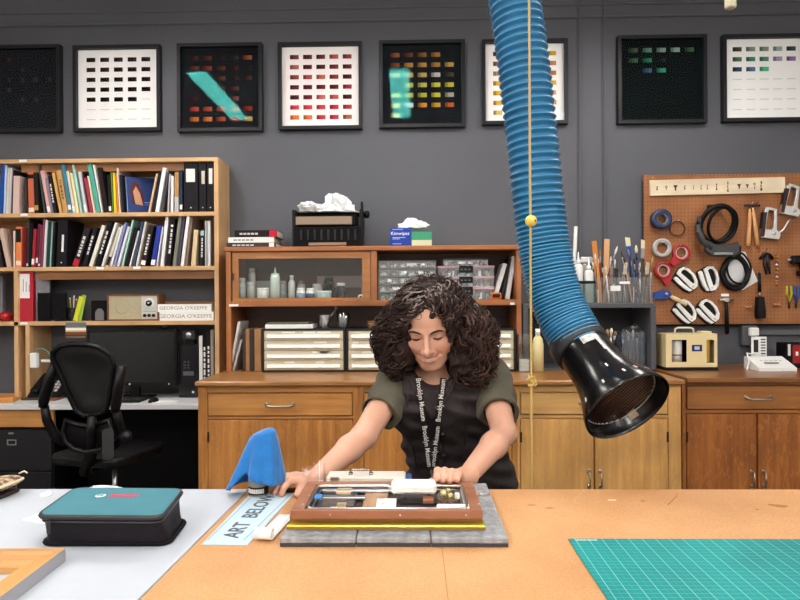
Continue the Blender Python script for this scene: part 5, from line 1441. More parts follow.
for px in (655, 778): 
    x_ = (px - 717) * S
    MB().tube([(x_ + .009 * math.cos(q), -.009, wh / 2 + .011 + .009 * math.sin(q)) for q in [2 * math.pi * j / 12 for j in range(12)]], .0022, 6, closed=True).build('screw_eye', BRASS, t)
hookg = 'steel hooks in the pegboard'
def hook(px, py, lab=None, length=.03):
    p = at(px, py)
    o = MB().tube([(0, 0, 0), (0, -length, -.001), (0, -length - .004, .006)], .0022, 6).build('hook', STEEL); o.location = p
    tag(o, lab or 'small steel hook sticking out of the pegboard', 'hook', hookg); return p
def ringroll(px, py, ro, ri, d, lab, mats, cat='tape roll', core=None, squash=1.0, dy=.002):
    p = at(px, py, dy); r0, r1 = ro * S, ri * S
    tt = thing('tape_roll', lab, cat, p, 0, 'tape rolls hanging on the pegboard')
    M_ = face_m(0, 0, 0)
    MB().lathe([(r1 * 1.12, 0), (r0, 0), (r0, d), (r1 * 1.12, d), (r1 * 1.12, 0)], 28, M_, cap=False).build('tape', mats[0], tt)
    MB().lathe([(r1, 0), (r1 * 1.1, 0), (r1 * 1.1, d * 1.02), (r1, d * 1.02), (r1, 0)], 28, M_, cap=False).build('core', mats[1], tt)
    return tt
NAVY = matte('navy tape', '#28365a', .4); CARD = matte('grey card', '#7d7470', .7); CARD2 = matte('pale card', '#cfcac2', .6); REDP = matte('red plastic', '#b01526', .3); BRN = matte('brown rubber', '#4a2a1c', .6)
hook(660, 214, 'steel hook holding the navy tape roll'); ringroll(660, 219.5, 9.6, 4.8, .05, 'thick navy tape roll, top left on the pegboard', (NAVY, CARD))
hook(661, 243.5, 'steel hook holding the grey white tape roll'); ringroll(661.3, 248, 9.2, 5.6, .03, 'grey and white tape roll below the navy roll', (matte('silver tape', '#b2b0ae', .35), CARD2))
hook(677.5, 221, 'steel hook holding the brown band')
o = MB().tube([(7.2 * S * math.cos(q), 0, 7.2 * S * math.sin(q)) for q in [2 * math.pi * j / 28 for j in range(28)]], .004, 6, closed=True).build('rubber_band', BRN); o.location = at(677.5, 228.5, .012); tag(o, 'thin brown ring hanging right of the navy tape roll', 'ring')
for (px, py, ang, lab) in ((680.5, 253, -2.25, 'red tape dispenser, upper one left of the white cutters'), (662.5, 270.5, -1.25, 'red tape dispenser, lower one above the blue tape gun')):
    p = at(px, py, .004); tt = thing('tape_dispenser', lab, 'tape dispenser', p, 0, 'red tape dispensers on the pegboard')
    M_ = face_m(0, 0, 0); r0 = 8.3 * S
    MB().lathe([(r0 * .72, 0), (r0, 0), (r0, .028), (r0 * .72, .028), (r0 * .72, 0)], 26, M_, cap=False).build('ring', REDP, tt)
    MB().lathe([(r0 * .6, .002), (r0 * .7, .002), (r0 * .7, .026), (r0 * .6, .026), (r0 * .6, .002)], 26, M_, cap=False).build('core', CARD2, tt)
    ca, sa = math.cos(ang), math.sin(ang)
    def q(u, v): return (u * ca - v * sa, u * sa + v * ca)
    MB().prism([q(r0 * .9, -r0 * .55), q(r0 * 1.75, -r0 * .3), q(r0 * 1.85, r0 * .25), q(r0 * .8, r0 * .62)], .026, face_m(0, -.001, 0)).build('cutter_arm', REDP, tt)
    hook(px - 1, py - 7, 'steel hook holding the %s red dispenser' % ('upper' if py < 260 else 'lower'))
# blue tape gun with wooden handle
t = thing('tape_gun', 'blue tape gun with a wooden handle at the pegboard corner', 'tape gun', at(661, 295, .004))
bl = matte('blue enamel', '#1d4698', .35)
ol = [(-9 * S, -4 * S), (-7 * S, 2.5 * S), (0, 5 * S), (7 * S, 4 * S), (9.5 * S, 0), (6 * S, -3 * S), (0, -4 * S)]
MB().prism(ol, .03, face_m(0, 0, 0)).build('body', bl, t)
MB().lathe([(.012, .03), (.012, .034), (0, .034)], 12, face_m(4 * S, 0, 1 * S)).build('bolt', STEEL, t)
MB().lathe([(0, 0), (.012, .01), (.017, .05), (.013, .1), (.016, .128), (0, .135)], 14, align((8 * S, -.015, -1 * S), (24 * S, -.015, -9.5 * S))).build('handle', wood('pale handle wood', '#d2bb8c', '#e9d7ae', 'x'), t)
# four white cutters
def cutter(px, py, ang, lab, flip=1):
    tt = thing('hand_cutter', lab, 'cutter', at(px, py, .003), 0, 'white hand cutters on the pegboard')
    M_ = Matrix.Rotation(0, 4, 'Z') @ face_m(0, 0, 0, ang) @ Matrix.Diagonal((flip, 1, 1, 1))
    s_ = S * 1.02
    outer = [(x * s_, y * s_) for x, y in ((-5.5, 8.5), (-2, 11.6), (3, 12), (7, 8), (9.5, 1), (9.5, -6), (7, -10.5), (3, -12), (1, -9.5), (-2, -1.5))]
    inner = [(x * s_, y * s_) for x, y in ((-1.8, 7.8), (0, 9.4), (2.8, 9.4), (5, 6.6), (7.2, 1), (7.4, -4), (6, -6.8), (4.4, -6.4), (2.8, -2.6), (.4, 3))]
    MB().ring(outer, inner, .018, M_).build('white_body', matte('glossy white shell', '#eeeeea', .25), tt)
    MB().prism([(x * s_, y * s_) for x, y in ((-12.2, 5), (-8, 8.6), (-2, 12.4), (3.4, 12.6), (7.6, 8), (10.2, 1), (10, -6.5), (7.4, -11.4), (2, -13.6), (-3, -13.2), (-7, -9))], .006, M_ @ Matrix.Translation((0, 0, -.0022))).build('black_backing', BLACK, tt)
    MB().prism([(x * s_, y * s_) for x, y in ((-10.5, 5.2), (-8.6, 6.8), (-7, 5.8), (-4.4, -1.5), (-.9, -9), (1.4, -12), (-1.6, -12), (-5.2, -7.5), (-8.6, -.5))], .021, M_ @ Matrix.Translation((0, 0, .001))).build('lever', matte('glossy white shell', '#eeeeea', .25), tt)
    MB().lathe([(.006, .018), (.0055, .021), (0, .021)], 12, M_ @ Matrix.Translation((3.5 * s_, -8.6 * s_, 0))).build('pivot', STEEL, tt)
cutter(685.5, 279.5, .42, 'white hand cutter, upper left of the four on pegboard')
cutter(708.5, 278.5, -.08, 'white hand cutter, upper right of the four on pegboard')
cutter(684.5, 311.5, .35, 'white hand cutter, lower left of the four on pegboard')
cutter(707.5, 311.5, .38, 'white hand cutter, lower right of the four on pegboard')
for (px, py, lab) in ((684, 268, 'upper left'), (708, 267, 'upper right'), (684, 300, 'lower left'), (706.5, 300, 'lower right')): hook(px, py, 'steel hook above the %s white cutter' % lab)
# headband magnifier
t = thing('headband_magnifier', 'black headband magnifier visor hanging below the wooden rail', 'magnifier', at(713, 226, .004))
band = []
for j in range(30):
    q = 2 * math.pi * j / 30; band.append((1.0 * S + 16 * S * math.cos(q), -.07 - .05 * math.sin(q), 17 * S * math.sin(q) + 1 * S))
MB().tube([(x, y + .02, z) for x, y, z in band], .017, 8, closed=True).build('headband', BLACK, t)
MB().tube([(x * .86 + .035, y * .8 + .0, z * .95 - .005) for x, y, z in band], .011, 8, closed=True).build('inner_band', BLACK, t)
MB().tube([(-17 * S, -.06, 8 * S), (-19 * S, -.07, -3 * S), (-15 * S, -.08, -16 * S), (-8 * S, -.09, -24 * S)], [.014, .02, .022, .018], 8).build('side_arm', matte('visor grey', '#36373a', .35), t)
vis = [(-13 * S, -14 * S), (-4 * S, -19 * S), (8 * S, -19.5 * S), (19 * S, -17 * S), (20 * S, -28 * S), (13 * S, -31 * S), (-6 * S, -31 * S), (-13 * S, -26 * S)]
vo = MB().prism(vis, .05, face_m(0, -.05, 0)).build('visor', matte('visor grey', '#3e4144', .35), t)
bv = vo.modifiers.new('round', 'BEVEL'); bv.width = .012; bv.segments = 3
MB().bx(-6 * S, 12 * S, -.108, -.1002, -29.5 * S, -27 * S, bev=.002).build('lens_edge', matte('lens edge', '#8d9194', .2), t)
for (zz) in (2, -6): MB().lathe([(.01, 0), (.009, .01), (0, .011)], 12, face_m(-19.5 * S, -.075, zz * S)).build('knob', STEEL if zz < 0 else BLACK, t)
MB().bx(-8 * S, 8 * S, -.05, -.03, 17 * S, 20 * S, bev=.004).build('top_pad', BLACK, t)
hook(713, 209, 'steel hook holding the headband magnifier', .1)
# black cord bundle with white pouch
t = thing('face_mask', 'black strapped white mask hanging below the headband magnifier', 'mask', at(735, 271, .012))
mo = MB().lathe([(0, .012), (.55, .011), (.85, .006), (1, 0)], 24, face_m(-.5 * S, -.0, -1 * S) @ Matrix.Diagonal((9.5 * S, 13 * S, 1.8, 1)))
mo.build('white_pouch', matte('white cloth pouch', '#d9d9dc', .6), t)
lo = [(-.5 * S + 12.5 * S * math.cos(q) * (1 - .25 * max(0, math.sin(q))), -.006, -1.5 * S + 16 * S * math.sin(q)) for q in [2 * math.pi * j / 26 for j in range(26)]]
MB().tube(lo, .019, 8, closed=True).build('black_rim', BLACK, t)
MB().tube([(x * .93 + .02, -.02, z * .95 + .03) for x, y, z in lo], .0065, 6, closed=True).build('strap', BLACK, t)
MB().tube([(-4 * S, -.01, 14 * S), (-1 * S, -.02, 22 * S), (3 * S, -.025, 19 * S), (1 * S, -.02, 13 * S), (-3 * S, -.02, 20 * S), (4 * S, -.02, 24 * S), (3 * S, -.02, 14 * S)], .007, 6).build('knot', BLACK, t)
o = MB().prism([(-9 * S, 19 * S), (5 * S, 19 * S), (17 * S, -10 * S), (2 * S, -19 * S), (-2 * S, -17 * S)], .0015, face_m(0, 0, 0)).build('paper_sheet', PAPER); o.location = at(741, 271, .002); tag(o, 'white paper sheet hanging tilted behind the black strapped mask', 'paper')
hook(735, 250, 'steel hook holding the black strapped mask', .04)
# pincers with two tan handles
t = thing('pincers', 'pincers with two tan wooden handles hanging on pegboard', 'pincers', at(751, 206, .02))
hw_ = wood('handle tan', '#c98f58', '#e0ac78', 'z')
MB().bx(-8 * S, 8 * S, -.012, .0, -1 * S, 1.2 * S, bev=.003).tube([(2 * S, -.006, 0), (6 * S, -.006, 4 * S)], .004, 6).tube([(-3 * S, -.006, 0), (-1 * S, -.006, -6 * S)], .007, 8).tube([(1 * S, -.006, 0), (-.5 * S, -.006, -6 * S)], .007, 8).build('jaw', matte('dark steel', '#3a3032', .4, metal=.6), t)
for (xa, xb, lab) in ((-2.0, -4, 'l'), (0.2, 5.2, 'r')):
    MB().lathe([(.006, 0), (.011, .05), (.0135, .2), (.0125, .262), (0, .267)], 12, align((xa * S, -.006 - (.004 if lab == 'r' else 0), -2 * S), (xb * S, -.006, -40 * S))).build('handle', hw_, t)
hook(751, 203.5, 'steel hook holding the tan handled pincers')
# two chrome staple guns
chrome = matte('worn chrome', '#dededf', .3, metal=1.0)
def staple_gun(px, py, ang, lab):
    tt = thing('staple_gun', lab, 'staple gun', at(px, py, .006), 0, 'chrome staple guns on the pegboard')
    M_ = face_m(0, 0, 0, ang)
    s_ = S * 1.05
    o1 = [(-7 * s_, 13 * s_), (-6 * s_, 15 * s_), (-2 * s_, 15 * s_), (4 * s_, 14 * s_), (5 * s_, 6 * s_), (6 * s_, -5 * s_), (10 * s_, -9 * s_), (9 * s_, -14 * s_), (-8 * s_, -14 * s_), (-8 * s_, 0)]
    i1 = [(-4 * s_, 10 * s_), (-3.6 * s_, 12 * s_), (-2 * s_, 12.5 * s_), (1.5 * s_, 11.5 * s_), (2.2 * s_, 6 * s_), (2.4 * s_, -3.5 * s_), (1.6 * s_, -5 * s_), (0, -5.5 * s_), (-4.4 * s_, -5.5 * s_), (-4.4 * s_, 0)]
    bo = MB().ring(o1, i1, .032, M_).build('body', chrome, tt)
    bv = bo.modifiers.new('round', 'BEVEL'); bv.width = .003; bv.segments = 2
    MB().prism([(-7.9 * s_, -13 * s_), (-8.2 * s_, 10 * s_), (-5 * s_, 10 * s_), (-5 * s_, -13 * s_)], .036, M_ @ Matrix.Translation((0, 0, -.002))).build('magazine', matte('dark steel', '#3a3032', .4, metal=.6), tt)
    MB().tube([M_ @ Vector((8 * s_, -9 * s_, .016)), M_ @ Vector((13 * s_, -4 * s_, .016)), M_ @ Vector((17 * s_, 5 * s_, .016)), M_ @ Vector((19 * s_, 7 * s_, .016))], [.008, .006, .006, .007], 8).build('lever', chrome, tt)
    MB().lathe([(.011, .032), (.01, .037), (0, .037)], 14, M_ @ Matrix.Translation((4 * s_, -9 * s_, 0))).build('rivet', STEEL, tt)
staple_gun(769, 224, -.12, 'chrome staple gun right of the tan handled pincers')
staple_gun(790, 201, -.22, 'chrome staple gun highest at the right of pegboard')
hook(766, 209, 'steel hook holding the lower staple gun'); hook(788, 188, 'steel hook holding the upper staple gun')
# hammer, black tools, beads
t = thing('hammer', 'small black handled hammer hanging below the white cutters', 'hammer', at(725.5, 300, .012))
MB().cyl((-6.5 * S, -.01, 0), (6.5 * S, -.01, 0), .010, n=14).bx(-2 * S, 2 * S, -.024, .004, -.014, .014, bev=.003).build('head', STEEL, t)
MB().lathe([(.009, 0), (.012, .06), (.014, .22), (0, .225)], 12, align((0, -.01, -.012), (0.6 * S, -.01, -34 * S))).build('handle', BLACK, t)
o = MB().box((0, -.004, 0), (7.5 * S, .006, 2.6 * S), bev=.001).build('paper_label', PAPER); o.location = at(725.5, 295, .001); tag(o, 'white paper label above the small hammer', 'label'); 
t = thing('heat_gun', 'black long barrelled heat tool hanging near the hammer', 'heat tool', at(758.5, 300, .01))
MB().cyl((0, -.015, 27 * S), (0, -.015, 8 * S), .009, .012, n=12).build('barrel', BLACK, t)
MB().tube([(0, -.015, 8 * S), (0, -.015, 3 * S)], .006, 8).build('neck', STEEL, t)
MB().lathe([(.028, 0), (.036, 14 * S), (.034, 21 * S), (0, 21 * S)], 4, align((0, -.018, 3 * S), (.2 * S, -.018, -18 * S)) @ Matrix.Rotation(math.pi / 4, 4, 'Z'), smooth=False).build('body', BLACK, t)
hook(758.5, 273, 'steel hook holding the black heat tool')
t = thing('pliers', 'dark pliers hanging right of the black strapped mask', 'pliers', at(766.5, 262, .005))
dk = matte('dark steel', '#3a3032', .4, metal=.6)
MB().tube([(-6 * S, -.008, 3 * S), (-3 * S, -.008, 7 * S), (0, -.008, 8 * S), (3 * S, -.008, 7 * S), (6 * S, -.008, 3 * S)], .012, 8).build('jaw', BLACK, t)
for s in (-1, 1): MB().tube([(0, -.008 - .004 * s, 7 * S), (s * 1.6 * S, -.008 - .004 * s, -2 * S), (s * 1.4 * S + 1.5 * S, -.008 - .004 * s, -12 * S)], [.009, .012, .006], 8).build('handle', dk, t)
hook(766.5, 250, 'steel hook holding the dark pliers')
t = thing('bead_chain', 'short chain of tan and silver beads on the pegboard', 'bead chain', at(777.5, 272, -.004))
MB().tube([(0, -.008, 18 * S), (0, -.008, -14 * S)], .0022, 6).build('wire', STEEL, t)
for k, zz in enumerate((15, 11, 6.5, 3, -1.5, -5, -9, -12)): MB().lathe([(0, 0), (.009, .004), (.01, .012), (.009, .02), (0, .024)], 10, Matrix.Translation((0, -.008, zz * S - .012))).build('bead', (BRASS, matte('terracotta bead', '#b0653c', .5), STEEL)[k % 3], t)
for (px, py, lab) in ((748, 307, 'pale peg clip lying level below the mask'), (776.5, 304.5, 'pale peg clip below the bead chain')):
    o = MB().bx(-.022, .022, -.02, 0, -.006, .006, bev=.002).tube([(.0, -.02, 0), (.015, -.03, .012)], .003, 6).build('peg_clip', matte('peg tan', '#c98a6a', .5)); o.location = at(px, py, 0); tag(o, lab, 'peg clip', 'peg clips on the pegboard')
t = thing('power_tool', 'black cordless tool at right edge of the pegboard', 'power tool', at(798, 262, .0))
MB().bx(-8 * S, 8 * S, -.06, 0, -2 * S, 6 * S, bev=.01).tube([(2 * S, -.03, 0), (4 * S, -.03, -9 * S)], .022, 10).bx(-2 * S, 10 * S, -.055, -.005, -14 * S, -9 * S, bev=.006).build('body', BLACK, t)
MB().cyl((-8 * S, -.03, 2 * S), (-11.5 * S, -.03, 2 * S), .012, .006, n=12).build('chuck', STEEL, t)
MB().bx(0, 5 * S, -.0615, -.06, 0, 3 * S).build('label_plate', WHITE, t)
for k, (px, cc, lab) in enumerate(((789.5, '#a89a2c', 'pliers with olive yellow grips at the right edge'), (796.5, '#2c4a8c', 'pliers with blue grips at right edge, pegboard'))):
    tt = thing('pliers', lab, 'pliers', at(px, 297, -.001), 0, 'coloured pliers on the pegboard'); gm_ = matte('grip ' + cc, cc, .45)
    for s in (-1, 1): MB().tube([(-s * .004, -.008 - .004 * s, -5 * S), (s * 2.0 * S, -.008 - .004 * s, 3 * S), (s * 1.6 * S, -.008 - .004 * s, 11 * S)], [.006, .009, .008], 8).build('handle', gm_, tt)
    MB().lathe([(.009, 0), (.006, .05), (0, .052)], 8, align((0, -.008, -4 * S), (0, -.008, -14 * S))).build('jaw', dk, tt)
# ================================================================== RIGHT COUNTER
RZ = .921
DY = 3.86; a, c = P(666, 371, DY), P(717.5, 371, DY); w = c.x - a.x; h = P(690, 334, DY).z - RZ
t = thing('recording_hygrograph', 'cream metal recording instrument with drum window on right counter', 'instrument', ((a.x + c.x) / 2, DY, RZ + .0006))
cr = matte('cream enamel', '#e2cf9f', .4)
def win(b, x0_, x1_, z0_, z1_): pass
Xs = lambda px: (px - 691.75) * DY / F
Zs = lambda py: P(691, py, DY).z - RZ
b = MB()
b.bx(-w / 2, Xs(672.5), 0, .003, .02, h); b.bx(Xs(687), Xs(706.5), 0, .003, .02, h); b.bx(Xs(714), w / 2, 0, .003, .02, h)
b.bx(Xs(672.5), Xs(687), 0, .003, .02, Zs(362)); b.bx(Xs(672.5), Xs(687), 0, .003, Zs(340), h)
b.bx(Xs(706.5), Xs(714), 0, .003, .02, Zs(363)); b.bx(Xs(706.5), Xs(714), 0, .003, Zs(340), h)
b.bx(-w / 2, -w / 2 + .003, .003, .15, .02, h); b.bx(w / 2 - .003, w / 2, .003, .15, .02, h); b.bx(-w / 2 + .003, w / 2 - .003, .003, .15, h - .003, h); b.bx(-w / 2 + .003, w / 2 - .003, .147, .15, .02, h - .003)
b.build('case', cr, t)
MB().bx(-w / 2 - .002, w / 2 + .002, -.002, .152, 0, .0198).build('base', BLACK, t)
MB().bx(Xs(688), Xs(705.5), .01, .14, .021, h - .004).build('inner_block', BLACKM, t)
b = MB().lathe([(.034, .03), (.034, Zs(341)), (0, Zs(341))], 24, Matrix.Translation((Xs(680), .05, 0)), col='#d9d4cc'); b.lathe([(.0345, .09), (.0345, .1)], 24, Matrix.Translation((Xs(680), .05, 0)), col='#8a6a6a', cap=False)
b.build('chart_drum', COLS, t)
MB().bx(Xs(707.5), Xs(712), .03, .034, .05, h - .02).build('hair_element', BRASS, t)
b = MB(); b.bx(Xs(692), Xs(702), -.0015, 0, Zs(351.5), Zs(345), col='#1d2a52'); b.bx(Xs(694.5), Xs(699.5), -.002, -.0015, Zs(349.8), Zs(346.5), col='#aebbe0'); b.build('maker_plate', COLS, t)
MB().tube([(Xs(680), .07, h), (Xs(680.5), .07, h + .028), (Xs(683), .07, h + .036), (Xs(696), .07, h + .036), (Xs(698.5), .07, h + .028), (Xs(699), .07, h)], .006, 8).build('handle', matte('pale handle', '#d9d2bf', .4), t)
MB().bx(Xs(704), Xs(714), .03, .1, h, h + .014, bev=.003).build('cover_knob', cr, t)
# white console scale
CY = 3.8; a, c = P(759, 372.5, CY), P(797, 372.5, CY); w = c.x - a.x
t = thing('desk_console', 'white sloping desk console with display on the right counter', 'console', ((a.x + c.x) / 2, CY, RZ + .0006))
M_ = Matrix(((0, 0, 1, -w / 2), (1, 0, 0, 0), (0, 1, 0, 0), (0, 0, 0, 1)))
MB().prism([(0, 0), (0, .018), (.02, .028), (.15, .078), (.17, .078), (.17, 0)], w, M_).build('body', WHITE, t)
sl = math.atan2(.05, .13)
b = MB()
b.box((-.01, .055, .0006), (.09, .016, .002), col='#8a8d90', M=R3(rx=sl, t=(0, .0, .027)))
for k in range(5): b.box((-.05 + k * .03, .1, .0006), (.018, .01, .002), col='#c9ccd0', M=R3(rx=sl, t=(0, .0, .022)))
b.build('display', COLS, t)
p = P(757.5, 360, 3.93); p2 = P(773, 339, 3.93)
t2_ = thing('chart_card', 'white card with rows of dark marks behind the console', 'card', ((p.x + p2.x) / 2, 4.0, RZ + .0006))
ww = (p2.x - p.x); hh = p2.z - RZ + .01
b = MB(); b.bx(-ww / 2, ww / 2, 0, .003, .0, hh, col='#e8e8e6')
for k in range(7): b.bx(ww * .12, ww * .42, -.0008, 0, hh * .93 - k * .0185 - .008, hh * .93 - k * .0185, col='#4a4a4e')
b.bx(-ww * .35, -ww * .05, -.0008, 0, hh * .5, hh * .9, col='#2a2a2e')
b.build('card_face', COLS, t2_)
MB().bx(-ww / 2, ww / 2, .0035, .06, 0, .012).build('card_base', WHITE, t2_)
# wall outlet, raceway, plugs, cord
p = P(746.5, 335, WALL_Y)
t = thing('wall_outlet', 'grey wall outlet box and raceway below the pegboard', 'outlet', (p.x, WALL_Y - .0005, p.z)); 
MB().bx(-.055, .045, -.05, 0, -.07, .07, bev=.004).build('box', matte('grey steel box', '#515257', .5), t)
q0, q1 = P(756, 333, WALL_Y), P(840, 331.5, WALL_Y)
MB().bx(.0455, q1.x - p.x, -.028, 0, (q0.z + q1.z) / 2 - p.z - .018, (q0.z + q1.z) / 2 - p.z + .018, bev=.004).build('raceway', matte('grey raceway', '#5c5d62', .5), t)
t = thing('plug', 'white plug and cord running down to the console', 'plug', (p.x + .01, WALL_Y - .051, p.z + .025))
MB().bx(-.03, .03, -.04, 0, -.03, .03, bev=.008).build('plug_body', WHITE, t)
e0 = Vector((t.location))
pts = [Vector((px_, Y_, 0)) for px_, Y_ in ()]
W_ = lambda px, py, Y: P(px, py, Y) - e0
MB().tube([Vector((.015, -.02, -.03)), W_(757, 345, 4.1), W_(759, 353, 4.05), W_(752, 354, 3.95), W_(747, 353, 3.93), W_(749, 362, 3.9), W_(746.5, 371.5, 3.88), W_(752, 373.2, 3.85), W_(760, 373.4, 3.8) ], .005, 8).build('cord', WHITE, t)
o = MB().bx(-.03, .03, -.045, 0, -.045, .03, bev=.006).build('adapter', BLACK); o.location = (p.x + .03, WALL_Y - .051, p.z - .045); tag(o, 'black power adapter plugged in below the white plug', 'adapter')
a, c = P(787, 365, 3.95), P(806, 343, 3.95)
t = thing('battery_charger', 'red and black boxed charger at the right edge of counter', 'charger', ((a.x + c.x) / 2, 3.95, RZ + .0006)); w = c.x - a.x; h = c.z - RZ
MB().bx(-w / 2, w / 2, 0, .12, 0, h, bev=.006).build('case', BLACK, t)
b = MB(); b.bx(-w * .2, w * .35, -.002, 0, h * .2, h * .92, col='#9a1f26'); b.bx(-w * .05, w * .08, -.003, -.002, h * .5, h * .66, col='#efecec'); b.bx(-w * .45, -w * .32, -.002, 0, h * .5, h * .95, col='#d9d5d5'); b.build('front_label', COLS, t)
# ================================================================== WORK TABLES
TZ_ = 0.92
YBK = PZ(400, 489, TZ_).y; YFR = 0.32
xs0 = PZ(248, 490, TZ_); xs1 = PZ(138, 600, TZ_)
sl_ = (xs0.x - xs1.x) / (xs0.y - xs1.y)
SX = lambda y: xs0.x + (y - xs0.y) * sl_
def table_thing(lab, xa0, xa1, xb0, xb1, mt, legs):
    """xa: left edge at front/back, xb: right edge at front/back"""
    cx, cy = (xa0 + xb1) / 2, (YFR + YBK) / 2
    t = thing('work_table', lab, 'table', (cx, cy, 0))
    o = MB().prism([(xa0 - cx, YFR - cy), (xb0 - cx, YFR - cy), (xb1 - cx, YBK - cy), (xa1 - cx, YBK - cy)], .036, R3(t=(0, 0, TZ_ - .036))).build('tabletop', mt, t)
    bv = o.modifiers.new('edge', 'BEVEL'); bv.width = .002; bv.segments = 2
    a, c = max(xa0, xa1) + .06 - cx, min(xb0, xb1) - .06 - cx
    hy = (YBK - YFR) / 2 - .08
    for x_ in (a, c):
        for y_ in (-hy, hy): MB().bx(x_ - .035, x_ + .035, y_ - .035, y_ + .035, 0, TZ_ - .0365, bev=.004).build('leg', OAK_Z, t)
    for y_ in (-hy, hy): MB().bx(a + .0355, c - .0355, y_ - .012, y_ + .012, TZ_ - .13, TZ_ - .0365).build('apron', OAK_X, t)
    for x_ in (a, c): MB().bx(x_ - .012, x_ + .012, -hy + .0355, hy - .0355, TZ_ - .13, TZ_ - .0365).build('apron', OAK_X, t)
    return t
whitetop = matte('white foam board top', '#b9bfc8', .6, var=.05, vscale=7, bump=.05, bscale=50)
# hardboard top: warm tan with fine speckle and a few scratches
hb, nt, bs = new_mat('tan hardboard')
N, L = nt.nodes, nt.links
tc = N.new('ShaderNodeTexCoord')
n1 = N.new('ShaderNodeTexNoise'); n1.inputs['Scale'].default_value = 5; n1.inputs['Detail'].default_value = 7; L.new(tc.outputs['Object'], n1.inputs['Vector'])
n2 = N.new('ShaderNodeTexNoise'); n2.inputs['Scale'].default_value = 260; n2.inputs['Detail'].default_value = 2; L.new(tc.outputs['Object'], n2.inputs['Vector'])
r1 = N.new('ShaderNodeValToRGB'); r1.color_ramp.elements[0].position = .3; r1.color_ramp.elements[1].position = .7; r1.color_ramp.elements[0].color = lin('#c08c5c'); r1.color_ramp.elements[1].color = lin('#d29e6c')
L.new(n1.outputs['Fac'], r1.inputs['Fac'])
r2 = N.new('ShaderNodeValToRGB'); r2.color_ramp.elements[0].position = .3; r2.color_ramp.elements[1].position = .7; r2.color_ramp.elements[0].color = (.8, .8, .8, 1); r2.color_ramp.elements[1].color = (1.08, 1.06, 1.02, 1)
L.new(n2.outputs['Fac'], r2.inputs['Fac'])
mm = N.new('ShaderNodeMix'); mm.data_type = 'RGBA'; mm.blend_type = 'MULTIPLY'; mm.inputs['Factor'].default_value = 1
L.new(r1.outputs['Color'], mm.inputs['A']); L.new(r2.outputs['Color'], mm.inputs['B'])
wv = N.new('ShaderNodeTexNoise'); wv.inputs['Scale'].default_value = 2.3; wv.inputs['Distortion'].default_value = 2.5; wv.inputs['Detail'].default_value = 1
L.new(tc.outputs['Object'], wv.inputs['Vector'])
ab = N.new('ShaderNodeMath'); ab.operation = 'SUBTRACT'; ab.inputs[1].default_value = .5; L.new(wv.outputs['Fac'], ab.inputs[0])
ab2 = N.new('ShaderNodeMath'); ab2.operation = 'ABSOLUTE'; L.new(ab.outputs[0], ab2.inputs[0])
ls = N.new('ShaderNodeMath'); ls.operation = 'LESS_THAN'; ls.inputs[1].default_value = .0016; L.new(ab2.outputs[0], ls.inputs[0])
m2 = N.new('ShaderNodeMix'); m2.data_type = 'RGBA'; ml = N.new('ShaderNodeMath'); ml.operation = 'MULTIPLY'; ml.inputs[1].default_value = .1; L.new(ls.outputs[0], ml.inputs[0])
L.new(ml.outputs[0], m2.inputs['Factor']); L.new(mm.outputs['Result'], m2.inputs['A']); m2.inputs['B'].default_value = lin('#e6c49a')
L.new(m2.outputs['Result'], bs.inputs['Base Color']); bs.inputs['Roughness'].default_value = .5
table_thing('white topped work table at left under the tool bag', -1.75, -1.75, SX(YFR) - .0012, SX(YBK) - .0012, whitetop, 4)
rt = table_thing('tan hardboard topped work table in front of the person', SX(YFR) + .0012, SX(YBK) + .0012, 1.75, 1.75, hb, 4)
cx, cy = rt.location.x, rt.location.y
# a hairline panel joint, a scratch and stains in the hardboard
s0 = PZ(442, 548, TZ_); 
MB().bx(s0.x - .0006 - cx, s0.x + .0006 - cx, YFR - cy, s0.y + .33 - cy, TZ_, TZ_ + .0003).build('panel_joint', matte('joint line', '#94673c', .7), rt)
b = MB()
def blot(px, py, rx, ry, a=0.0):
    c = PZ(px, py, TZ_); n = 12
    pts = [(c.x - cx + rx * math.cos(q) * (1 + .3 * math.sin(3 * q + px)), c.y - cy + ry * math.sin(q) * (1 + .25 * math.sin(2 * q + py))) for q in [2 * math.pi * j / n for j in range(n)]]
    MB().prism(pts, .0003, R3(t=(0, 0, TZ_))).build('stain', matte('hardboard stain', '#a06a34', .6), rt)
blot(780, 506, .016, .009); blot(772, 505, .006, .008); blot(550, 508, .01, .003); blot(532, 505, .008, .003); blot(643, 501, .006, .004); blot(757, 484.5 + 25, .004, .003)
pts = [PZ(px, py, TZ_ + .0004) for px, py in ((677, 493), (676, 497), (672, 501), (668, 504.5))]
MB().tube([(p.x - cx, p.y - cy, p.z) for p in pts], .001, 5).build('scratch', matte('hardboard stain', '#a06a34', .6), rt)
b = MB(); p = PZ(612, 500, TZ_ + .0002); b.box((p.x - cx, p.y - cy, p.z), (.018, .006, .0005), M=None); b.build('scuff', matte('pale scuff', '#ecd2b0', .6), rt)

# ================================================================== TOOL BAG
ZB, ZT = TZ_ + .001, TZ_ + .066
bl_, br_, bbr = PZ(40, 546, ZB), PZ(169, 546, ZB), PZ(187, 522, ZB)
tl, tr, tbr, tbl = PZ(37, 515, ZT), PZ(162, 516, ZT), PZ(183, 489, ZT), PZ(75, 488, ZT)
bbl = bl_ + (bbr - br_) + Vector((.01, 0, 0))
def rquad(c4, r, n=5):
    out = []
    for i in range(4):
        p0, p, p1 = Vector(c4[i - 1][:2]), Vector(c4[i][:2]), Vector(c4[(i + 1) % 4][:2])
        d0, d1 = (p0 - p).normalized(), (p1 - p).normalized()
        a, c = p + d0 * r, p + d1 * r
        for k in range(n + 1):
            t_ = k / n; out.append(((1 - t_) ** 2 * a + 2 * t_ * (1 - t_) * p + t_ ** 2 * c))
    return out
bo = Vector(((tl.x + tr.x) / 2, (tl.y + tbl.y) / 2, TZ_))
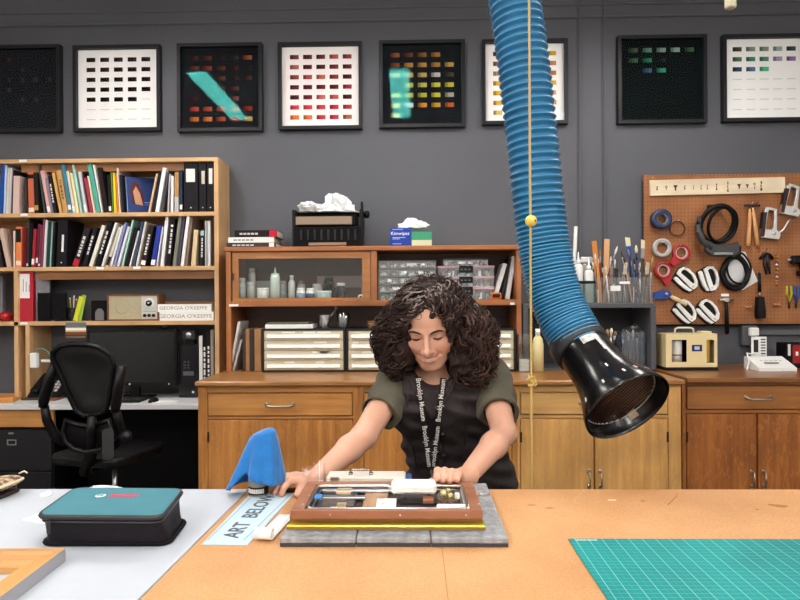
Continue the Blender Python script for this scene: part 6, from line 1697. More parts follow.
t = thing('tool_bag', 'black zipped tool bag with teal lid on the white table', 'tool bag', bo)
top = rquad([tl, tr, tbr, tbl], .022); bot = rquad([bl_, br_, bbr, bbl], .024)
n = len(top)
nyl = matte('black nylon', '#1a151a', .6, spec=.2, bump=.5, bscale=35)
cen_t = sum(top, Vector((0, 0))) / n; cen_b = sum(bot, Vector((0, 0))) / n
rings = []
for k in range(9):
    u = k / 8; ins = 1 - .05 * math.sin(math.pi * u) ** .6
    ring_ = []
    for i in range(n):
        p = bot[i].lerp(top[i], u); c_ = cen_b.lerp(cen_t, u)
        wob = 1 + .008 * math.sin(i * 1.7 + k) * math.sin(math.pi * u)
        p = c_ + (p - c_) * ins * wob * (.985 if k in (0, 8) else 1)
        ring_.append((p.x - bo.x, p.y - bo.y, (ZB + (ZT - .006 - ZB) * u) - TZ_))
    rings.append(ring_)
b = MB(); vs = [v for r_ in rings for v in r_]
fs = [(a * n + i, a * n + (i + 1) % n, (a + 1) * n + (i + 1) % n, (a + 1) * n + i) for a in range(8) for i in range(n)] + [tuple(range(n)), tuple(8 * n + i for i in range(n))]
b.add(vs, fs, smooth=True); b.build('body', nyl, t)
MB().tube([(p.x - bo.x, p.y - bo.y, .0052) for p in bot], .0042, 6, closed=True).build('bottom_piping', BLACKM, t)
MB().tube([(p.x - bo.x, p.y - bo.y, ZT - TZ_ - .0035) for p in top], .005, 6, closed=True).build('lid_piping', matte('piping grey', '#232428', .5), t)
teal = matte('teal fabric', '#3a7c8a', .6, var=.06, vscale=20, bump=.12, bscale=160)
ct = [cen_t + (p - cen_t) * .985 for p in top]
b = MB(); b.prism([(p.x - bo.x, p.y - bo.y) for p in ct], .006, R3(t=(0, 0, ZT - TZ_ - .005))); b.build('lid_panel', teal, t)
zz = ZT - TZ_ + .0011
def flat_m(px, py, ang=0.0):
    p = PZ(px, py, ZT); return Matrix.Translation((p.x - bo.x, p.y - bo.y, zz)) @ Matrix.Rotation(ang, 4, 'Z')
b = MB(); b.text('BOSCH', .021, flat_m(109.5, 496.2), .0005, col='#d8344c', align_x='LEFT', bold=.0007, sx=.86); b.build('lettering', COLS, t, label='red lettering')
b = MB(); b.lathe([(.0100, 0), (.0100, .0006), (0, .0006)], 24, flat_m(100.5, 496.2), col='#e8eef0')
b.ring([(.0068 * math.cos(q), .0068 * math.sin(q)) for q in [2 * math.pi * j / 20 for j in range(20)]], [(.0055 * math.cos(q), .0055 * math.sin(q)) for q in [2 * math.pi * j / 20 for j in range(20)]], .0004, flat_m(100.5, 496.2) @ Matrix.Translation((0, 0, .0006)), col='#2f6f7c')
for s in (-1, 1): b.box((s * .0026, 0, .0008), (.0012, .008, .0004), col='#2f6f7c', M=flat_m(100.5, 496.2))
b.box((0, 0, .0008), (.005, .0012, .0004), col='#2f6f7c', M=flat_m(100.5, 496.2))
b.build('emblem', COLS, t, label='white round emblem')
za = [Vector((p.x - bo.x, p.y - bo.y, ZT - TZ_ - .013)) for p in [cen_t + (q - cen_t) * .975 for q in top]]
MB().tube(za, .0022, 5, closed=True).build('zip', matte('zip teeth', '#2c2a2e', .35), t)
p = PZ(147, 524, .972)
MB().bx(-.004, .004, -.003, .0, -.02, .004, bev=.001).build('zip_pull', matte('zip pull', '#3a383c', .35, metal=.5), t, loc=(za[5].x + .0 , za[5].y - .004, za[5].z))
# ================================================================== WOODEN FRAME (lower left)
p0 = PZ(65.5, 548, TZ_ + .024)
t = thing('picture_frame', 'unfinished wooden picture frame at lower left on the white table', 'frame', (p0.x, p0.y, TZ_ + .001), math.radians(1.5))
FWW, FDD, rw_, hh = .5, .34, .05, .023
pinef = wood('frame pine', '#b98446', '#d6a566', 'x', contrast=.8); pinefy = wood('frame pine along', '#b98446', '#d6a566', 'y', contrast=.8)
greyf = matte('grey primed edge', '#9a9a9e', .5)
prof = [(0, 0), (0, hh), (.012, hh), (.016, hh - .006), (.034, hh - .006), (.038, hh - .012), (rw_, hh - .012), (rw_, 0)]   # (inward offset, height)
def rail(side):
    vs = []
    for end in (0, 1):
        for (q, z_) in prof:
            if side == 't': vs.append(((-q if end else -FWW + q), -q, z_))
            if side == 'b': vs.append(((-q if end else -FWW + q), -FDD + q, z_))
            if side == 'r': vs.append((-q, (-q if end else -FDD + q), z_))
            if side == 'l': vs.append((-FWW + q, (-q if end else -FDD + q), z_))
    k = len(prof)
    b = MB()
    for i in range(k):
        j = (i + 1) % k
        b.add([vs[i], vs[j], vs[k + j], vs[k + i]], [(0, 1, 2, 3)], mi=1 if i == 0 else 0)
    b.add(vs[:k], [tuple(range(k))]); b.add(vs[k:], [tuple(range(k))])
    return b
for s in 'tbrl': rail(s).build('frame_rail', [pinef if s in 'tb' else pinefy, greyf], t)
# ================================================================== weight cushion, papers
def wedge_cushion():
    c = PZ(2, 492, TZ_)
    t = thing('weight_cushion', 'mottled brown weight cushion with cream edging at left table edge', 'cushion', (c.x - .02, 1.405, TZ_ + .001), -.12)
    n = 26; vs = []
    for i in range(11):
        th = math.pi * i / 10
        for k in range(n):
            a = 2 * math.pi * k / n
            ca, sa = math.cos(a), math.sin(a)
            e = .45
            sx = math.copysign(abs(ca) ** e, ca); sy = math.copysign(abs(sa) ** e, sa)
            r_ = math.sin(th) ** .6
            z_ = math.cos(th)
            x_ = .075 * sx * r_; y_ = .05 * sy * r_
            lift = .012 * (x_ / .075)
            vs.append((x_, y_, .0225 + lift * .4 + .017 * z_ + lift * .5))
    fs = [(i * n + k, i * n + (k + 1) % n, (i + 1) * n + (k + 1) % n, (i + 1) * n + k) for i in range(10) for k in range(n)]
    mt, nt, bs = new_mat('mottled tapestry'); N, L = nt.nodes, nt.links
    tc = N.new('ShaderNodeTexCoord'); nz = N.new('ShaderNodeTexNoise'); nz.inputs['Scale'].default_value = 90; nz.inputs['Detail'].default_value = 3
    L.new(tc.outputs['Object'], nz.inputs['Vector']); rp = N.new('ShaderNodeValToRGB')
    rp.color_ramp.elements[0].position = .4; rp.color_ramp.elements[1].position = .62; rp.color_ramp.elements[0].color = lin('#5a3d30'); rp.color_ramp.elements[1].color = lin('#c9ae90')
    L.new(nz.outputs['Fac'], rp.inputs['Fac']); L.new(rp.outputs['Color'], bs.inputs['Base Color']); bs.inputs['Roughness'].default_value = .85
    MB().add(vs, fs, smooth=True).build('cushion_body', mt, t)
    ring_ = [vs[5 * n + k] for k in range(n)]
    MB().tube([(x * 1.0, y * 1.0, z) for x, y, z in ring_], .0035, 6, closed=True).build('edging', matte('cream edging', '#d8c9a4', .7), t)
    MB().tube([(.074, .02, .05), (.085, .024, .055), (.092, .026, .05)], .002, 5).build('thread', matte('cream edging', '#d8c9a4', .7), t)
    MB().box((-.005, 0, .004), (.13, .085, .008), bev=.003).build('base_pad', matte('dark pad', '#3a2c2a', .7), t)
wedge_cushion()
for k, (px, py, lab, s3) in enumerate(((47, 493, 'crumpled white paper scrap left of the tool bag', (.022, .014, .009)), (105, 486.5, 'torn white paper strip behind the tool bag', (.06, .013, .008)), (158, 487.5, 'narrow white paper strip behind the tool bag right', (.03, .009, .004)))):
    p = PZ(px, py + 2.5, TZ_); crumple('paper_scrap', lab, 'paper', (p.x, p.y, TZ_ + .0006), s3, 31 + k, PAPER, .4, 18)
c4 = [PZ(22, 520, TZ_), PZ(43, 512, TZ_), PZ(60, 513, TZ_), PZ(45, 524, TZ_)]
cm = sum(c4, Vector()) / 4
o = MB().prism([(p.x - cm.x, p.y - cm.y) for p in c4], .0006).build('paper_sheet', PAPER); o.location = (cm.x, cm.y, TZ_ + .0001); tag(o, 'white paper corner sticking out under the tool bag left side', 'paper')
# ================================================================== CUTTING MAT
p0 = PZ(568, 540, TZ_); MW, MD = .92, .6
cmx, nt, bs = new_mat('cutting mat'); N, L = nt.nodes, nt.links
tc = N.new('ShaderNodeTexCoord'); sp_ = N.new('ShaderNodeSeparateXYZ'); L.new(tc.outputs['Object'], sp_.inputs[0])
def gridline(sock, step, width, off=0.0):
    a = N.new('ShaderNodeMath'); a.operation = 'ADD'; a.inputs[1].default_value = off; L.new(sock, a.inputs[0])
    d = N.new('ShaderNodeMath'); d.operation = 'DIVIDE'; d.inputs[1].default_value = step; L.new(a.outputs[0], d.inputs[0])
    f_ = N.new('ShaderNodeMath'); f_.operation = 'FRACT'; L.new(d.outputs[0], f_.inputs[0])
    l_ = N.new('ShaderNodeMath'); l_.operation = 'LESS_THAN'; l_.inputs[1].default_value = width / step; L.new(f_.outputs[0], l_.inputs[0])
    return l_.outputs[0]
def mx2(a, c, op='MAXIMUM'):
    n_ = N.new('ShaderNodeMath'); n_.operation = op; L.new(a, n_.inputs[0])
    if isinstance(c, float): n_.inputs[1].default_value = c
    else: L.new(c, n_.inputs[1])
    return n_.outputs[0]
big = mx2(gridline(sp_.outputs['X'], .0254, .0011, 10 * .0254 - .012), gridline(sp_.outputs['Y'], .0254, .0014, 40 * .0254 + .012))
fine = mx2(gridline(sp_.outputs['Y'], .0127, .0016, 40 * .0254 + .012), gridline(sp_.outputs['X'], .0127, .0006, 10 * .0254 - .012))
fac = mx2(mx2(gridline(sp_.outputs['X'], .0254, .0011, 10 * .0254 - .012), .6, 'MULTIPLY'), mx2(fine, .17, 'MULTIPLY'))
nz = N.new('ShaderNodeTexNoise'); nz.inputs['Scale'].default_value = 6; L.new(tc.outputs['Object'], nz.inputs['Vector'])
rp = N.new('ShaderNodeValToRGB'); rp.color_ramp.elements[0].color = lin('#087a7a'); rp.color_ramp.elements[1].color = lin('#108a89'); rp.color_ramp.elements[0].position = .35; rp.color_ramp.elements[1].position = .65
L.new(nz.outputs['Fac'], rp.inputs['Fac'])
mg = N.new('ShaderNodeMix'); mg.data_type = 'RGBA'; L.new(fac, mg.inputs['Factor']); L.new(rp.outputs['Color'], mg.inputs['A']); mg.inputs['B'].default_value = lin('#bfe6e0')
L.new(mg.outputs['Result'], bs.inputs['Base Color']); bs.inputs['Roughness'].default_value = .5; bs.inputs['Specular IOR Level'].default_value = .2
t = thing('cutting_mat', 'teal gridded cutting mat on the tan table at right', 'cutting mat', (p0.x, p0.y, TZ_ + .0006))
MB().bx(0, MW, -MD, 0, 0, .0025, bev=.001).build('mat', cmx, t)
b = MB()
rr = random.Random(3); x_ = .012
while x_ < .052:
    w_ = rr.uniform(.0015, .004); b.bx(x_, x_ + w_, -.0105, -.005, .0025, .0028); x_ += w_ + .0012
b.build('printed_mark', matte('mat print', '#a9d6d0', .6), t)
b = MB(); b.lathe([(.018, 0), (.0, .0001)], 20, Matrix.Translation((.05, -.14, .0025))); 
# ================================================================== FELT PADS, GILT FRAME, COPPER FRAME WITH MECHANISM
fm = matte('grey felt', '#96989c', .95, var=.35, vscale=60, bump=.6, bscale=240)
fdk = matte('dark felt edge', '#3a3a3e', .95)
zf = TZ_ + .017
pfr = PZ(394, 547.5, TZ_).y; 
edges = [PX(279.5, pfr, 547), PX(356, pfr, 547), PX(431, pfr, 547), PX(509, pfr, 547)]
ybk = 1.452
for k in range(3):
    xa, xb = edges[k], edges[k + 1]; w = xb - xa - .0016
    d = ybk - pfr
    o = MB().bx(-w / 2, w / 2, 0, d, .006, .017, bev=.002).bx(-w / 2, w / 2, .0, d, 0, .006, mi=1).build('felt_pad', [fm, fdk])
    o.location = ((xa + xb) / 2, pfr + (0, .0015, .001)[k], TZ_ + .0004)
    tag(o, 'thick grey felt pad under gilt frame, %s of three' % ('left', 'middle', 'right')[k], 'felt pad', 'felt pads under the gilt frame')
PADZ = TZ_ + .0176
gl = PZ(286.5, 530, PADZ); gr = PZ(485.5, 530, PADZ)
GH = .0255
gt = thing('gilt_frame', 'gold stepped frame lying on grey felt pads', 'frame', ((gl.x + gr.x) / 2, gl.y, PADZ + .0004))
gwid = gr.x - gl.x
ctop = PADZ + GH + .0175
cfy = PZ(386, 510.5, ctop).y; cby = PZ(394, 481.2, ctop).y
cl, cr_ = PZ(290.5, 510, ctop).x, PZ(483, 511.5, ctop).x
gdep = cby - gl.y + .012
gold = matte('old gold', '#a88238', .5, metal=.45); goldb = matte('bright gold', '#dcbc48', .3, metal=.7)
def stepped(parent, wid, dep, prof, mats, name):
    k = len(prof); b = MB(); cs = []
    for (q, z_) in prof: cs.append([(-wid / 2 + q, q, z_), (wid / 2 - q, q, z_), (wid / 2 - q, dep - q, z_), (-wid / 2 + q, dep - q, z_)])
    for i in range(k - 1):
        for j in range(4):
            j2 = (j + 1) % 4
            b.add([cs[i][j], cs[i][j2], cs[i + 1][j2], cs[i + 1][j]], [(0, 1, 2, 3)], mi=mats[1][i])
    b.add(cs[0], [(0, 1, 2, 3)]); b.add(cs[-1], [(0, 1, 2, 3)])
    return b.build(name, mats[0], parent)
stepped(gt, gwid, gdep, [(0, 0), (0, .006), (.0015, .0085), (.0045, .0105), (.0045, .0125), (.0065, .0135), (.005, .0255)], ([gold, goldb], [0, 1, 1, 0, 0, 0]), 'moulding')
MB().bx(-gwid / 2 + .02, gwid / 2 - .02, .02, gdep - .02, GH - .0002, GH + .0004).build('backing', BLACKM, gt)
CZ0 = PADZ + .0004 + GH + .0008
t = thing('copper_frame', 'copper edged frame holding a motor mechanism, in front of person', 'frame', ((cl + cr_) / 2, cfy, CZ0))
wid, dep = cr_ - cl, cby - cfy
HT = ctop - CZ0
copper = wood('copper brown rail', '#8a5640', '#ab7658', 'x', rough=.35)
tx = t.location.x
rail_w = .021
b = MB(); 
o4 = [(-wid / 2, 0), (wid / 2, 0), (wid / 2, dep), (-wid / 2, dep)]
i4 = [(-wid / 2 + rail_w * 1.15, rail_w * .55), (wid / 2 - rail_w * 1.1, rail_w * .55), (wid / 2 - rail_w * 1.1, dep - rail_w), (-wid / 2 + rail_w * 1.15, dep - rail_w)]
co = MB().ring(o4, i4, HT).build('copper_rail', copper, t); bv = co.modifiers.new('edge', 'BEVEL'); bv.width = .0015; bv.segments = 2
ix0, ix1, iy0, iy1 = i4[0][0], i4[1][0], i4[0][1], i4[2][1]
MB().bx(ix0 + .0002, ix1 - .0002, iy0 + .0002, iy1 - .0002, 0, .0025).build('well_floor', matte('dark well', '#3b2f2c', .4), t)
# silver inner ring with rounded corners
iw, idp = ix1 - ix0, iy1 - iy0; icx, icy = (ix0 + ix1) / 2, (iy0 + iy1) / 2
pts = [(x + icx, y + icy, HT - .003) for x, y in rrect(iw - .008, idp - .008, .016)]
MB().tube(pts, .0034, 8, closed=True).build('steel_rim', STEEL, t)
pts = [(x + icx, y + icy, HT - .009) for x, y in rrect(iw - .022, idp - .022, .014)]
MB().tube(pts, .0026, 6, closed=True).build('inner_rim', matte('satin metal', '#9a9692', .35, metal=.9), t)
Tm = lambda px, py, z_=ctop - .004: (lambda p: (p.x - tx, p.y - cfy))(PZ(px, py, z_))
# screws along the copper rail
b = MB()
for (px, py) in ((303, 504.5), (309.5, 496), (318, 486), (477, 494), (479, 504), (330, 512.5), (400, 513), (466, 513)):
    if py > 511: 
        p = P(px, py, cfy); b.lathe([(.0022, 0), (.0018, .0012), (0, .0014)], 8, face_m(p.x - tx, 0, HT * .45))
    else:
        x_, y_ = Tm(px, py, ctop); b.lathe([(.0026, 0), (.002, .001), (0, .0012)], 8, Matrix.Translation((x_, y_, HT)))
b.build('screw', STEEL, t)
def slab(name, pxa, pya, pxb, pyb, z0_, h_, mt, zr=None, bev=.0, label=None):
    xa, ya = Tm(pxa, pya, CZ0 + z0_ + h_); xb, yb = Tm(pxb, pyb, CZ0 + z0_ + h_)
    return MB().bx(min(xa, xb), max(xa, xb), min(ya, yb), max(ya, yb), z0_, z0_ + h_, bev=bev).build(name, mt, t, label=label)
slab('wood_strip', 362, 508, 389, 486, .0027, .004, wood('pale strip', '#b98a66', '#d8ae88', 'y'))
slab('grey_plate', 318, 506.5, 359, 488, .0027, .004, matte('grey plate', '#575150', .35, metal=.4))
slab('steel_bar', 322, 497.6, 366, 495, .0065, .005, STEEL, bev=.001); slab('steel_bar', 322, 490.5, 392, 488.6, .007, .005, STEEL, bev=.001)
slab('tan_block', 336, 492.3, 352, 487.8, .0068, .005, matte('tan card', '#cdb594', .7)); slab('tan_block', 336, 506.8, 346.5, 502.3, .0068, .004, matte('tan card', '#cdb594', .7))
slab('white_cap', 329, 508.2, 338, 506.5, .0068, .005, WHITE, bev=.002)
slab('blue_tape', 314, 498.4, 323, 494, HT + .0008, .0006, matte('blue masking tape', '#2a7cc4', .6), label='blue masking tape')
lbx = slab('paper_label', 375.5, 509, 396.5, 498.5, .0068, .0012, PAPER, label='white paper label with faint writing')
x_, y_ = Tm(380, 504, CZ0 + .008)
b = MB()
for k in range(3): b.bx(x_ + .002, x_ + .026 - .006 * k, y_ - .006 + k * .008, y_ - .005 + k * .008, .008, .0082)
b.build('pen_line', matte('pen line', '#8a8890', .7), lbx)
# motor: white rounded housing on struts
ma, mb_ = Tm(391, 494, ctop + .004), Tm(436, 482, ctop + .018)
mz0, mz1 = HT - .001, HT + .022
mo = MB().prism(rrect(mb_[0] - ma[0], .026, .006), mb_[1] - ma[1] if False else .026, None)
my = (ma[1] + .028)
mob = MB().bx(ma[0], mb_[0], ma[1] + .004, ma[1] + .046, mz0 + .002, mz1, bev=.005).build('motor_housing', matte('matte white housing', '#eceae4', .4), t)
MB().bx(ma[0] - .008, ma[0], ma[1] + .016, ma[1] + .03, mz0 + .006, mz0 + .016, bev=.002).build('motor_shaft', STEEL, t)
for xx in (ma[0] + .015, mb_[0] - .015): MB().bx(xx - .004, xx + .004, ma[1] + .02, ma[1] + .034, .0027, mz0 + .0018).build('motor_strut', matte('strut grey', '#6a6562', .4), t)
# clear gadget with brass gears
ga, gb = Tm(438.5, 498, ctop), Tm(455.5, 488, ctop)
MB().bx(ga[0], gb[0], ga[1], ga[1] + .03, .004, HT + .016).build('acrylic_block', pane('gadget acrylic', fac=.14, tint=(.93, .92, .86), rough=.05), t)
b = MB()
for (dx, dz, r_) in ((.012, HT + .004, .009), (.024, HT - .001, .007), (.02, HT + .011, .005)): 
    b.lathe([(r_, 0), (r_, .003), (r_ * .4, .003), (r_ * .4, .006), (0, .006)], 14, face_m(ga[0] + dx, ga[1] + .014, dz))
b.build('brass_gear', matte('pale brass', '#dcc88e', .35, metal=.6), t)
MB().bx(gb[0] - .006, gb[0] + .004, ga[1] + .002, ga[1] + .01, HT - .004, HT + .009, bev=.002).build('white_block', WHITE, t)
slab('white_bar', 437, 507.8, 470, 503.6, .004, HT - .006, WHITE, bev=.002)
slab('white_bar', 464, 503, 470.5, 486.5, .004, HT - .008, WHITE, bev=.002)
slab('dark_plate', 400, 503, 436, 497.5, .0027, .004, matte('dark plate', '#211c1c', .3))
slab('wood_block', 423, 500.5, 433, 495.5, .0068, .006, copper)
# clear sheet over the mechanism
MB().bx(ix0 + .006, ma[0] - .014, iy0 + .006, iy1 - .006, HT - .0065, HT - .0055).build('clear_cover', pane('cover sheet', fac=.07), t)
# catch at the right side
x_, y_ = Tm(478, 491, ctop)
b = MB(); b.cyl((wid / 2 + .0002, y_, HT - .006), (wid / 2 + .028, y_, HT - .007), .0022, n=8); b.box((wid / 2 + .004, y_, HT - .006), (.008, .01, .008), bev=.002); b.build('side_catch', STEEL, t)
# slim metal case with handle behind
a, c = P(326, 484, 1.385), P(405.5, 477.5, 1.385)
zt_ = c.z
t = thing('instrument_case', 'slim pale metal case with handle lying behind the copper frame', 'case', ((a.x + c.x) / 2, 1.385, PADZ + .0006)); w = c.x - a.x; hh = zt_ - PADZ - .0006
MB().bx(-w / 2, w / 2, .002, .055, 0, hh, bev=.003).build('case_body', matte('pale case', '#d2cbc0', .4), t)
MB().bx(w / 2 + .0004, w / 2 + .014, .006, .05, .001, hh - .004, bev=.003).build('blue_end', matte('blue cap', '#2c4a8a', .4), t)
xh = PX(359.5, 1.4) - t.location.x
MB().tube([(xh - .024, .025, hh), (xh - .024, .022, hh + .008), (xh - .018, .018, hh + .013), (xh + .018, .018, hh + .013), (xh + .024, .022, hh + .008), (xh + .024, .025, hh)], .0026, 8).build('handle', matte('old silver', '#9a948a', .25, metal=1), t)
for s in (-1, 1): MB().box((xh + s * .024, .025, hh + .002), (.01, .012, .004), bev=.001).build('handle_mount', matte('old silver', '#9a948a', .25, metal=1), t)
MB().bx(-w / 2 + .01, -w / 2 + .03, .0, .004, hh - .008, hh + .001, bev=.001).build('latch', STEEL, t)
# ================================================================== SIGN, strip, can, cloth, glass
sz = TZ_ + .0006
c4 = [PZ(201.5, 545, sz), PZ(247.5, 545.5, sz), PZ(295, 493.5, sz), PZ(250.5, 493.8, sz)]
cm = sum(c4, Vector()) / 4
t = thing('paper_sign', 'pale blue sign sheet reading ART BELOW on the tan table', 'sign', (cm.x, cm.y, sz))
MB().prism([(p.x - cm.x, p.y - cm.y) for p in c4], .0012).build('sheet', matte('pale blue sheet', '#b9cdd8', .6), t)
dirv = ((c4[3] - c4[0]).normalized() + (c4[2] - c4[1]).normalized()).normalized()
upd = Vector((-dirv.y, dirv.x, 0))
ctr = (PZ(252.5, 515, sz))
Mt = frame_m(Vector((ctr.x - cm.x, ctr.y - cm.y, .0014)), dirv, upd, Vector((0, 0, 1)))
wd = lambda s_: max(v[0] for v in text_geo(s_, .047, .0003, 'CENTER', .0006)[0]) * 2 * .92
tot = wd('ART  BELOW')
for s_, off_ in (('ART', -(tot - wd('ART')) / 2), ('BELOW', (tot - wd('BELOW')) / 2)):
    MB().text(s_, .047, Mt @ Matrix.Translation((off_, 0, 0)), .0003, bold=.0006, sx=.92).build('lettering', matte('sign ink', '#46525e', .7), t)
b = MB()
def line2(pa, pb, w_):
    d = (pb - pa).normalized(); nrm = Vector((-d.y, d.x, 0)) * w_ / 2
    b.add([(pa + nrm).to_tuple(), (pa - nrm).to_tuple(), (pb - nrm).to_tuple(), (pb + nrm).to_tuple()], [(0, 1, 2, 3)])
L3 = lambda p: Vector((p.x - cm.x, p.y - cm.y, .0014))
line2(L3(PZ(243.5, 541, sz)), L3(PZ(290, 495.5, sz)), .0016); line2(L3(PZ(207.5, 541, sz)), L3(PZ(253, 496, sz)), .0016)
b.build('border_line', matte('sign border', '#6f8796', .7), t)
# white paper strip with curled end
pa, pb = PZ(287, 516, TZ_), PZ(264, 541, TZ_)
d = (pb - pa).normalized(); nrm = Vector((-d.y, d.x, 0)); wst = .017
path = [(pa + d * (k * (pb - pa).length / 6), .0016 + .0006 * k / 6) for k in range(7)]
base = path[-1][0]; rc = .011
for k in range(1, 15):
    a_ = k * math.radians(22)
    path.append((base + d * (rc * math.sin(a_) * 1.0), .0022 + rc * (1 - math.cos(a_))))
vs = []
for (p, z_) in path:
    for s in (-1, 1): vs.append((p.x + nrm.x * s * wst - pa.x, p.y + nrm.y * s * wst - pa.y, z_))
o = MB().add(vs, [(2 * i, 2 * i + 1, 2 * i + 3, 2 * i + 2) for i in range(len(path) - 1)], smooth=True).build('paper_strip', PAPER)
sm = o.modifiers.new('thickness', 'SOLIDIFY'); sm.thickness = .0008
o.location = (pa.x, pa.y, TZ_ + .0012); tag(o, 'white paper strip curling up beside the blue sign sheet', 'paper strip')
# can and blue cloth
cp = P(258.5, 488, 1.415); CH_ = .150
t = thing('spray_can', 'black and white can standing under the blue cloth', 'can', (cp.x, 1.415, TZ_ + .0005))
MB().lathe([(0, 0), (.021, 0), (.023, .003), (.023, .106), (.014, .118), (.010, .126), (0, .126)], 22).build('can_body', matte('pale can', '#8f8c88', .35, metal=.3), t)
b = MB(); b.lathe([(.0234, .006), (.0234, .024)], 22, cap=False, col='#1a181a')
for k in range(9):
    a_ = math.radians(215 + k * 12); b.box((0, 0, 0), (.004, .0006, .010), col='#d8d4ce', M=Matrix.Translation((.0237 * math.cos(a_), .0237 * math.sin(a_), .015)) @ Matrix.Rotation(a_ + math.pi / 2, 4, 'Z'))
b.build('can_label', COLS, t)
nu, nv = 64, 16
vs = []
def lerp_tab(a, tab):
    for (a0, v0), (a1, v1) in zip(tab, tab[1:]):
        if a0 <= a <= a1:
            u = (a - a0) / (a1 - a0); u = u * u * (3 - 2 * u); return v0 + (v1 - v0) * u
    return tab[-1][1]
Rt = [(0, .062), (40, .05), (90, .04), (140, .055), (180, .078), (205, .070), (232, .036), (255, .040), (290, .048), (325, .062), (360, .066)]
Zb = [(0, .024), (40, .03), (90, .04), (140, .02), (180, .010), (205, .020), (232, .058), (255, .046), (290, .038), (325, .032), (360, .030)]
for j in range(nv + 1):
    v = j / nv
    for i in range(nu):
        a = 360 * i / nu; ar = math.radians(a)
        R_ = lerp_tab(a, Rt); zb = lerp_tab(a, Zb)
        fold = 1 + .08 * v * math.sin(ar * 7 + .8) + .05 * v * math.sin(ar * 13)
        if v < .18: r_ = .031 * (v / .18) ** .6; z_ = CH_ + .004 - .010 * (v / .18) ** 2
        else:
            u = (v - .18) / .82
            r_ = .030 + (R_ * fold - .030) * u ** .85; z_ = (CH_ - .006) + (zb - CH_ + .006) * u
        px_off = .014 * (1 - v)
        z_ += .32 * r_ * math.cos(ar) * (1 - v)
        vs.append((r_ * math.cos(ar) + px_off, r_ * math.sin(ar), z_))
fs = [(j * nu + i, j * nu + (i + 1) % nu, (j + 1) * nu + (i + 1) % nu, (j + 1) * nu + i) for j in range(nv) for i in range(nu)]
o = MB().add(vs, fs, smooth=True).build('blue_cloth', matte('blue microfibre', '#156fb8', .85, var=.14, vscale=30, bump=.7, bscale=45, sheen=.3))
sm = o.modifiers.new('thickness', 'SOLIDIFY'); sm.thickness = .0022
o.location = (cp.x, 1.415, TZ_ + .0015); tag(o, 'bright blue cloth draped over a can at the table edge', 'cloth')
p = P(312, 488, 1.435)
for k, (dx, dy, r_, h_, lab) in enumerate(((-.012, -.002, .013, .06, 'small clear glass vial left of the pair behind the hand'), (.017, .003, .015, .07, 'small clear glass vial right of the pair behind the hand'))):
    o = MB().lathe([(0, 0), (r_, 0), (r_, h_), (r_ * .9, h_), (r_ * .9, .003), (0, .003)], 18, cap=False).build('glass_vial', CLEAR); o.location = (p.x + dx, 1.438 + dy, TZ_ + .0005); tag(o, lab, 'vial', 'glass vials at the table edge')
a = PZ(291, 491, TZ_)
o = MB().bx(-.022, .02, -.008, .012, 0, .006, bev=.001).build('dark_block', matte('dark brown pad', '#3a2218', .5)); o.location = (a.x + .006, 1.441, TZ_ + .0003); tag(o, 'dark brown block at the table edge under the left hand', 'block')

# ================================================================== FUME HOSE, HOOD, ROPE, PULL
axis_px = [(505, -75, 1.86), (514.5, 0, 1.86), (521.5, 50, 1.86), (527.5, 100, 1.86), (533, 150, 1.86), (538, 200, 1.86), (541.5, 230, 1.855), (546, 258, 1.85), (553, 288, 1.84), (563, 315, 1.82), (575, 337, 1.79), (582, 349, 1.77)]
ax = [P(*q) for q in axis_px]
topx = ax[0] + Vector((-.10, 0.02, CEIL - ax[0].z - .02)) 
ctrl = [topx, topx.lerp(ax[0], .5) + Vector((-.01, 0, 0))] + ax
def catmull(pts, per=14):
    out = []
    P_ = [pts[0] * 2 - pts[1]] + list(pts) + [pts[-1] * 2 - pts[-2]]
    for i in range(1, len(P_) - 2):
        for k in range(per):
            u = k / per
            a, b_, c, d = P_[i - 1], P_[i], P_[i + 1], P_[i + 2]
            out.append(.5 * ((2 * b_) + (c - a) * u + (2 * a - 5 * b_ + 4 * c - d) * u * u + (3 * b_ - a - 3 * c + d) * u ** 3))
    out.append(pts[-1]); return out
fine_ = catmull(ctrl, 40)
def resample(pts, step):
    out = [pts[0]]; acc = 0
    for a, b_ in zip(pts, pts[1:]):
        L_ = (b_ - a).length; pos = step - acc
        while pos <= L_:
            out.append(a.lerp(b_, pos / L_)); pos += step
        acc = L_ - (pos - step)
    return out
hs = resample(fine_, .0035)
nH = len(hs)
HR = .078
# coil phase: wide turns above, closed up near the hood
ph = [0.0]; total = sum((hs[i + 1] - hs[i]).length for i in range(nH - 1))
for i in range(1, nH):
    u = i / nH
    pitch = .0235 if i < nH * .80 else .0235 - (.0235 - .0115) * min(1, (i / nH - .80) / .07)
    ph.append(ph[-1] + .0035 / pitch)
root = hs[-1].copy()
hose = thing('fume_hose', 'blue ribbed fume hose hanging from the ceiling with black hood', 'hose', root)
rad = [HR * (1 - .085 * (.5 - .5 * math.cos(2 * math.pi * p_)) - (.004 if i > nH * .8 else 0)) for i, p_ in enumerate(ph)]
hosem = matte('blue coated fabric', '#1a6894', .34, var=.12, vscale=18, bump=.45, bscale=70)
MB().tube([p_ - root for p_ in hs], rad, 40, cap=False).build('hose_sleeve', hosem, hose)
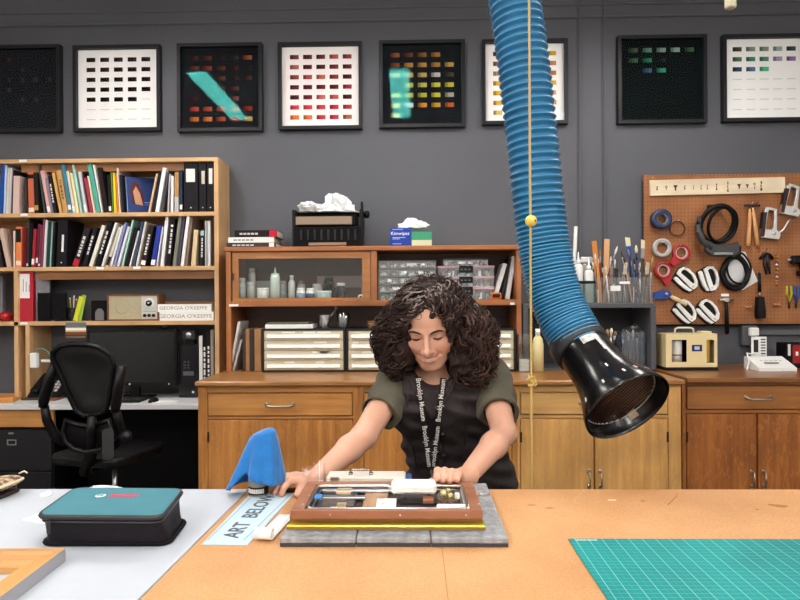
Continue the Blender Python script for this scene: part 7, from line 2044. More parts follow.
# coil
prev = None; coil = []
for i in range(nH - 1):
    tv = (hs[i + 1] - hs[i]).normalized()
    if prev is None: x_ = Vector((1, 0, 0)) - tv * tv.x; x_.normalize()
    else: x_ = (prev - tv * prev.dot(tv)).normalized()
    prev = x_; y_ = tv.cross(x_)
    for k in range(4):
        f_ = k / 4; p_ = hs[i].lerp(hs[i + 1], f_); pp = ph[i] + (ph[i + 1] - ph[i]) * f_
        a_ = 2 * math.pi * pp
        coil.append(p_ + (x_ * math.cos(a_) + y_ * math.sin(a_)) * (HR + .0005) - root)
ringsv = []
# closed ribs at each whole phase
b = MB(); kk = 0
for i in range(nH - 1):
    if math.floor(ph[i]) != math.floor(ph[i + 1]):
        tv = (hs[i + 1] - hs[i]).normalized(); x_ = (Vector((1, 0, 0)) - tv * tv.x).normalized(); y_ = tv.cross(x_)
        b.tube([hs[i] - root + (x_ * math.cos(q) + y_ * math.sin(q)) * HR for q in [2 * math.pi * j / 40 for j in range(40)]], .0024, 5, closed=True)
b.build('wire_rib', matte('blue rib painted highlight', '#3f90bd', .28), hose)  # sleeve blue made paler: highlights on the crests painted into the colour
MB().cyl(hs[0] - root + Vector((0, 0, -.05)), hs[0] - root + Vector((0, 0, .02)), .09, n=28).build('ceiling_collar', STEEL, hose)
# hood: axis from the cuff to the mouth
h0 = hs[-1]; h1 = P(628, 408, 1.60)
hd = (h1 - h0).normalized(); HL = (h1 - h0).length
MB().tube([h0 - root - hd * .042, h0 - root - hd * .038, h0 - root + hd * .012, h0 - root + hd * .016], [.078, .0845, .0835, .077], 32).build('clamp_band', matte('grey black clamp', '#27272b', .4), hose)
M_ = align(h0 - root, h1 - root)
outer = [(r_, z_ * HL) for r_, z_ in ((.072, .0), (.077, .05), (.077, .2), (.079, .35), (.083, .5), (.092, .65), (.104, .78), (.116, .89), (.121, .965), (.122, 1.0))]
inner = [(r_ - .003, z_) for r_, z_ in outer[::-1]]
hoodm = matte('glossy black hood', '#0b0a0c', .22)
MB().lathe(outer + [(.1205, HL + .001)] + inner, 56, M_, cap=False).build('hood', hoodm, hose)
b = MB(); gz = HL * .84; gr_ = .104
b.tube([M_ @ Vector((gr_ * math.cos(q), gr_ * math.sin(q), gz)) for q in [2 * math.pi * j / 40 for j in range(40)]], .0022, 6, closed=True)
b.build('grille_ring', matte('pale metal ring', '#cfcac4', .3, metal=.7), hose)
b = MB()
Mg = M_ @ Matrix.Rotation(math.radians(62), 4, 'Z')
for k in range(-7, 8):
    y_ = k * .0122; l_ = math.sqrt(max(0, gr_ ** 2 - y_ ** 2))
    b.tube([Mg @ Vector((-l_, y_, gz)), Mg @ Vector((l_, y_, gz))], .0024, 6)
b.build('grille_bar', matte('brown metal bars', '#6a5046', .35, metal=.6), hose)
b = MB(); b.lathe([(.086, gz - .02), (0, gz - .02)], 40, M_, cap=False); b.build('duct_dark', BLACKM, hose)
# clip inside the mouth, sticker on the neck, bright rim nicks
def hood_pt(ang, z_, off): 
    rr_ = 0
    for (r0, z0_), (r1, z1_) in zip(outer, outer[1:]):
        if z0_ <= z_ <= z1_: rr_ = r0 + (r1 - r0) * (z_ - z0_) / (z1_ - z0_)
    return M_ @ Vector(((rr_ + off) * math.cos(ang), (rr_ + off) * math.sin(ang), z_))
def hood_patch(a0, a1, z0_, z1_, off, name, mt, th=.001, label=None):
    n_ = 6; vs = []
    for i in range(n_ + 1):
        for j in range(4): vs.append(hood_pt(a0 + (a1 - a0) * i / n_, z0_ + (z1_ - z0_) * j / 3, off))
    fs = [(i * 4 + j, i * 4 + j + 1, (i + 1) * 4 + j + 1, (i + 1) * 4 + j) for i in range(n_) for j in range(3)]
    o = MB().add(vs, fs).build(name, mt, hose, label=label); sm = o.modifiers.new('thickness', 'SOLIDIFY'); sm.thickness = th; sm.offset = 0; return o
# find the hood angle nearest the camera direction for the sticker
cam_l = CAM - h0
best = max(range(360), key=lambda a_: (M_.to_3x3() @ Vector((math.cos(math.radians(a_)), math.sin(math.radians(a_)), 0))).dot(cam_l.normalized()))
aC = math.radians(best)
Mr = M_.to_3x3()
sgn = 1 if (Mr @ Vector((math.cos(aC + .6), math.sin(aC + .6), 0))).x > 0 else -1
hood_patch(aC + sgn * .15, aC + sgn * .75, .02, .045, .0012, 'sticker', matte('sticker pale', '#c9c9c9', .5, var=.6, vscale=90), label='pale printed sticker')
hood_patch(aC + sgn * .62, aC + sgn * .7, .03, .09, .002, 'silver_strip', STEEL)
for (da, z_) in ((-.1, HL * .8), (-.75, HL * .8), (.45, HL * .8), (.8, HL * .78), (1.15, HL * .8), (.25, HL * .6)): hood_patch(aC + sgn * da, aC + sgn * (da + .05), z_, z_ + .012, .0014, 'rivet_mark', matte('bright nick', '#dcdad8', .3))
hood_patch(aC + math.pi - sgn * .12, aC + math.pi + sgn * .12, HL * .8, HL * .9, -.005, 'inner_clip', matte('tan clip', '#a8927c', .4), .002)
# rope
RY_ = 1.585
rx_ = PX(530.8, RY_, 300); zt_, zk, zb_ = CEIL, P(530, 381, RY_).z, .74
t = thing('pull_rope', 'tan pull rope with yellow ball hanging in front of the blue hose', 'rope', (rx_, RY_, zb_))
ropem = matte('tan rope', '#c0a05e', .7)
L_ = zt_ - zb_
b = MB(); nn = 420
for s in range(3):
    b.tube([(.0021 * math.cos(2 * math.pi * (k / nn * 150 + s / 3)), .0021 * math.sin(2 * math.pi * (k / nn * 150 + s / 3)), L_ * k / nn) for k in range(nn + 1)], .0021, 5)
b.build('rope_strand', ropem, t)
zk -= zb_; zball = P(531.5, 221, RY_).z - zb_
MB().ball((.002, 0, zball), .0155, 20).build('ball', matte('yellow ball', '#e2c658', .35), t)
MB().cyl((.01, -.0118, zball - .001), (.0105, -.0135, zball - .001), .0028, n=10).build('ball_hole', matte('dark hole', '#5a4618', .7), t)
kn = []
for k in range(40):
    q = 2 * math.pi * k / 40; kn.append((.008 * math.cos(3 * q) * (1 + .3 * math.cos(2 * q)), .006 * math.sin(3 * q), zk + .012 * math.sin(2 * q)))
MB().tube(kn, .0034, 6, closed=True).build('knot', ropem, t)
MB().tube([(0, 0, zk - .008), (.011, -.002, zk - .013), (.014, -.002, zk - .006), (.008, -.002, zk + .002), (-.006, -.002, zk + .01)], .003, 6).build('loop', ropem, t)
pc = P(730.5, 8.5, 2.4)
t = thing('light_pull', 'cream light pull hanging from the ceiling at upper right', 'light pull', (pc.x, 2.4, pc.z))
MB().lathe([(0, 0), (.017, 0), (.021, .006), (.021, .07), (.012, .09), (0, .092)], 18).build('grip', matte('cream grip', '#e2d9c0', .4), t)
MB().cyl((0, 0, .092), (0, 0, CEIL - pc.z), .003, n=8).build('cord', ropem, t)
# ================================================================== PERSON (signed-distance body, meshed once)
class Field:
    def __init__(s, lo, hi, h):
        s.h = h; s.lo = np.array(lo, float)
        s.n = [int(math.ceil((hi[i] - lo[i]) / h)) + 1 for i in range(3)]
        s.D = np.full(s.n, 1.0, np.float32)
    def win(s, lo, hi):
        a = [max(0, int((lo[i] - s.lo[i]) / s.h)) for i in range(3)]
        b = [min(s.n[i], int((hi[i] - s.lo[i]) / s.h) + 2) for i in range(3)]
        if any(b[i] <= a[i] for i in range(3)): return None
        sl = tuple(slice(a[i], b[i]) for i in range(3))
        g = [(s.lo[i] + s.h * np.arange(a[i], b[i])).astype(np.float32) for i in range(3)]
        return sl, g[0][:, None, None], g[1][None, :, None], g[2][None, None, :]
    def comb(s, sl, d, k, op):
        D = s.D[sl]
        if op == 'sub':
            if k > 0:
                h_ = np.maximum(k - np.abs(D + d), 0) / k; s.D[sl] = np.maximum(D, -d) + h_ * h_ * k * .25
            else: s.D[sl] = np.maximum(D, -d)
        else:
            if k > 0:
                h_ = np.maximum(k - np.abs(D - d), 0) / k; s.D[sl] = np.minimum(D, d) - h_ * h_ * k * .25
            else: s.D[sl] = np.minimum(D, d)
    def cone(s, a, b, ra, rb, k=.02, op='add', sq=None, plane=None):
        """tapered capsule; sq=(axis vector, factor) flattens across that axis; plane=(point, normal) keeps the side against the normal"""
        a = np.array(a, float); b = np.array(b, float); R = max(ra, rb) * (1 if not sq else max(1, 1 / min(1, sq[1]))) + k + .012
        w = s.win(np.minimum(a, b) - R, np.maximum(a, b) + R)
        if w is None: return
        sl, X, Y, Z = w
        ab = b - a; L2 = float(ab @ ab) + 1e-12
        px, py, pz = X - a[0], Y - a[1], Z - a[2]
        t = np.clip((px * ab[0] + py * ab[1] + pz * ab[2]) / L2, 0, 1)
        dx, dy, dz = px - t * ab[0], py - t * ab[1], pz - t * ab[2]
        if sq:
            v = np.array(sq[0], float); v /= np.linalg.norm(v); f = 1 / sq[1] - 1
            dd = dx * v[0] + dy * v[1] + dz * v[2]
            dx, dy, dz = dx + f * dd * v[0], dy + f * dd * v[1], dz + f * dd * v[2]
            d = (np.sqrt(dx * dx + dy * dy + dz * dz) - (ra + (rb - ra) * t)) * min(1, sq[1])
        else: d = np.sqrt(dx * dx + dy * dy + dz * dz) - (ra + (rb - ra) * t)
        if plane is not None:
            p0, nn = plane; nn = np.array(nn, float); nn /= np.linalg.norm(nn)
            d = np.maximum(d, (X - p0[0]) * nn[0] + (Y - p0[1]) * nn[1] + (Z - p0[2]) * nn[2])
        s.comb(sl, d.astype(np.float32), k, op)
    def ell(s, c, r, k=.02, op='add', B=None):
        """ellipsoid; B = 3 basis vectors (rows)"""
        c = np.array(c, float); R = max(r) + k + .012
        w = s.win(c - R, c + R)
        if w is None: return
        sl, X, Y, Z = w
        px, py, pz = X - c[0], Y - c[1], Z - c[2]
        if B is not None:
            q = [px * B[i][0] + py * B[i][1] + pz * B[i][2] for i in range(3)]
        else: q = [px, py, pz]
        k0 = np.sqrt(sum((q[i] / r[i]) ** 2 for i in range(3))); k1 = np.sqrt(sum((q[i] / r[i] ** 2) ** 2 for i in range(3)))
        d = k0 * (k0 - 1) / np.maximum(k1, 1e-6)
        s.comb(sl, d.astype(np.float32), k, op)
    def warp(s, fn, band=.03):
        """add fn(X,Y,Z) to the field near its surface"""
        X = (s.lo[0] + s.h * np.arange(s.n[0])).astype(np.float32)[:, None, None]
        Y = (s.lo[1] + s.h * np.arange(s.n[1])).astype(np.float32)[None, :, None]
        Z = (s.lo[2] + s.h * np.arange(s.n[2])).astype(np.float32)[None, None, :]
        s.D += np.where(np.abs(s.D) < band, fn(X, Y, Z), 0).astype(np.float32)
    def mesh(s):
        D = s.D; n = s.n; neg = D < 0
        c = np.zeros([k - 1 for k in n], np.uint8)
        for i in (0, 1):
            for j in (0, 1):
                for k in (0, 1):
                    c += neg[i:n[0] - 1 + i, j:n[1] - 1 + j, k:n[2] - 1 + k]
        act = np.argwhere((c > 0) & (c < 8))
        idx = np.full(c.shape, -1, np.int32); idx[act[:, 0], act[:, 1], act[:, 2]] = np.arange(len(act))
        corner = np.array([(i, j, k) for i in (0, 1) for j in (0, 1) for k in (0, 1)])
        vals = np.stack([D[act[:, 0] + o[0], act[:, 1] + o[1], act[:, 2] + o[2]] for o in corner], 1)
        sm = np.zeros((len(act), 3)); cnt = np.zeros(len(act))
        for a in range(8):
            for b in range(a + 1, 8):
                if np.abs(corner[a] - corner[b]).sum() != 1: continue
                va, vb = vals[:, a], vals[:, b]
                m_ = (va < 0) != (vb < 0)
                t = np.where(m_, va / np.where(m_, va - vb, 1), 0)
                pt = corner[a][None] + t[:, None] * (corner[b] - corner[a])[None]
                sm += np.where(m_[:, None], pt, 0); cnt += m_
        V = (act + sm / cnt[:, None]) * s.h + s.lo
        F_ = []
        for ax_ in range(3):
            o = [0, 0, 0]; o[ax_] = 1
            A = neg[:n[0] - o[0], :n[1] - o[1], :n[2] - o[2]]; B = neg[o[0]:, o[1]:, o[2]:]
            e = np.argwhere(A != B)
            u, w = [(1, 2), (2, 0), (0, 1)][ax_]
            e = e[(e[:, u] > 0) & (e[:, w] > 0) & (e[:, u] < n[u] - 1) & (e[:, w] < n[w] - 1)]
            def gi(du, dw):
                q = e.copy(); q[:, u] += du; q[:, w] += dw; return idx[q[:, 0], q[:, 1], q[:, 2]]
            q = np.stack([gi(-1, -1), gi(0, -1), gi(0, 0), gi(-1, 0)], 1)
            flip = ~neg[e[:, 0], e[:, 1], e[:, 2]]
            q[flip] = q[flip][:, ::-1]
            F_.append(q)
        F_ = np.concatenate(F_)
        F_ = F_[(F_ >= 0).all(1)]
        return V, F_

def np_mesh(name, V, F_, mat, parent, colors=None, origin=None, smooth_it=0):
    if origin is not None: V = V - np.array(origin)
    if smooth_it:
        e = np.concatenate([F_[:, [0, 1]], F_[:, [1, 2]], F_[:, [2, 3]], F_[:, [3, 0]]])
        for _ in range(smooth_it):
            acc = np.zeros_like(V); ct = np.zeros(len(V))
            for a, b in ((0, 1), (1, 0)):
                np.add.at(acc, e[:, a], V[e[:, b]]); np.add.at(ct, e[:, a], 1)
            V = V * .5 + .5 * acc / np.maximum(ct, 1)[:, None]
    me = bpy.data.meshes.new(name)
    me.vertices.add(len(V)); me.vertices.foreach_set('co', V.astype(np.float32).ravel())
    me.loops.add(F_.size); me.loops.foreach_set('vertex_index', F_.astype(np.int32).ravel())
    me.polygons.add(len(F_)); me.polygons.foreach_set('loop_start', np.arange(0, F_.size, 4, dtype=np.int32))
    me.update(calc_edges=True); me.validate()
    me.polygons.foreach_set('use_smooth', np.ones(len(me.polygons), bool))
    if colors is not None:
        at_ = me.color_attributes.new('Col', 'FLOAT_COLOR', 'POINT')
        at_.data.foreach_set('color', colors.astype(np.float32).ravel())
    me.materials.append(mat)
    o = bpy.data.objects.new(name, me); COL.objects.link(o)
    if parent is not None: o.parent = parent
    return o
A3 = lambda v: np.array((v[0], v[1], v[2]), float)
# ---- head frame
E_ = P(426.8, 337.5, 1.72)
pit, yaw_, rol = math.radians(25), math.radians(9), math.radians(3.0)
hf = Vector((-math.sin(yaw_) * math.cos(pit), -math.cos(yaw_) * math.cos(pit), -math.sin(pit)))
hs_ = Vector((math.cos(yaw_), -math.sin(yaw_), 0))
hu = hf.cross(hs_)
hs_, hu = hs_ * math.cos(rol) + hu * math.sin(rol), hu * math.cos(rol) - hs_ * math.sin(rol)
if hu.z < 0: hu = -hu
Hc = E_ - hf * .085
HB3 = [A3(hs_), A3(hf), A3(hu)]
HL_ = lambda x, y, z: A3(Hc + hs_ * x + hf * y + hu * z)
SHL, SHR = P(398, 380, 1.88), P(490, 377, 1.90)
ELL, ELR = P(364, 436, 1.67), P(504, 433, 1.69)
WRL, WRR = P(313, 481, 1.478), P(466, 477.5, 1.475)
NB = P(436, 386, 1.85)
CHS = P(443, 408, 1.93); HIP = Vector((P(460, 470, 2.1).x, 2.13, .84))
# ---- body
Bd = Field((-.345, 1.25, .62), (.40, 2.34, 1.50), .0026)
# torso
dT = HIP - CHS
Bd.cone(A3(CHS), A3(HIP), .125, .14, .03, sq=((0, -dT.z, dT.y), .72))
Bd.cone(A3(SHL + Vector((.03, .01, -.01))), A3(SHR + Vector((-.03, .01, -.01))), .052, .052, .05)
Bd.cone(A3(NB + Vector((0, .02, 0))), HL_(0, -.036, -.07), .047, .046, .02)
for s in (-1, 1): Bd.cone(A3(HIP + Vector((s * .075, .0, -.02))), A3(HIP + Vector((s * .09, .0, -.25))), .085, .075, .03)
# head
Bd.ell(HL_(0, -.018, .03), (.074, .094, .086), .02, B=HB3)
Bd.ell(HL_(0, .030, -.028), (.0615, .062, .082), .03, B=HB3)
Bd.ell(HL_(0, .042, .045), (.058, .046, .046), .03, B=HB3)
for s in (-1, 1):
    Bd.cone(HL_(s * .0525, .004, -.055), HL_(s * .016, .066, -.095), .021, .018, .03)
    Bd.ell(HL_(s * .040, .058, -.030), (.025, .024, .022), .03, B=HB3)
    Bd.ell(HL_(s * .0745, -.008, -.008), (.009, .020, .030), .006, B=HB3)
Bd.ell(HL_(0, .070, -.095), (.022, .020, .018), .02, B=HB3)
Bd.ell(HL_(0, .078, -.060), (.031, .022, .026), .02, B=HB3)
for s in (-1, 1):
    Bd.cone(HL_(s * .012, .086, .017), HL_(s * .046, .074, .016), .0085, .008, .012)
    Bd.ell(HL_(s * .031, .102, .002), (.020, .019, .012), .012, 'sub', B=HB3)
    Bd.ell(HL_(s * .031, .0755, .001), (.0155, .0135, .0135), .004, B=HB3)
Bd.cone(HL_(0, .090, .006), HL_(0, .116, -.029), .0060, .0085, .010)
Bd.ell(HL_(0, .1165, -.034), (.0115, .011, .0095), .008, B=HB3)
for s in (-1, 1): Bd.ell(HL_(s * .0115, .102, -.038), (.0085, .011, .0075), .007, B=HB3)
# smiling mouth
DM = .0100
for s in (-1, 1):
    Bd.cone(HL_(0, .0995, -.0665 + DM), HL_(s * .015, .0965, -.0658 + DM), .0046, .0042, .005)
    Bd.cone(HL_(s * .015, .0965, -.0658 + DM), HL_(s * .030, .0850, -.0600 + DM), .0042, .0026, .005)
    Bd.cone(HL_(0, .0985, -.0795 + DM), HL_(s * .015, .0950, -.0772 + DM), .0060, .0054, .005)
    Bd.cone(HL_(s * .015, .0950, -.0772 + DM), HL_(s * .030, .0850, -.0625 + DM), .0054, .0028, .005)
    Bd.cone(HL_(0, .104, -.0728 + DM), HL_(s * .017, .100, -.0710 + DM), .0034, .0032, .003, 'sub')
    Bd.cone(HL_(s * .017, .100, -.0710 + DM), HL_(s * .031, .090, -.0615 + DM), .0032, .0020, .003, 'sub')
    Bd.cone(HL_(s * .020, .097, -.037), HL_(s * .038, .083, -.058), .0014, .0016, .008, 'sub')
# arms
def arm(S_, E2, W_, side):
    Bd.cone(A3(S_), A3(E2), .048, .0345, .02)
    mid = E2.lerp(W_, .3)
    Bd.cone(A3(E2), A3(mid), .0345, .0345, .015)
    Bd.cone(A3(mid), A3(W_), .0345, .0230, .015)
arm(SHL, ELL, WRL, -1); arm(SHR, ELR, WRR, 1)
def finger(pts, rs, k=.006):
    for i in range(len(pts) - 1): Bd.cone(A3(pts[i]), A3(pts[i + 1]), rs[i], rs[i + 1], k if i == 0 else .003)
FIN = {}
# hand on the viewer's left: palm down, fingertips on the table edge
tipz = TZ_ + .008
Mk = P(298, 477.5, 1.452)
dL = Vector((-.80, -.55, 0)).normalized(); aL = Vector((-.55, .80, 0)).normalized()
mc = [Mk + aL * o + Vector((0, 0, z_)) for o, z_ in ((-.027, -.002), (-.007, .002), (.013, .0), (.031, -.006))]
tips = [PZ(281.5, 494.2, tipz), PZ(275.3, 492.8, tipz), PZ(270.5, 490.6, tipz), PZ(270, 489.0, tipz)]
for i, (m_, t_) in enumerate(zip(mc, tips)):
    Bd.cone(A3(WRL + Vector((0, 0, -.002)) + aL * (-.012 + .009 * i)), A3(m_), .0165, .0108, .014)
    pip = m_.lerp(t_, .48) + Vector((0, 0, .017)) + dL * .006; dip = m_.lerp(t_, .80) + Vector((0, 0, .011)) + dL * .004
    finger([m_, pip, dip, t_], [.0098, .0088, .0078, .0068]); FIN[('l', i)] = (dip, t_)
cm_ = WRL + dL * .02 - aL * .022 + Vector((0, 0, -.008)); tm_ = P(301, 487, 1.425); tt_ = PZ(297.3, 494.5, tipz)
Bd.cone(A3(WRL - aL * .008), A3(cm_), .017, .0145, .012)
finger([cm_, tm_, tt_], [.0138, .0105, .0085], .01); FIN[('l', 4)] = (tm_, tt_)
# hand on the viewer's right: fingers resting on the back rail of the copper frame
rz_ = ctop + .0078
Mk = P(449.5, 474.8, 1.408)
dR = Vector((-.42, -.9, 0)).normalized(); aR = Vector((.9, -.42, 0)).normalized()   # from thumb side to little finger
mc = [Mk + aR * o + Vector((0, 0, z_)) for o, z_ in ((-.028, -.001), (-.008, .003), (.012, .001), (.030, -.006))]
tips = [PZ(436.5, 479.5, rz_), PZ(443, 480.6, rz_), PZ(450, 481, rz_), PZ(457, 480, rz_)]
for i, (m_, t_) in enumerate(zip(mc, tips)):
    Bd.cone(A3(WRR + aR * (-.012 + .008 * i)), A3(m_), .0165, .0108, .014)
    pip = m_.lerp(t_, .5) + Vector((0, 0, .013)); dip = m_.lerp(t_, .82) + Vector((0, 0, .0075))
    finger([m_, pip, dip, t_], [.0098, .0088, .0078, .0068]); FIN[('r', i)] = (dip, t_)
cm_ = WRR + dR * .022 - aR * .024 + Vector((0, 0, -.006)); tm_ = P(437.5, 480, 1.43); tt_ = P(431.5, 481.6, 1.395)
Bd.cone(A3(WRR - aR * .008), A3(cm_), .017, .0145, .012)
finger([cm_, tm_, tt_], [.0138, .0105, .0085], .01)
V, Fq = Bd.mesh(); del Bd
base = np.array(lin('#d2a088')); C_ = np.tile(base, (len(V), 1))
def tint(col, pts, r):
    c = np.array(lin(col))
    for p in pts:
        d = np.linalg.norm(V - np.array(p), axis=1); w_ = np.exp(-(d / r) ** 2)[:, None]
        C_[:] = C_ * (1 - w_) + c * w_
tint('#d0957f', [HL_(s * .043, .075, -.035) for s in (-1, 1)], .022)
tint('#d09682', [HL_(0, .12, -.035)], .013)
tint('#964a46', [HL_(x, .098 - abs(x) * .42, -.0655 + DM + abs(x) * .16) for x in np.linspace(-.024, .024, 11)], .0055)
tint('#a4544e', [HL_(x, .097 - abs(x) * .42, -.0785 + DM + abs(x) * .5) for x in np.linspace(-.020, .020, 9)], .006)
tint('#b98a76', [HL_(s * .031, .088, .0) for s in (-1, 1)], .011)
for key, (a_, b_) in FIN.items(): tint('#d0907a', [A3(b_)], .010)
RO = Vector((HIP.x, HIP.y, 0))
skin = vcol('skin', .5, sss=.12, bump=.04, bscale=300)
person = bpy.data.objects.new('person', None); COL.objects.link(person); person.location = RO
tag(person, 'person with curly hair, black vest and lanyard leaning over the tan table', 'person')
bodyo = np_mesh('body', V, Fq, skin, person, C_, RO, 1)
bvh = BVHTree.FromPolygons([Vector(v) for v in V], [tuple(int(i) for i in f) for f in Fq])
def face_hit(x, z):
    o_ = Vector(HL_(x, .25, z)); h_ = bvh.ray_cast(o_, -hf)
    return h_[0] if h_[0] else Vector(HL_(x, .09, z))
def face_tube(name, xz, rs, mt, off=.0008, n=6, label=None):
    return MB().tube([face_hit(x, z) + hf * off - RO for x, z in xz], rs, n).build(name, mt, person, label=label)
browm = matte('dark brow hair', '#38251f', .8)
for s in (-1, 1):
    face_tube('eyebrow', [(s * .012, .0155), (s * .022, .0195), (s * .034, .0215), (s * .044, .0195), (s * .051, .0145)], [.0018, .0034, .0034, .0026, .0012], browm, .0006)
    face_tube('eyelash', [(s * .0175, -.0025), (s * .024, -.0045), (s * .031, -.0055), (s * .038, -.0045), (s * .0445, -.0015)], [.0010, .0022, .0027, .0024, .0012], matte('lash', '#1c1110', .7), .0006)
    face_tube('eyelid_crease', [(s * .019, .0045), (s * .027, .0085), (s * .035, .0085), (s * .044, .0045)], [.0005, .0009, .0009, .0005], matte('lid crease', '#8a5a4a', .7), -.0002)
face_tube('teeth', [(-.018, -.0700 + DM), (-.009, -.0724 + DM), (0, -.0729 + DM), (.009, -.0724 + DM), (.018, -.0700 + DM)], [.0006, .0016, .0018, .0016, .0006], matte('teeth', '#f0e8e0', .4), -.0004)
face_tube('mouth_line', [(-.030, -.0612 + DM), (-.024, -.0655 + DM), (-.012, -.0693 + DM), (0, -.0703 + DM), (.012, -.0693 + DM), (.024, -.0655 + DM), (.030, -.0612 + DM)], [.0005, .0010, .0010, .0010, .0010, .0010, .0005], matte('mouth line', '#4a201c', .7), -.0002)
for s in (-1, 1):
    p = face_hit(s * .0065, -.0435)
    MB().ball(p - RO, (.0026, .0022, .0018), 8).build('nostril', matte('nostril', '#5a2e26', .8), person)
# ---- clothes
def sn(X, Y, Z, f, a, p): return a * np.sin(X * f[0] + Y * f[1] + Z * f[2] + p)
Ts = Field((-.30, 1.60, .70), (.42, 2.34, 1.30), .004)
Ts.cone(A3(CHS), A3(HIP), .135, .152, .03, sq=((0, -dT.z, dT.y), .74))
Ts.cone(A3(SHL + Vector((.03, .01, -.01))), A3(SHR + Vector((-.03, .01, -.01))), .060, .060, .05)
Ts.cone(A3(NB + Vector((0, .01, -.03))), A3(NB + Vector((0, .0, .012))), .085, .062, .04)
def sleeve(S_, E2, cut, r0, r1, drop):
    c_ = S_.lerp(E2, cut); a_ = A3(S_); b_ = A3(S_.lerp(E2, cut + .25) + Vector(drop))
    Ts.cone(a_, b_, r0, r1, .03, plane=(A3(c_ + Vector(drop)), A3(E2 - S_)))
    return c_ + Vector(drop)
cl_ = sleeve(SHL, ELL, .60, .064, .056, (.006, 0, -.006)); cr2 = sleeve(SHR, ELR, .66, .066, .060, (-.002, 0, -.004))
Ts.warp(lambda X, Y, Z: sn(X, Y, Z, (60, 30, 95), .0022, .3) * np.sin(X * 33 - Z * 21) + sn(X, Y, Z, (-40, 70, 60), .0018, 1.0) + sn(X, Y, Z, (110, 20, -70), .0012, 2.0))
# hollow the cuffs and the neck
for S_, E2 in ((SHL, ELL), (SHR, ELR)): Ts.cone(A3(S_.lerp(E2, .45)), A3(S_.lerp(E2, 1.0)), .047, .045, .004, 'sub')
Ts.cone(A3(NB + Vector((0, -.012, .0))), HL_(0, .02, -.13), .054, .07, .006, 'sub')
Vt, Ft = Ts.mesh(); del Ts
shirt = np_mesh('tshirt', Vt, Ft, matte('olive cotton', '#575244', .85, var=.06, vscale=20, bump=.15, bscale=350), person, None, RO, 1)
Vs = Field((-.20, 1.66, .62), (.46, 2.36, 1.24), .004)
H2 = HIP + Vector((.012, -.02, -.10))
dV = H2 - CHS
Vs.cone(A3(CHS + Vector((0, 0, .0))), A3(H2), .150, .186, .03, sq=((0, -dV.z, dV.y), .74))
Vs.cone(A3(SHL + Vector((.040, .0, -.006))), A3(SHR + Vector((-.030, .0, -.006))), .076, .076, .05)
Vs.cone(A3(SHL + Vector((.045, -.01, -.06))), A3(SHR + Vector((-.045, -.01, -.06))), .10, .10, .05)
Vs.warp(lambda X, Y, Z: sn(X, Y, Z, (28, 18, 120), .0045, .7) * np.cos(X * 19 + Z * 9) + sn(X, Y, Z, (70, -30, 45), .0022, 2.2) + sn(X, Y, Z, (-45, 20, 85), .0024, .5) * np.sin(Z * 31 + X * 15))
for S_, E2, r_ in ((SHL, ELL, .076), (SHR, ELR, .080)):
    Vs.cone(A3(S_ + (S_ - E2) * .5 + Vector((math.copysign(.052, S_.x - NB.x), 0, 0))), A3(S_.lerp(E2, .9) + Vector((math.copysign(.046, S_.x - NB.x), 0, 0))), r_ * .86, r_, .008, 'sub')
# open neck: a V in front
Vs.cone(A3(P(431, 384, 1.70)), A3(NB + Vector((-.0, .02, .10))), .040, .085, .008, 'sub')
Vs.cone(A3(P(431, 384, 1.68)), A3(P(431.5, 415, 1.66)), .036, .012, .008, 'sub')
Vv, Fv = Vs.mesh(); del Vs
vestm = matte('black brown quilted nylon', '#2a2123', .72, bump=.6, bscale=45)
vest = np_mesh('vest', Vv, Fv, vestm, person, None, RO, 1)
bvv = BVHTree.FromPolygons([Vector(v) for v in Vv], [tuple(int(i) for i in f) for f in Fv])
bvt = BVHTree.FromPolygons([Vector(v) for v in Vt], [tuple(int(i) for i in f) for f in Ft])
def front(px, py, off=.004):
    """first cloth or skin point met when looking from the photograph's standpoint"""
    r = ray(px, py).normalized(); best_ = None
    for t_ in (bvv, bvt, bvh):
        h_ = t_.ray_cast(CAM, r)
        if h_[0] is not None and (best_ is None or h_[3] < best_[0]): best_ = (h_[3], h_[0], h_[1])
    if best_ is None: return P(px, py, 1.8)
    return best_[1] - r * off
def on_vest(px, py, off):
    r = ray(px, py).normalized(); h_ = bvv.ray_cast(CAM, r)
    if h_[0] is None: return None
    for t_ in (bvt, bvh):
        g_ = t_.ray_cast(CAM, r)
        if g_[0] is not None and g_[3] < h_[3] - .004: return None
    return h_[0] - r * off
# trousers and shoes
Tr = Field((-.14, 1.9, .04), (.48, 2.36, .95), .006)
Tr.cone(A3(HIP + Vector((0, .01, .0))), A3(HIP + Vector((0, .02, -.04))), .150, .155, .03, sq=((0, 1, 0), .75))
for s in (-1, 1):
    k_ = HIP + Vector((s * .10, -.04, -.40)); a_ = HIP + Vector((s * .11, .02, -.76))
    Tr.cone(A3(HIP + Vector((s * .08, .01, -.03))), A3(k_), .092, .066, .03); Tr.cone(A3(k_), A3(a_), .066, .056, .02)
Vx, Fx = Tr.mesh(); del Tr
np_mesh('trousers', Vx, Fx, matte('dark grey trousers', '#2c2a2c', .8), person, None, RO, 1)
for s in (-1, 1):
    a_ = HIP + Vector((s * .11, .02, 0)) - RO
    MB().tube([(a_.x, a_.y + .03, .045), (a_.x, a_.y - .03, .05), (a_.x + s * .01, a_.y - .13, .036), (a_.x + s * .012, a_.y - .19, .032)], [.04, .046, .042, .028], 14, flat=.85).build('shoe', matte('black shoe', '#141314', .5), person)
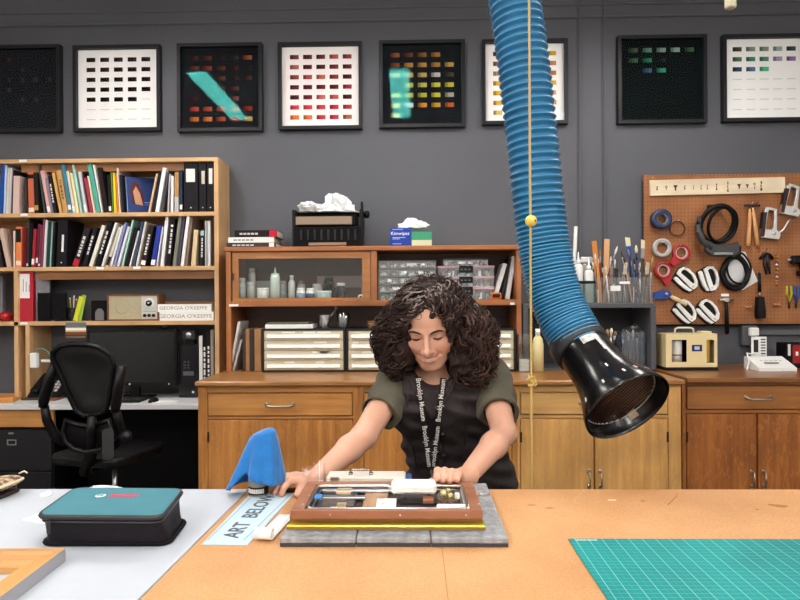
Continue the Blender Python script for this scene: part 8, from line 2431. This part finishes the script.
# ---- lanyard
lany = matte('black ribbon', '#0e0d0f', .5)
lw = matte('white woven lettering', '#e6e3df', .7)
def strap(pa_px, pb_px, flip):
    hits = [front(x, y, 0) for x, y in seg(pa_px, pb_px, 16)]
    ra, rb_ = ray(*pa_px), ray(*pb_px)
    da = (hits[0] - CAM).length; db = (hits[-1] - CAM).length
    # straight between its ends, brought forward until it clears the clothes
    pull = 0
    for k, h_ in enumerate(hits):
        u = k / 16; pull = max(pull, (da + (db - da) * u) - (h_ - CAM).length)
    a_ = CAM + ra.normalized() * (da - pull - .003); b_ = CAM + rb_.normalized() * (db - pull - .003)
    xd = (b_ - a_).normalized(); view = (CAM - (a_ + b_) / 2).normalized(); zd = (view - xd * view.dot(xd)).normalized(); yd = zd.cross(xd)
    L_ = (b_ - a_).length
    M0 = frame_m(a_ - RO, xd, yd, zd)
    o = MB().box((L_ / 2, 0, 0), (L_, .0185, .0014), M=M0).build('lanyard', lany, person, label='black lanyard ribbon with white lettering')
    for k in range(2):
        c_ = L_ * (.235 + .5 * k)
        Mt = M0 @ Matrix.Translation((c_, 0, .0009)) @ (Matrix.Rotation(math.pi, 4, 'Z') if flip else Matrix.Identity(4))
        b = MB(); b.text('Brooklyn Museum', .0205, Mt, .0002, bold=.0002, sx=L_ * .44 / .148); b.build('lettering', lw, o)
    return b_
def seg(a, b_, n_): return [(a[0] + (b_[0] - a[0]) * k / n_, a[1] + (b_[1] - a[1]) * k / n_) for k in range(n_ + 1)]
strap((418, 377), (430, 470), False); strap((443.5, 378), (432.5, 470), True)
p1 = front(431.3, 470, .008) - RO; p2 = front(431, 481, .008) - RO
c_ = MB().tube([p1 + Vector((0, 0, .004)), p1.lerp(p2, .3)], .0035, 8).tube([p1.lerp(p2, .3), p1.lerp(p2, .62) + Vector((.004, -.002, 0)), p2], [.0022, .0032, .0016], 8).build('lanyard_clip', STEEL, person)
# placket, seams, snaps
def seam(pp, r_, name, mt, off=.0005): 
    q = [on_vest(x, y, off) for x, y in pp]; q = [v - RO for v in q if v is not None]
    if len(q) > 2: return MB().tube(q, r_, 6).build(name, mt, person)
seamm = matte('vest seam', '#141012', .5)
seam(seg((435, 425), (437, 470), 10), .003, 'zip_placket', seamm)
seam(seg((441, 425), (445, 468), 10), .0018, 'placket_seam', seamm)
seam([(463, 395), (466, 410), (467, 430), (465, 445), (462, 460)], .0018, 'vest_seam', seamm)
seam([(408, 395), (407, 415), (411, 440), (416, 465), (420, 487)], .0018, 'vest_seam', seamm)
for (px, py) in ((442.5, 434), (443.5, 455)):
    p = on_vest(px, py, .001)
    if p is None: continue
    v_ = (CAM - p).normalized()
    MB().lathe([(.0062, 0), (.0055, .0025), (.003, .003), (0, .0022)], 16, align(p - RO, p + v_ - RO)).build('snap_button', matte('snap black', '#2c2528', .3), person)
# collar roll
col_pts = [(409, 372), (412, 384), (418, 396), (425, 408), (431, 418)]
seam(col_pts, .0062, 'collar', vestm, .002); seam([(456, 374), (453, 386), (447, 398), (440, 410), (434, 418)], .0062, 'collar', vestm, .002)
# ---- hair
Hr = Field((-.22, 1.60, 1.02), (.36, 2.08, 1.50), .0045)
pc_ = lambda px, py, Y: A3(P(px, py, Y))
Hr.ell(HL_(0, -.022, .030), (.090, .113, .098), .02, B=HB3)
Hr.ell(pc_(401, 337, 1.83), (.064, .085, .085), .05)
Hr.ell(pc_(466, 338, 1.84), (.078, .095, .098), .05)
Hr.ell(pc_(402, 356, 1.79), (.040, .060, .045), .04)
Hr.ell(pc_(466, 362, 1.80), (.066, .065, .062), .04)
Hr.ell(pc_(433, 340, 1.95), (.14, .07, .12), .04)
Hr.warp(lambda X, Y, Z: .005 * np.sin(X * 85 + 3 * np.sin(Z * 40)) * np.sin(Z * 70 + 2.5 * np.sin(Y * 60)) + .003 * np.sin(X * 170 + Y * 90) * np.sin(Z * 150 + X * 60))
Hr.ell(HL_(.000, .115, -.048), (.056, .075, .090), .01, 'sub', B=HB3)
Hr.ell(HL_(.004, .100, .010), (.052, .056, .046), .008, 'sub', B=HB3)
Hr.cone(HL_(0, .06, -.11), HL_(.0, .09, -.22), .055, .04, .01, 'sub')
Vh, Fh = Hr.mesh(); del Hr
Ch = np.tile(np.array(lin('#2a1d1a')), (len(Vh), 1))
hairm = vcol('curly hair', .55, spec=.18, bump=.5, bscale=120)
hair = np_mesh('hair', Vh, Fh, hairm, person, Ch, RO, 0)
bvhr = BVHTree.FromPolygons([Vector(v) for v in Vh], [tuple(int(i) for i in f) for f in Fh])
b = MB(); rr = random.Random(5)
cenh = Vector(HL_(0, -.02, .02))
def in_face(p):
    q = p - Hc; x_, y_, z_ = q.dot(hs_), q.dot(hf), q.dot(hu)
    return y_ > .03 and abs(x_ - .001) < .057 - max(0, (z_ - .03)) * .7 and -.16 < z_ < .064
HUES = ['#1f1513', '#281b18', '#33231e', '#2b1d1a', '#3e2b24', '#241816', '#4a3630']
nl = 0
for tries in range(14000):
    if nl >= 1900: break
    # root on the crown, flowing outwards and down along the volume
    az = rr.uniform(0, 2 * math.pi); el = rr.uniform(-.95, 1.3)
    d0 = hs_ * math.cos(az) * math.cos(el) + hf * math.sin(az) * math.cos(el) + hu * math.sin(el)
    fr_ = math.sin(az)
    if d0.dot(Vector((0, -1, 0))) < -.45: continue          # the far back needs no more locks
    p = cenh + d0 * .09
    h_ = bvhr.ray_cast(cenh + d0 * .4, -d0)
    if h_[0] is None: continue
    p = h_[0] + d0 * .002
    if in_face(p): continue
    side_ = hs_ * (1 if p.dot(hs_) - Hc.dot(hs_) > 0 else -1)
    path = [p.copy()]; N_ = rr.randint(16, 30); step = .0058
    ok = True
    sw = rr.uniform(-.6, .6); lift_ = rr.choice((.004, .007, .011, .016))
    for k in range(N_):
        t_ = k / N_
        flow = (Vector((0, 0, -1)) * (.55 + .5 * t_) + side_ * (.75 - .45 * t_) + Vector((sw * .6 + .45 * math.sin(path[-1].z * 60 + path[-1].y * 45), -.18 + .3 * math.sin(path[-1].x * 70 + path[-1].z * 30), .25 * math.sin(path[-1].x * 90))))
        q = path[-1] + flow.normalized() * step
        c2, nn, _, _ = bvhr.find_nearest(q)
        if c2 is not None:
            out = (q - c2); 
            if out.dot(nn) < .002: q = c2 + nn * .0025
            elif out.length > lift_: q = c2 + nn * lift_
        if in_face(q): ok = False; break
        path.append(q)
    if len(path) < 9: continue
    n_ = len(path); turns = rr.uniform(1.0, 3.0); amp = rr.choice((.003, .006, .009, .012)); ph0 = rr.uniform(0, 6.28)
    pts = []
    for k, q in enumerate(path):
        t_ = k / (n_ - 1); tv = (path[min(k + 1, n_ - 1)] - path[max(k - 1, 0)]).normalized()
        x_ = tv.orthogonal().normalized() if k == 0 else (x_ - tv * tv.dot(x_)).normalized()
        y_ = tv.cross(x_); a_ = ph0 + turns * 2 * math.pi * t_; A_ = amp * min(1, t_ * 3 + .15) * (1 + .5 * t_)
        w2 = q + (x_ * math.cos(a_) + y_ * math.sin(a_)) * A_
        if in_face(w2): w2 = q
        pts.append(w2 - RO)
    zrel = (path[0] - Hc).dot(hu)
    grey = zrel > .03 and rr.random() < .42 and (path[0] - Hc).dot(hf) > -.06
    hue = rr.choice(HUES)
    if path[0].x > cenh.x + .07 and rr.random() < .5: hue = rr.choice(('#4a352c', '#5a4134', '#3e2c26'))
    r0 = rr.uniform(.0010, .0023)
    o0 = len(b.f)
    b.tube(pts, [r0 * (.7 + .6 * math.sin(math.pi * min(1, .15 + k / n_))) * (1 - .6 * (k / n_) ** 3) for k in range(n_)], 5, col=hue)
    if grey:
        g_ = rr.choice(('#8d827c', '#a59b96', '#786c66', '#988e88'))
        cut_ = int((n_ - 1) * rr.uniform(.35, .9))
        for q in range(cut_ * 5): b.c[o0 + q] = hexmix(g_, hue, (q / (cut_ * 5)) ** 1.5)
    nl += 1
# loose outer strands
for k in range(420):
    az = rr.uniform(-.6, math.pi + .6)
    d0 = Vector((math.cos(az), rr.uniform(-.5, .5), math.sin(az))).normalized()
    h_ = bvhr.ray_cast(cenh + d0 * .4, -d0)
    if h_[0] is None or in_face(h_[0] + d0 * .004): continue
    p = h_[0] - d0 * .004; q = [p]; dv = (d0 + Vector((rr.uniform(-.6, .6), 0, rr.uniform(-1.2, .2)))).normalized()
    for j in range(11):
        dv = (dv + Vector((rr.uniform(-.45, .45), rr.uniform(-.3, .3), rr.uniform(-.55, .25)))).normalized(); q.append(q[-1] + dv * .0048)
    if any(in_face(v) for v in q): continue
    b.tube([v - RO for v in q], [.0011 * (1 - .07 * j) for j in range(12)], 4, col=rr.choice(('#3a2924', '#4a352c', '#5a463e')))
b.build('curl', hairm, hair, label='loose curly locks, grey streaked over the brow').__setitem__('kind', 'stuff')
# ================================================================== world, exposure
w = bpy.data.worlds.new('world'); scene.world = w; w.use_nodes = True
w.node_tree.nodes['Background'].inputs['Color'].default_value = (.9, .95, 1, 1)
w.node_tree.nodes['Background'].inputs['Strength'].default_value = .0
vs_ = scene.view_settings
vs_.view_transform = 'Standard'; vs_.look = 'None'; vs_.exposure = EXPO; vs_.gamma = 1.0; vs_.use_curve_mapping = False
scene.cycles.max_bounces = 8
scene.cycles.transparent_max_bounces = 16
scene.cycles.sample_clamp_indirect = 6
scene.cycles.use_denoising = True
bpy.context.view_layer.update()
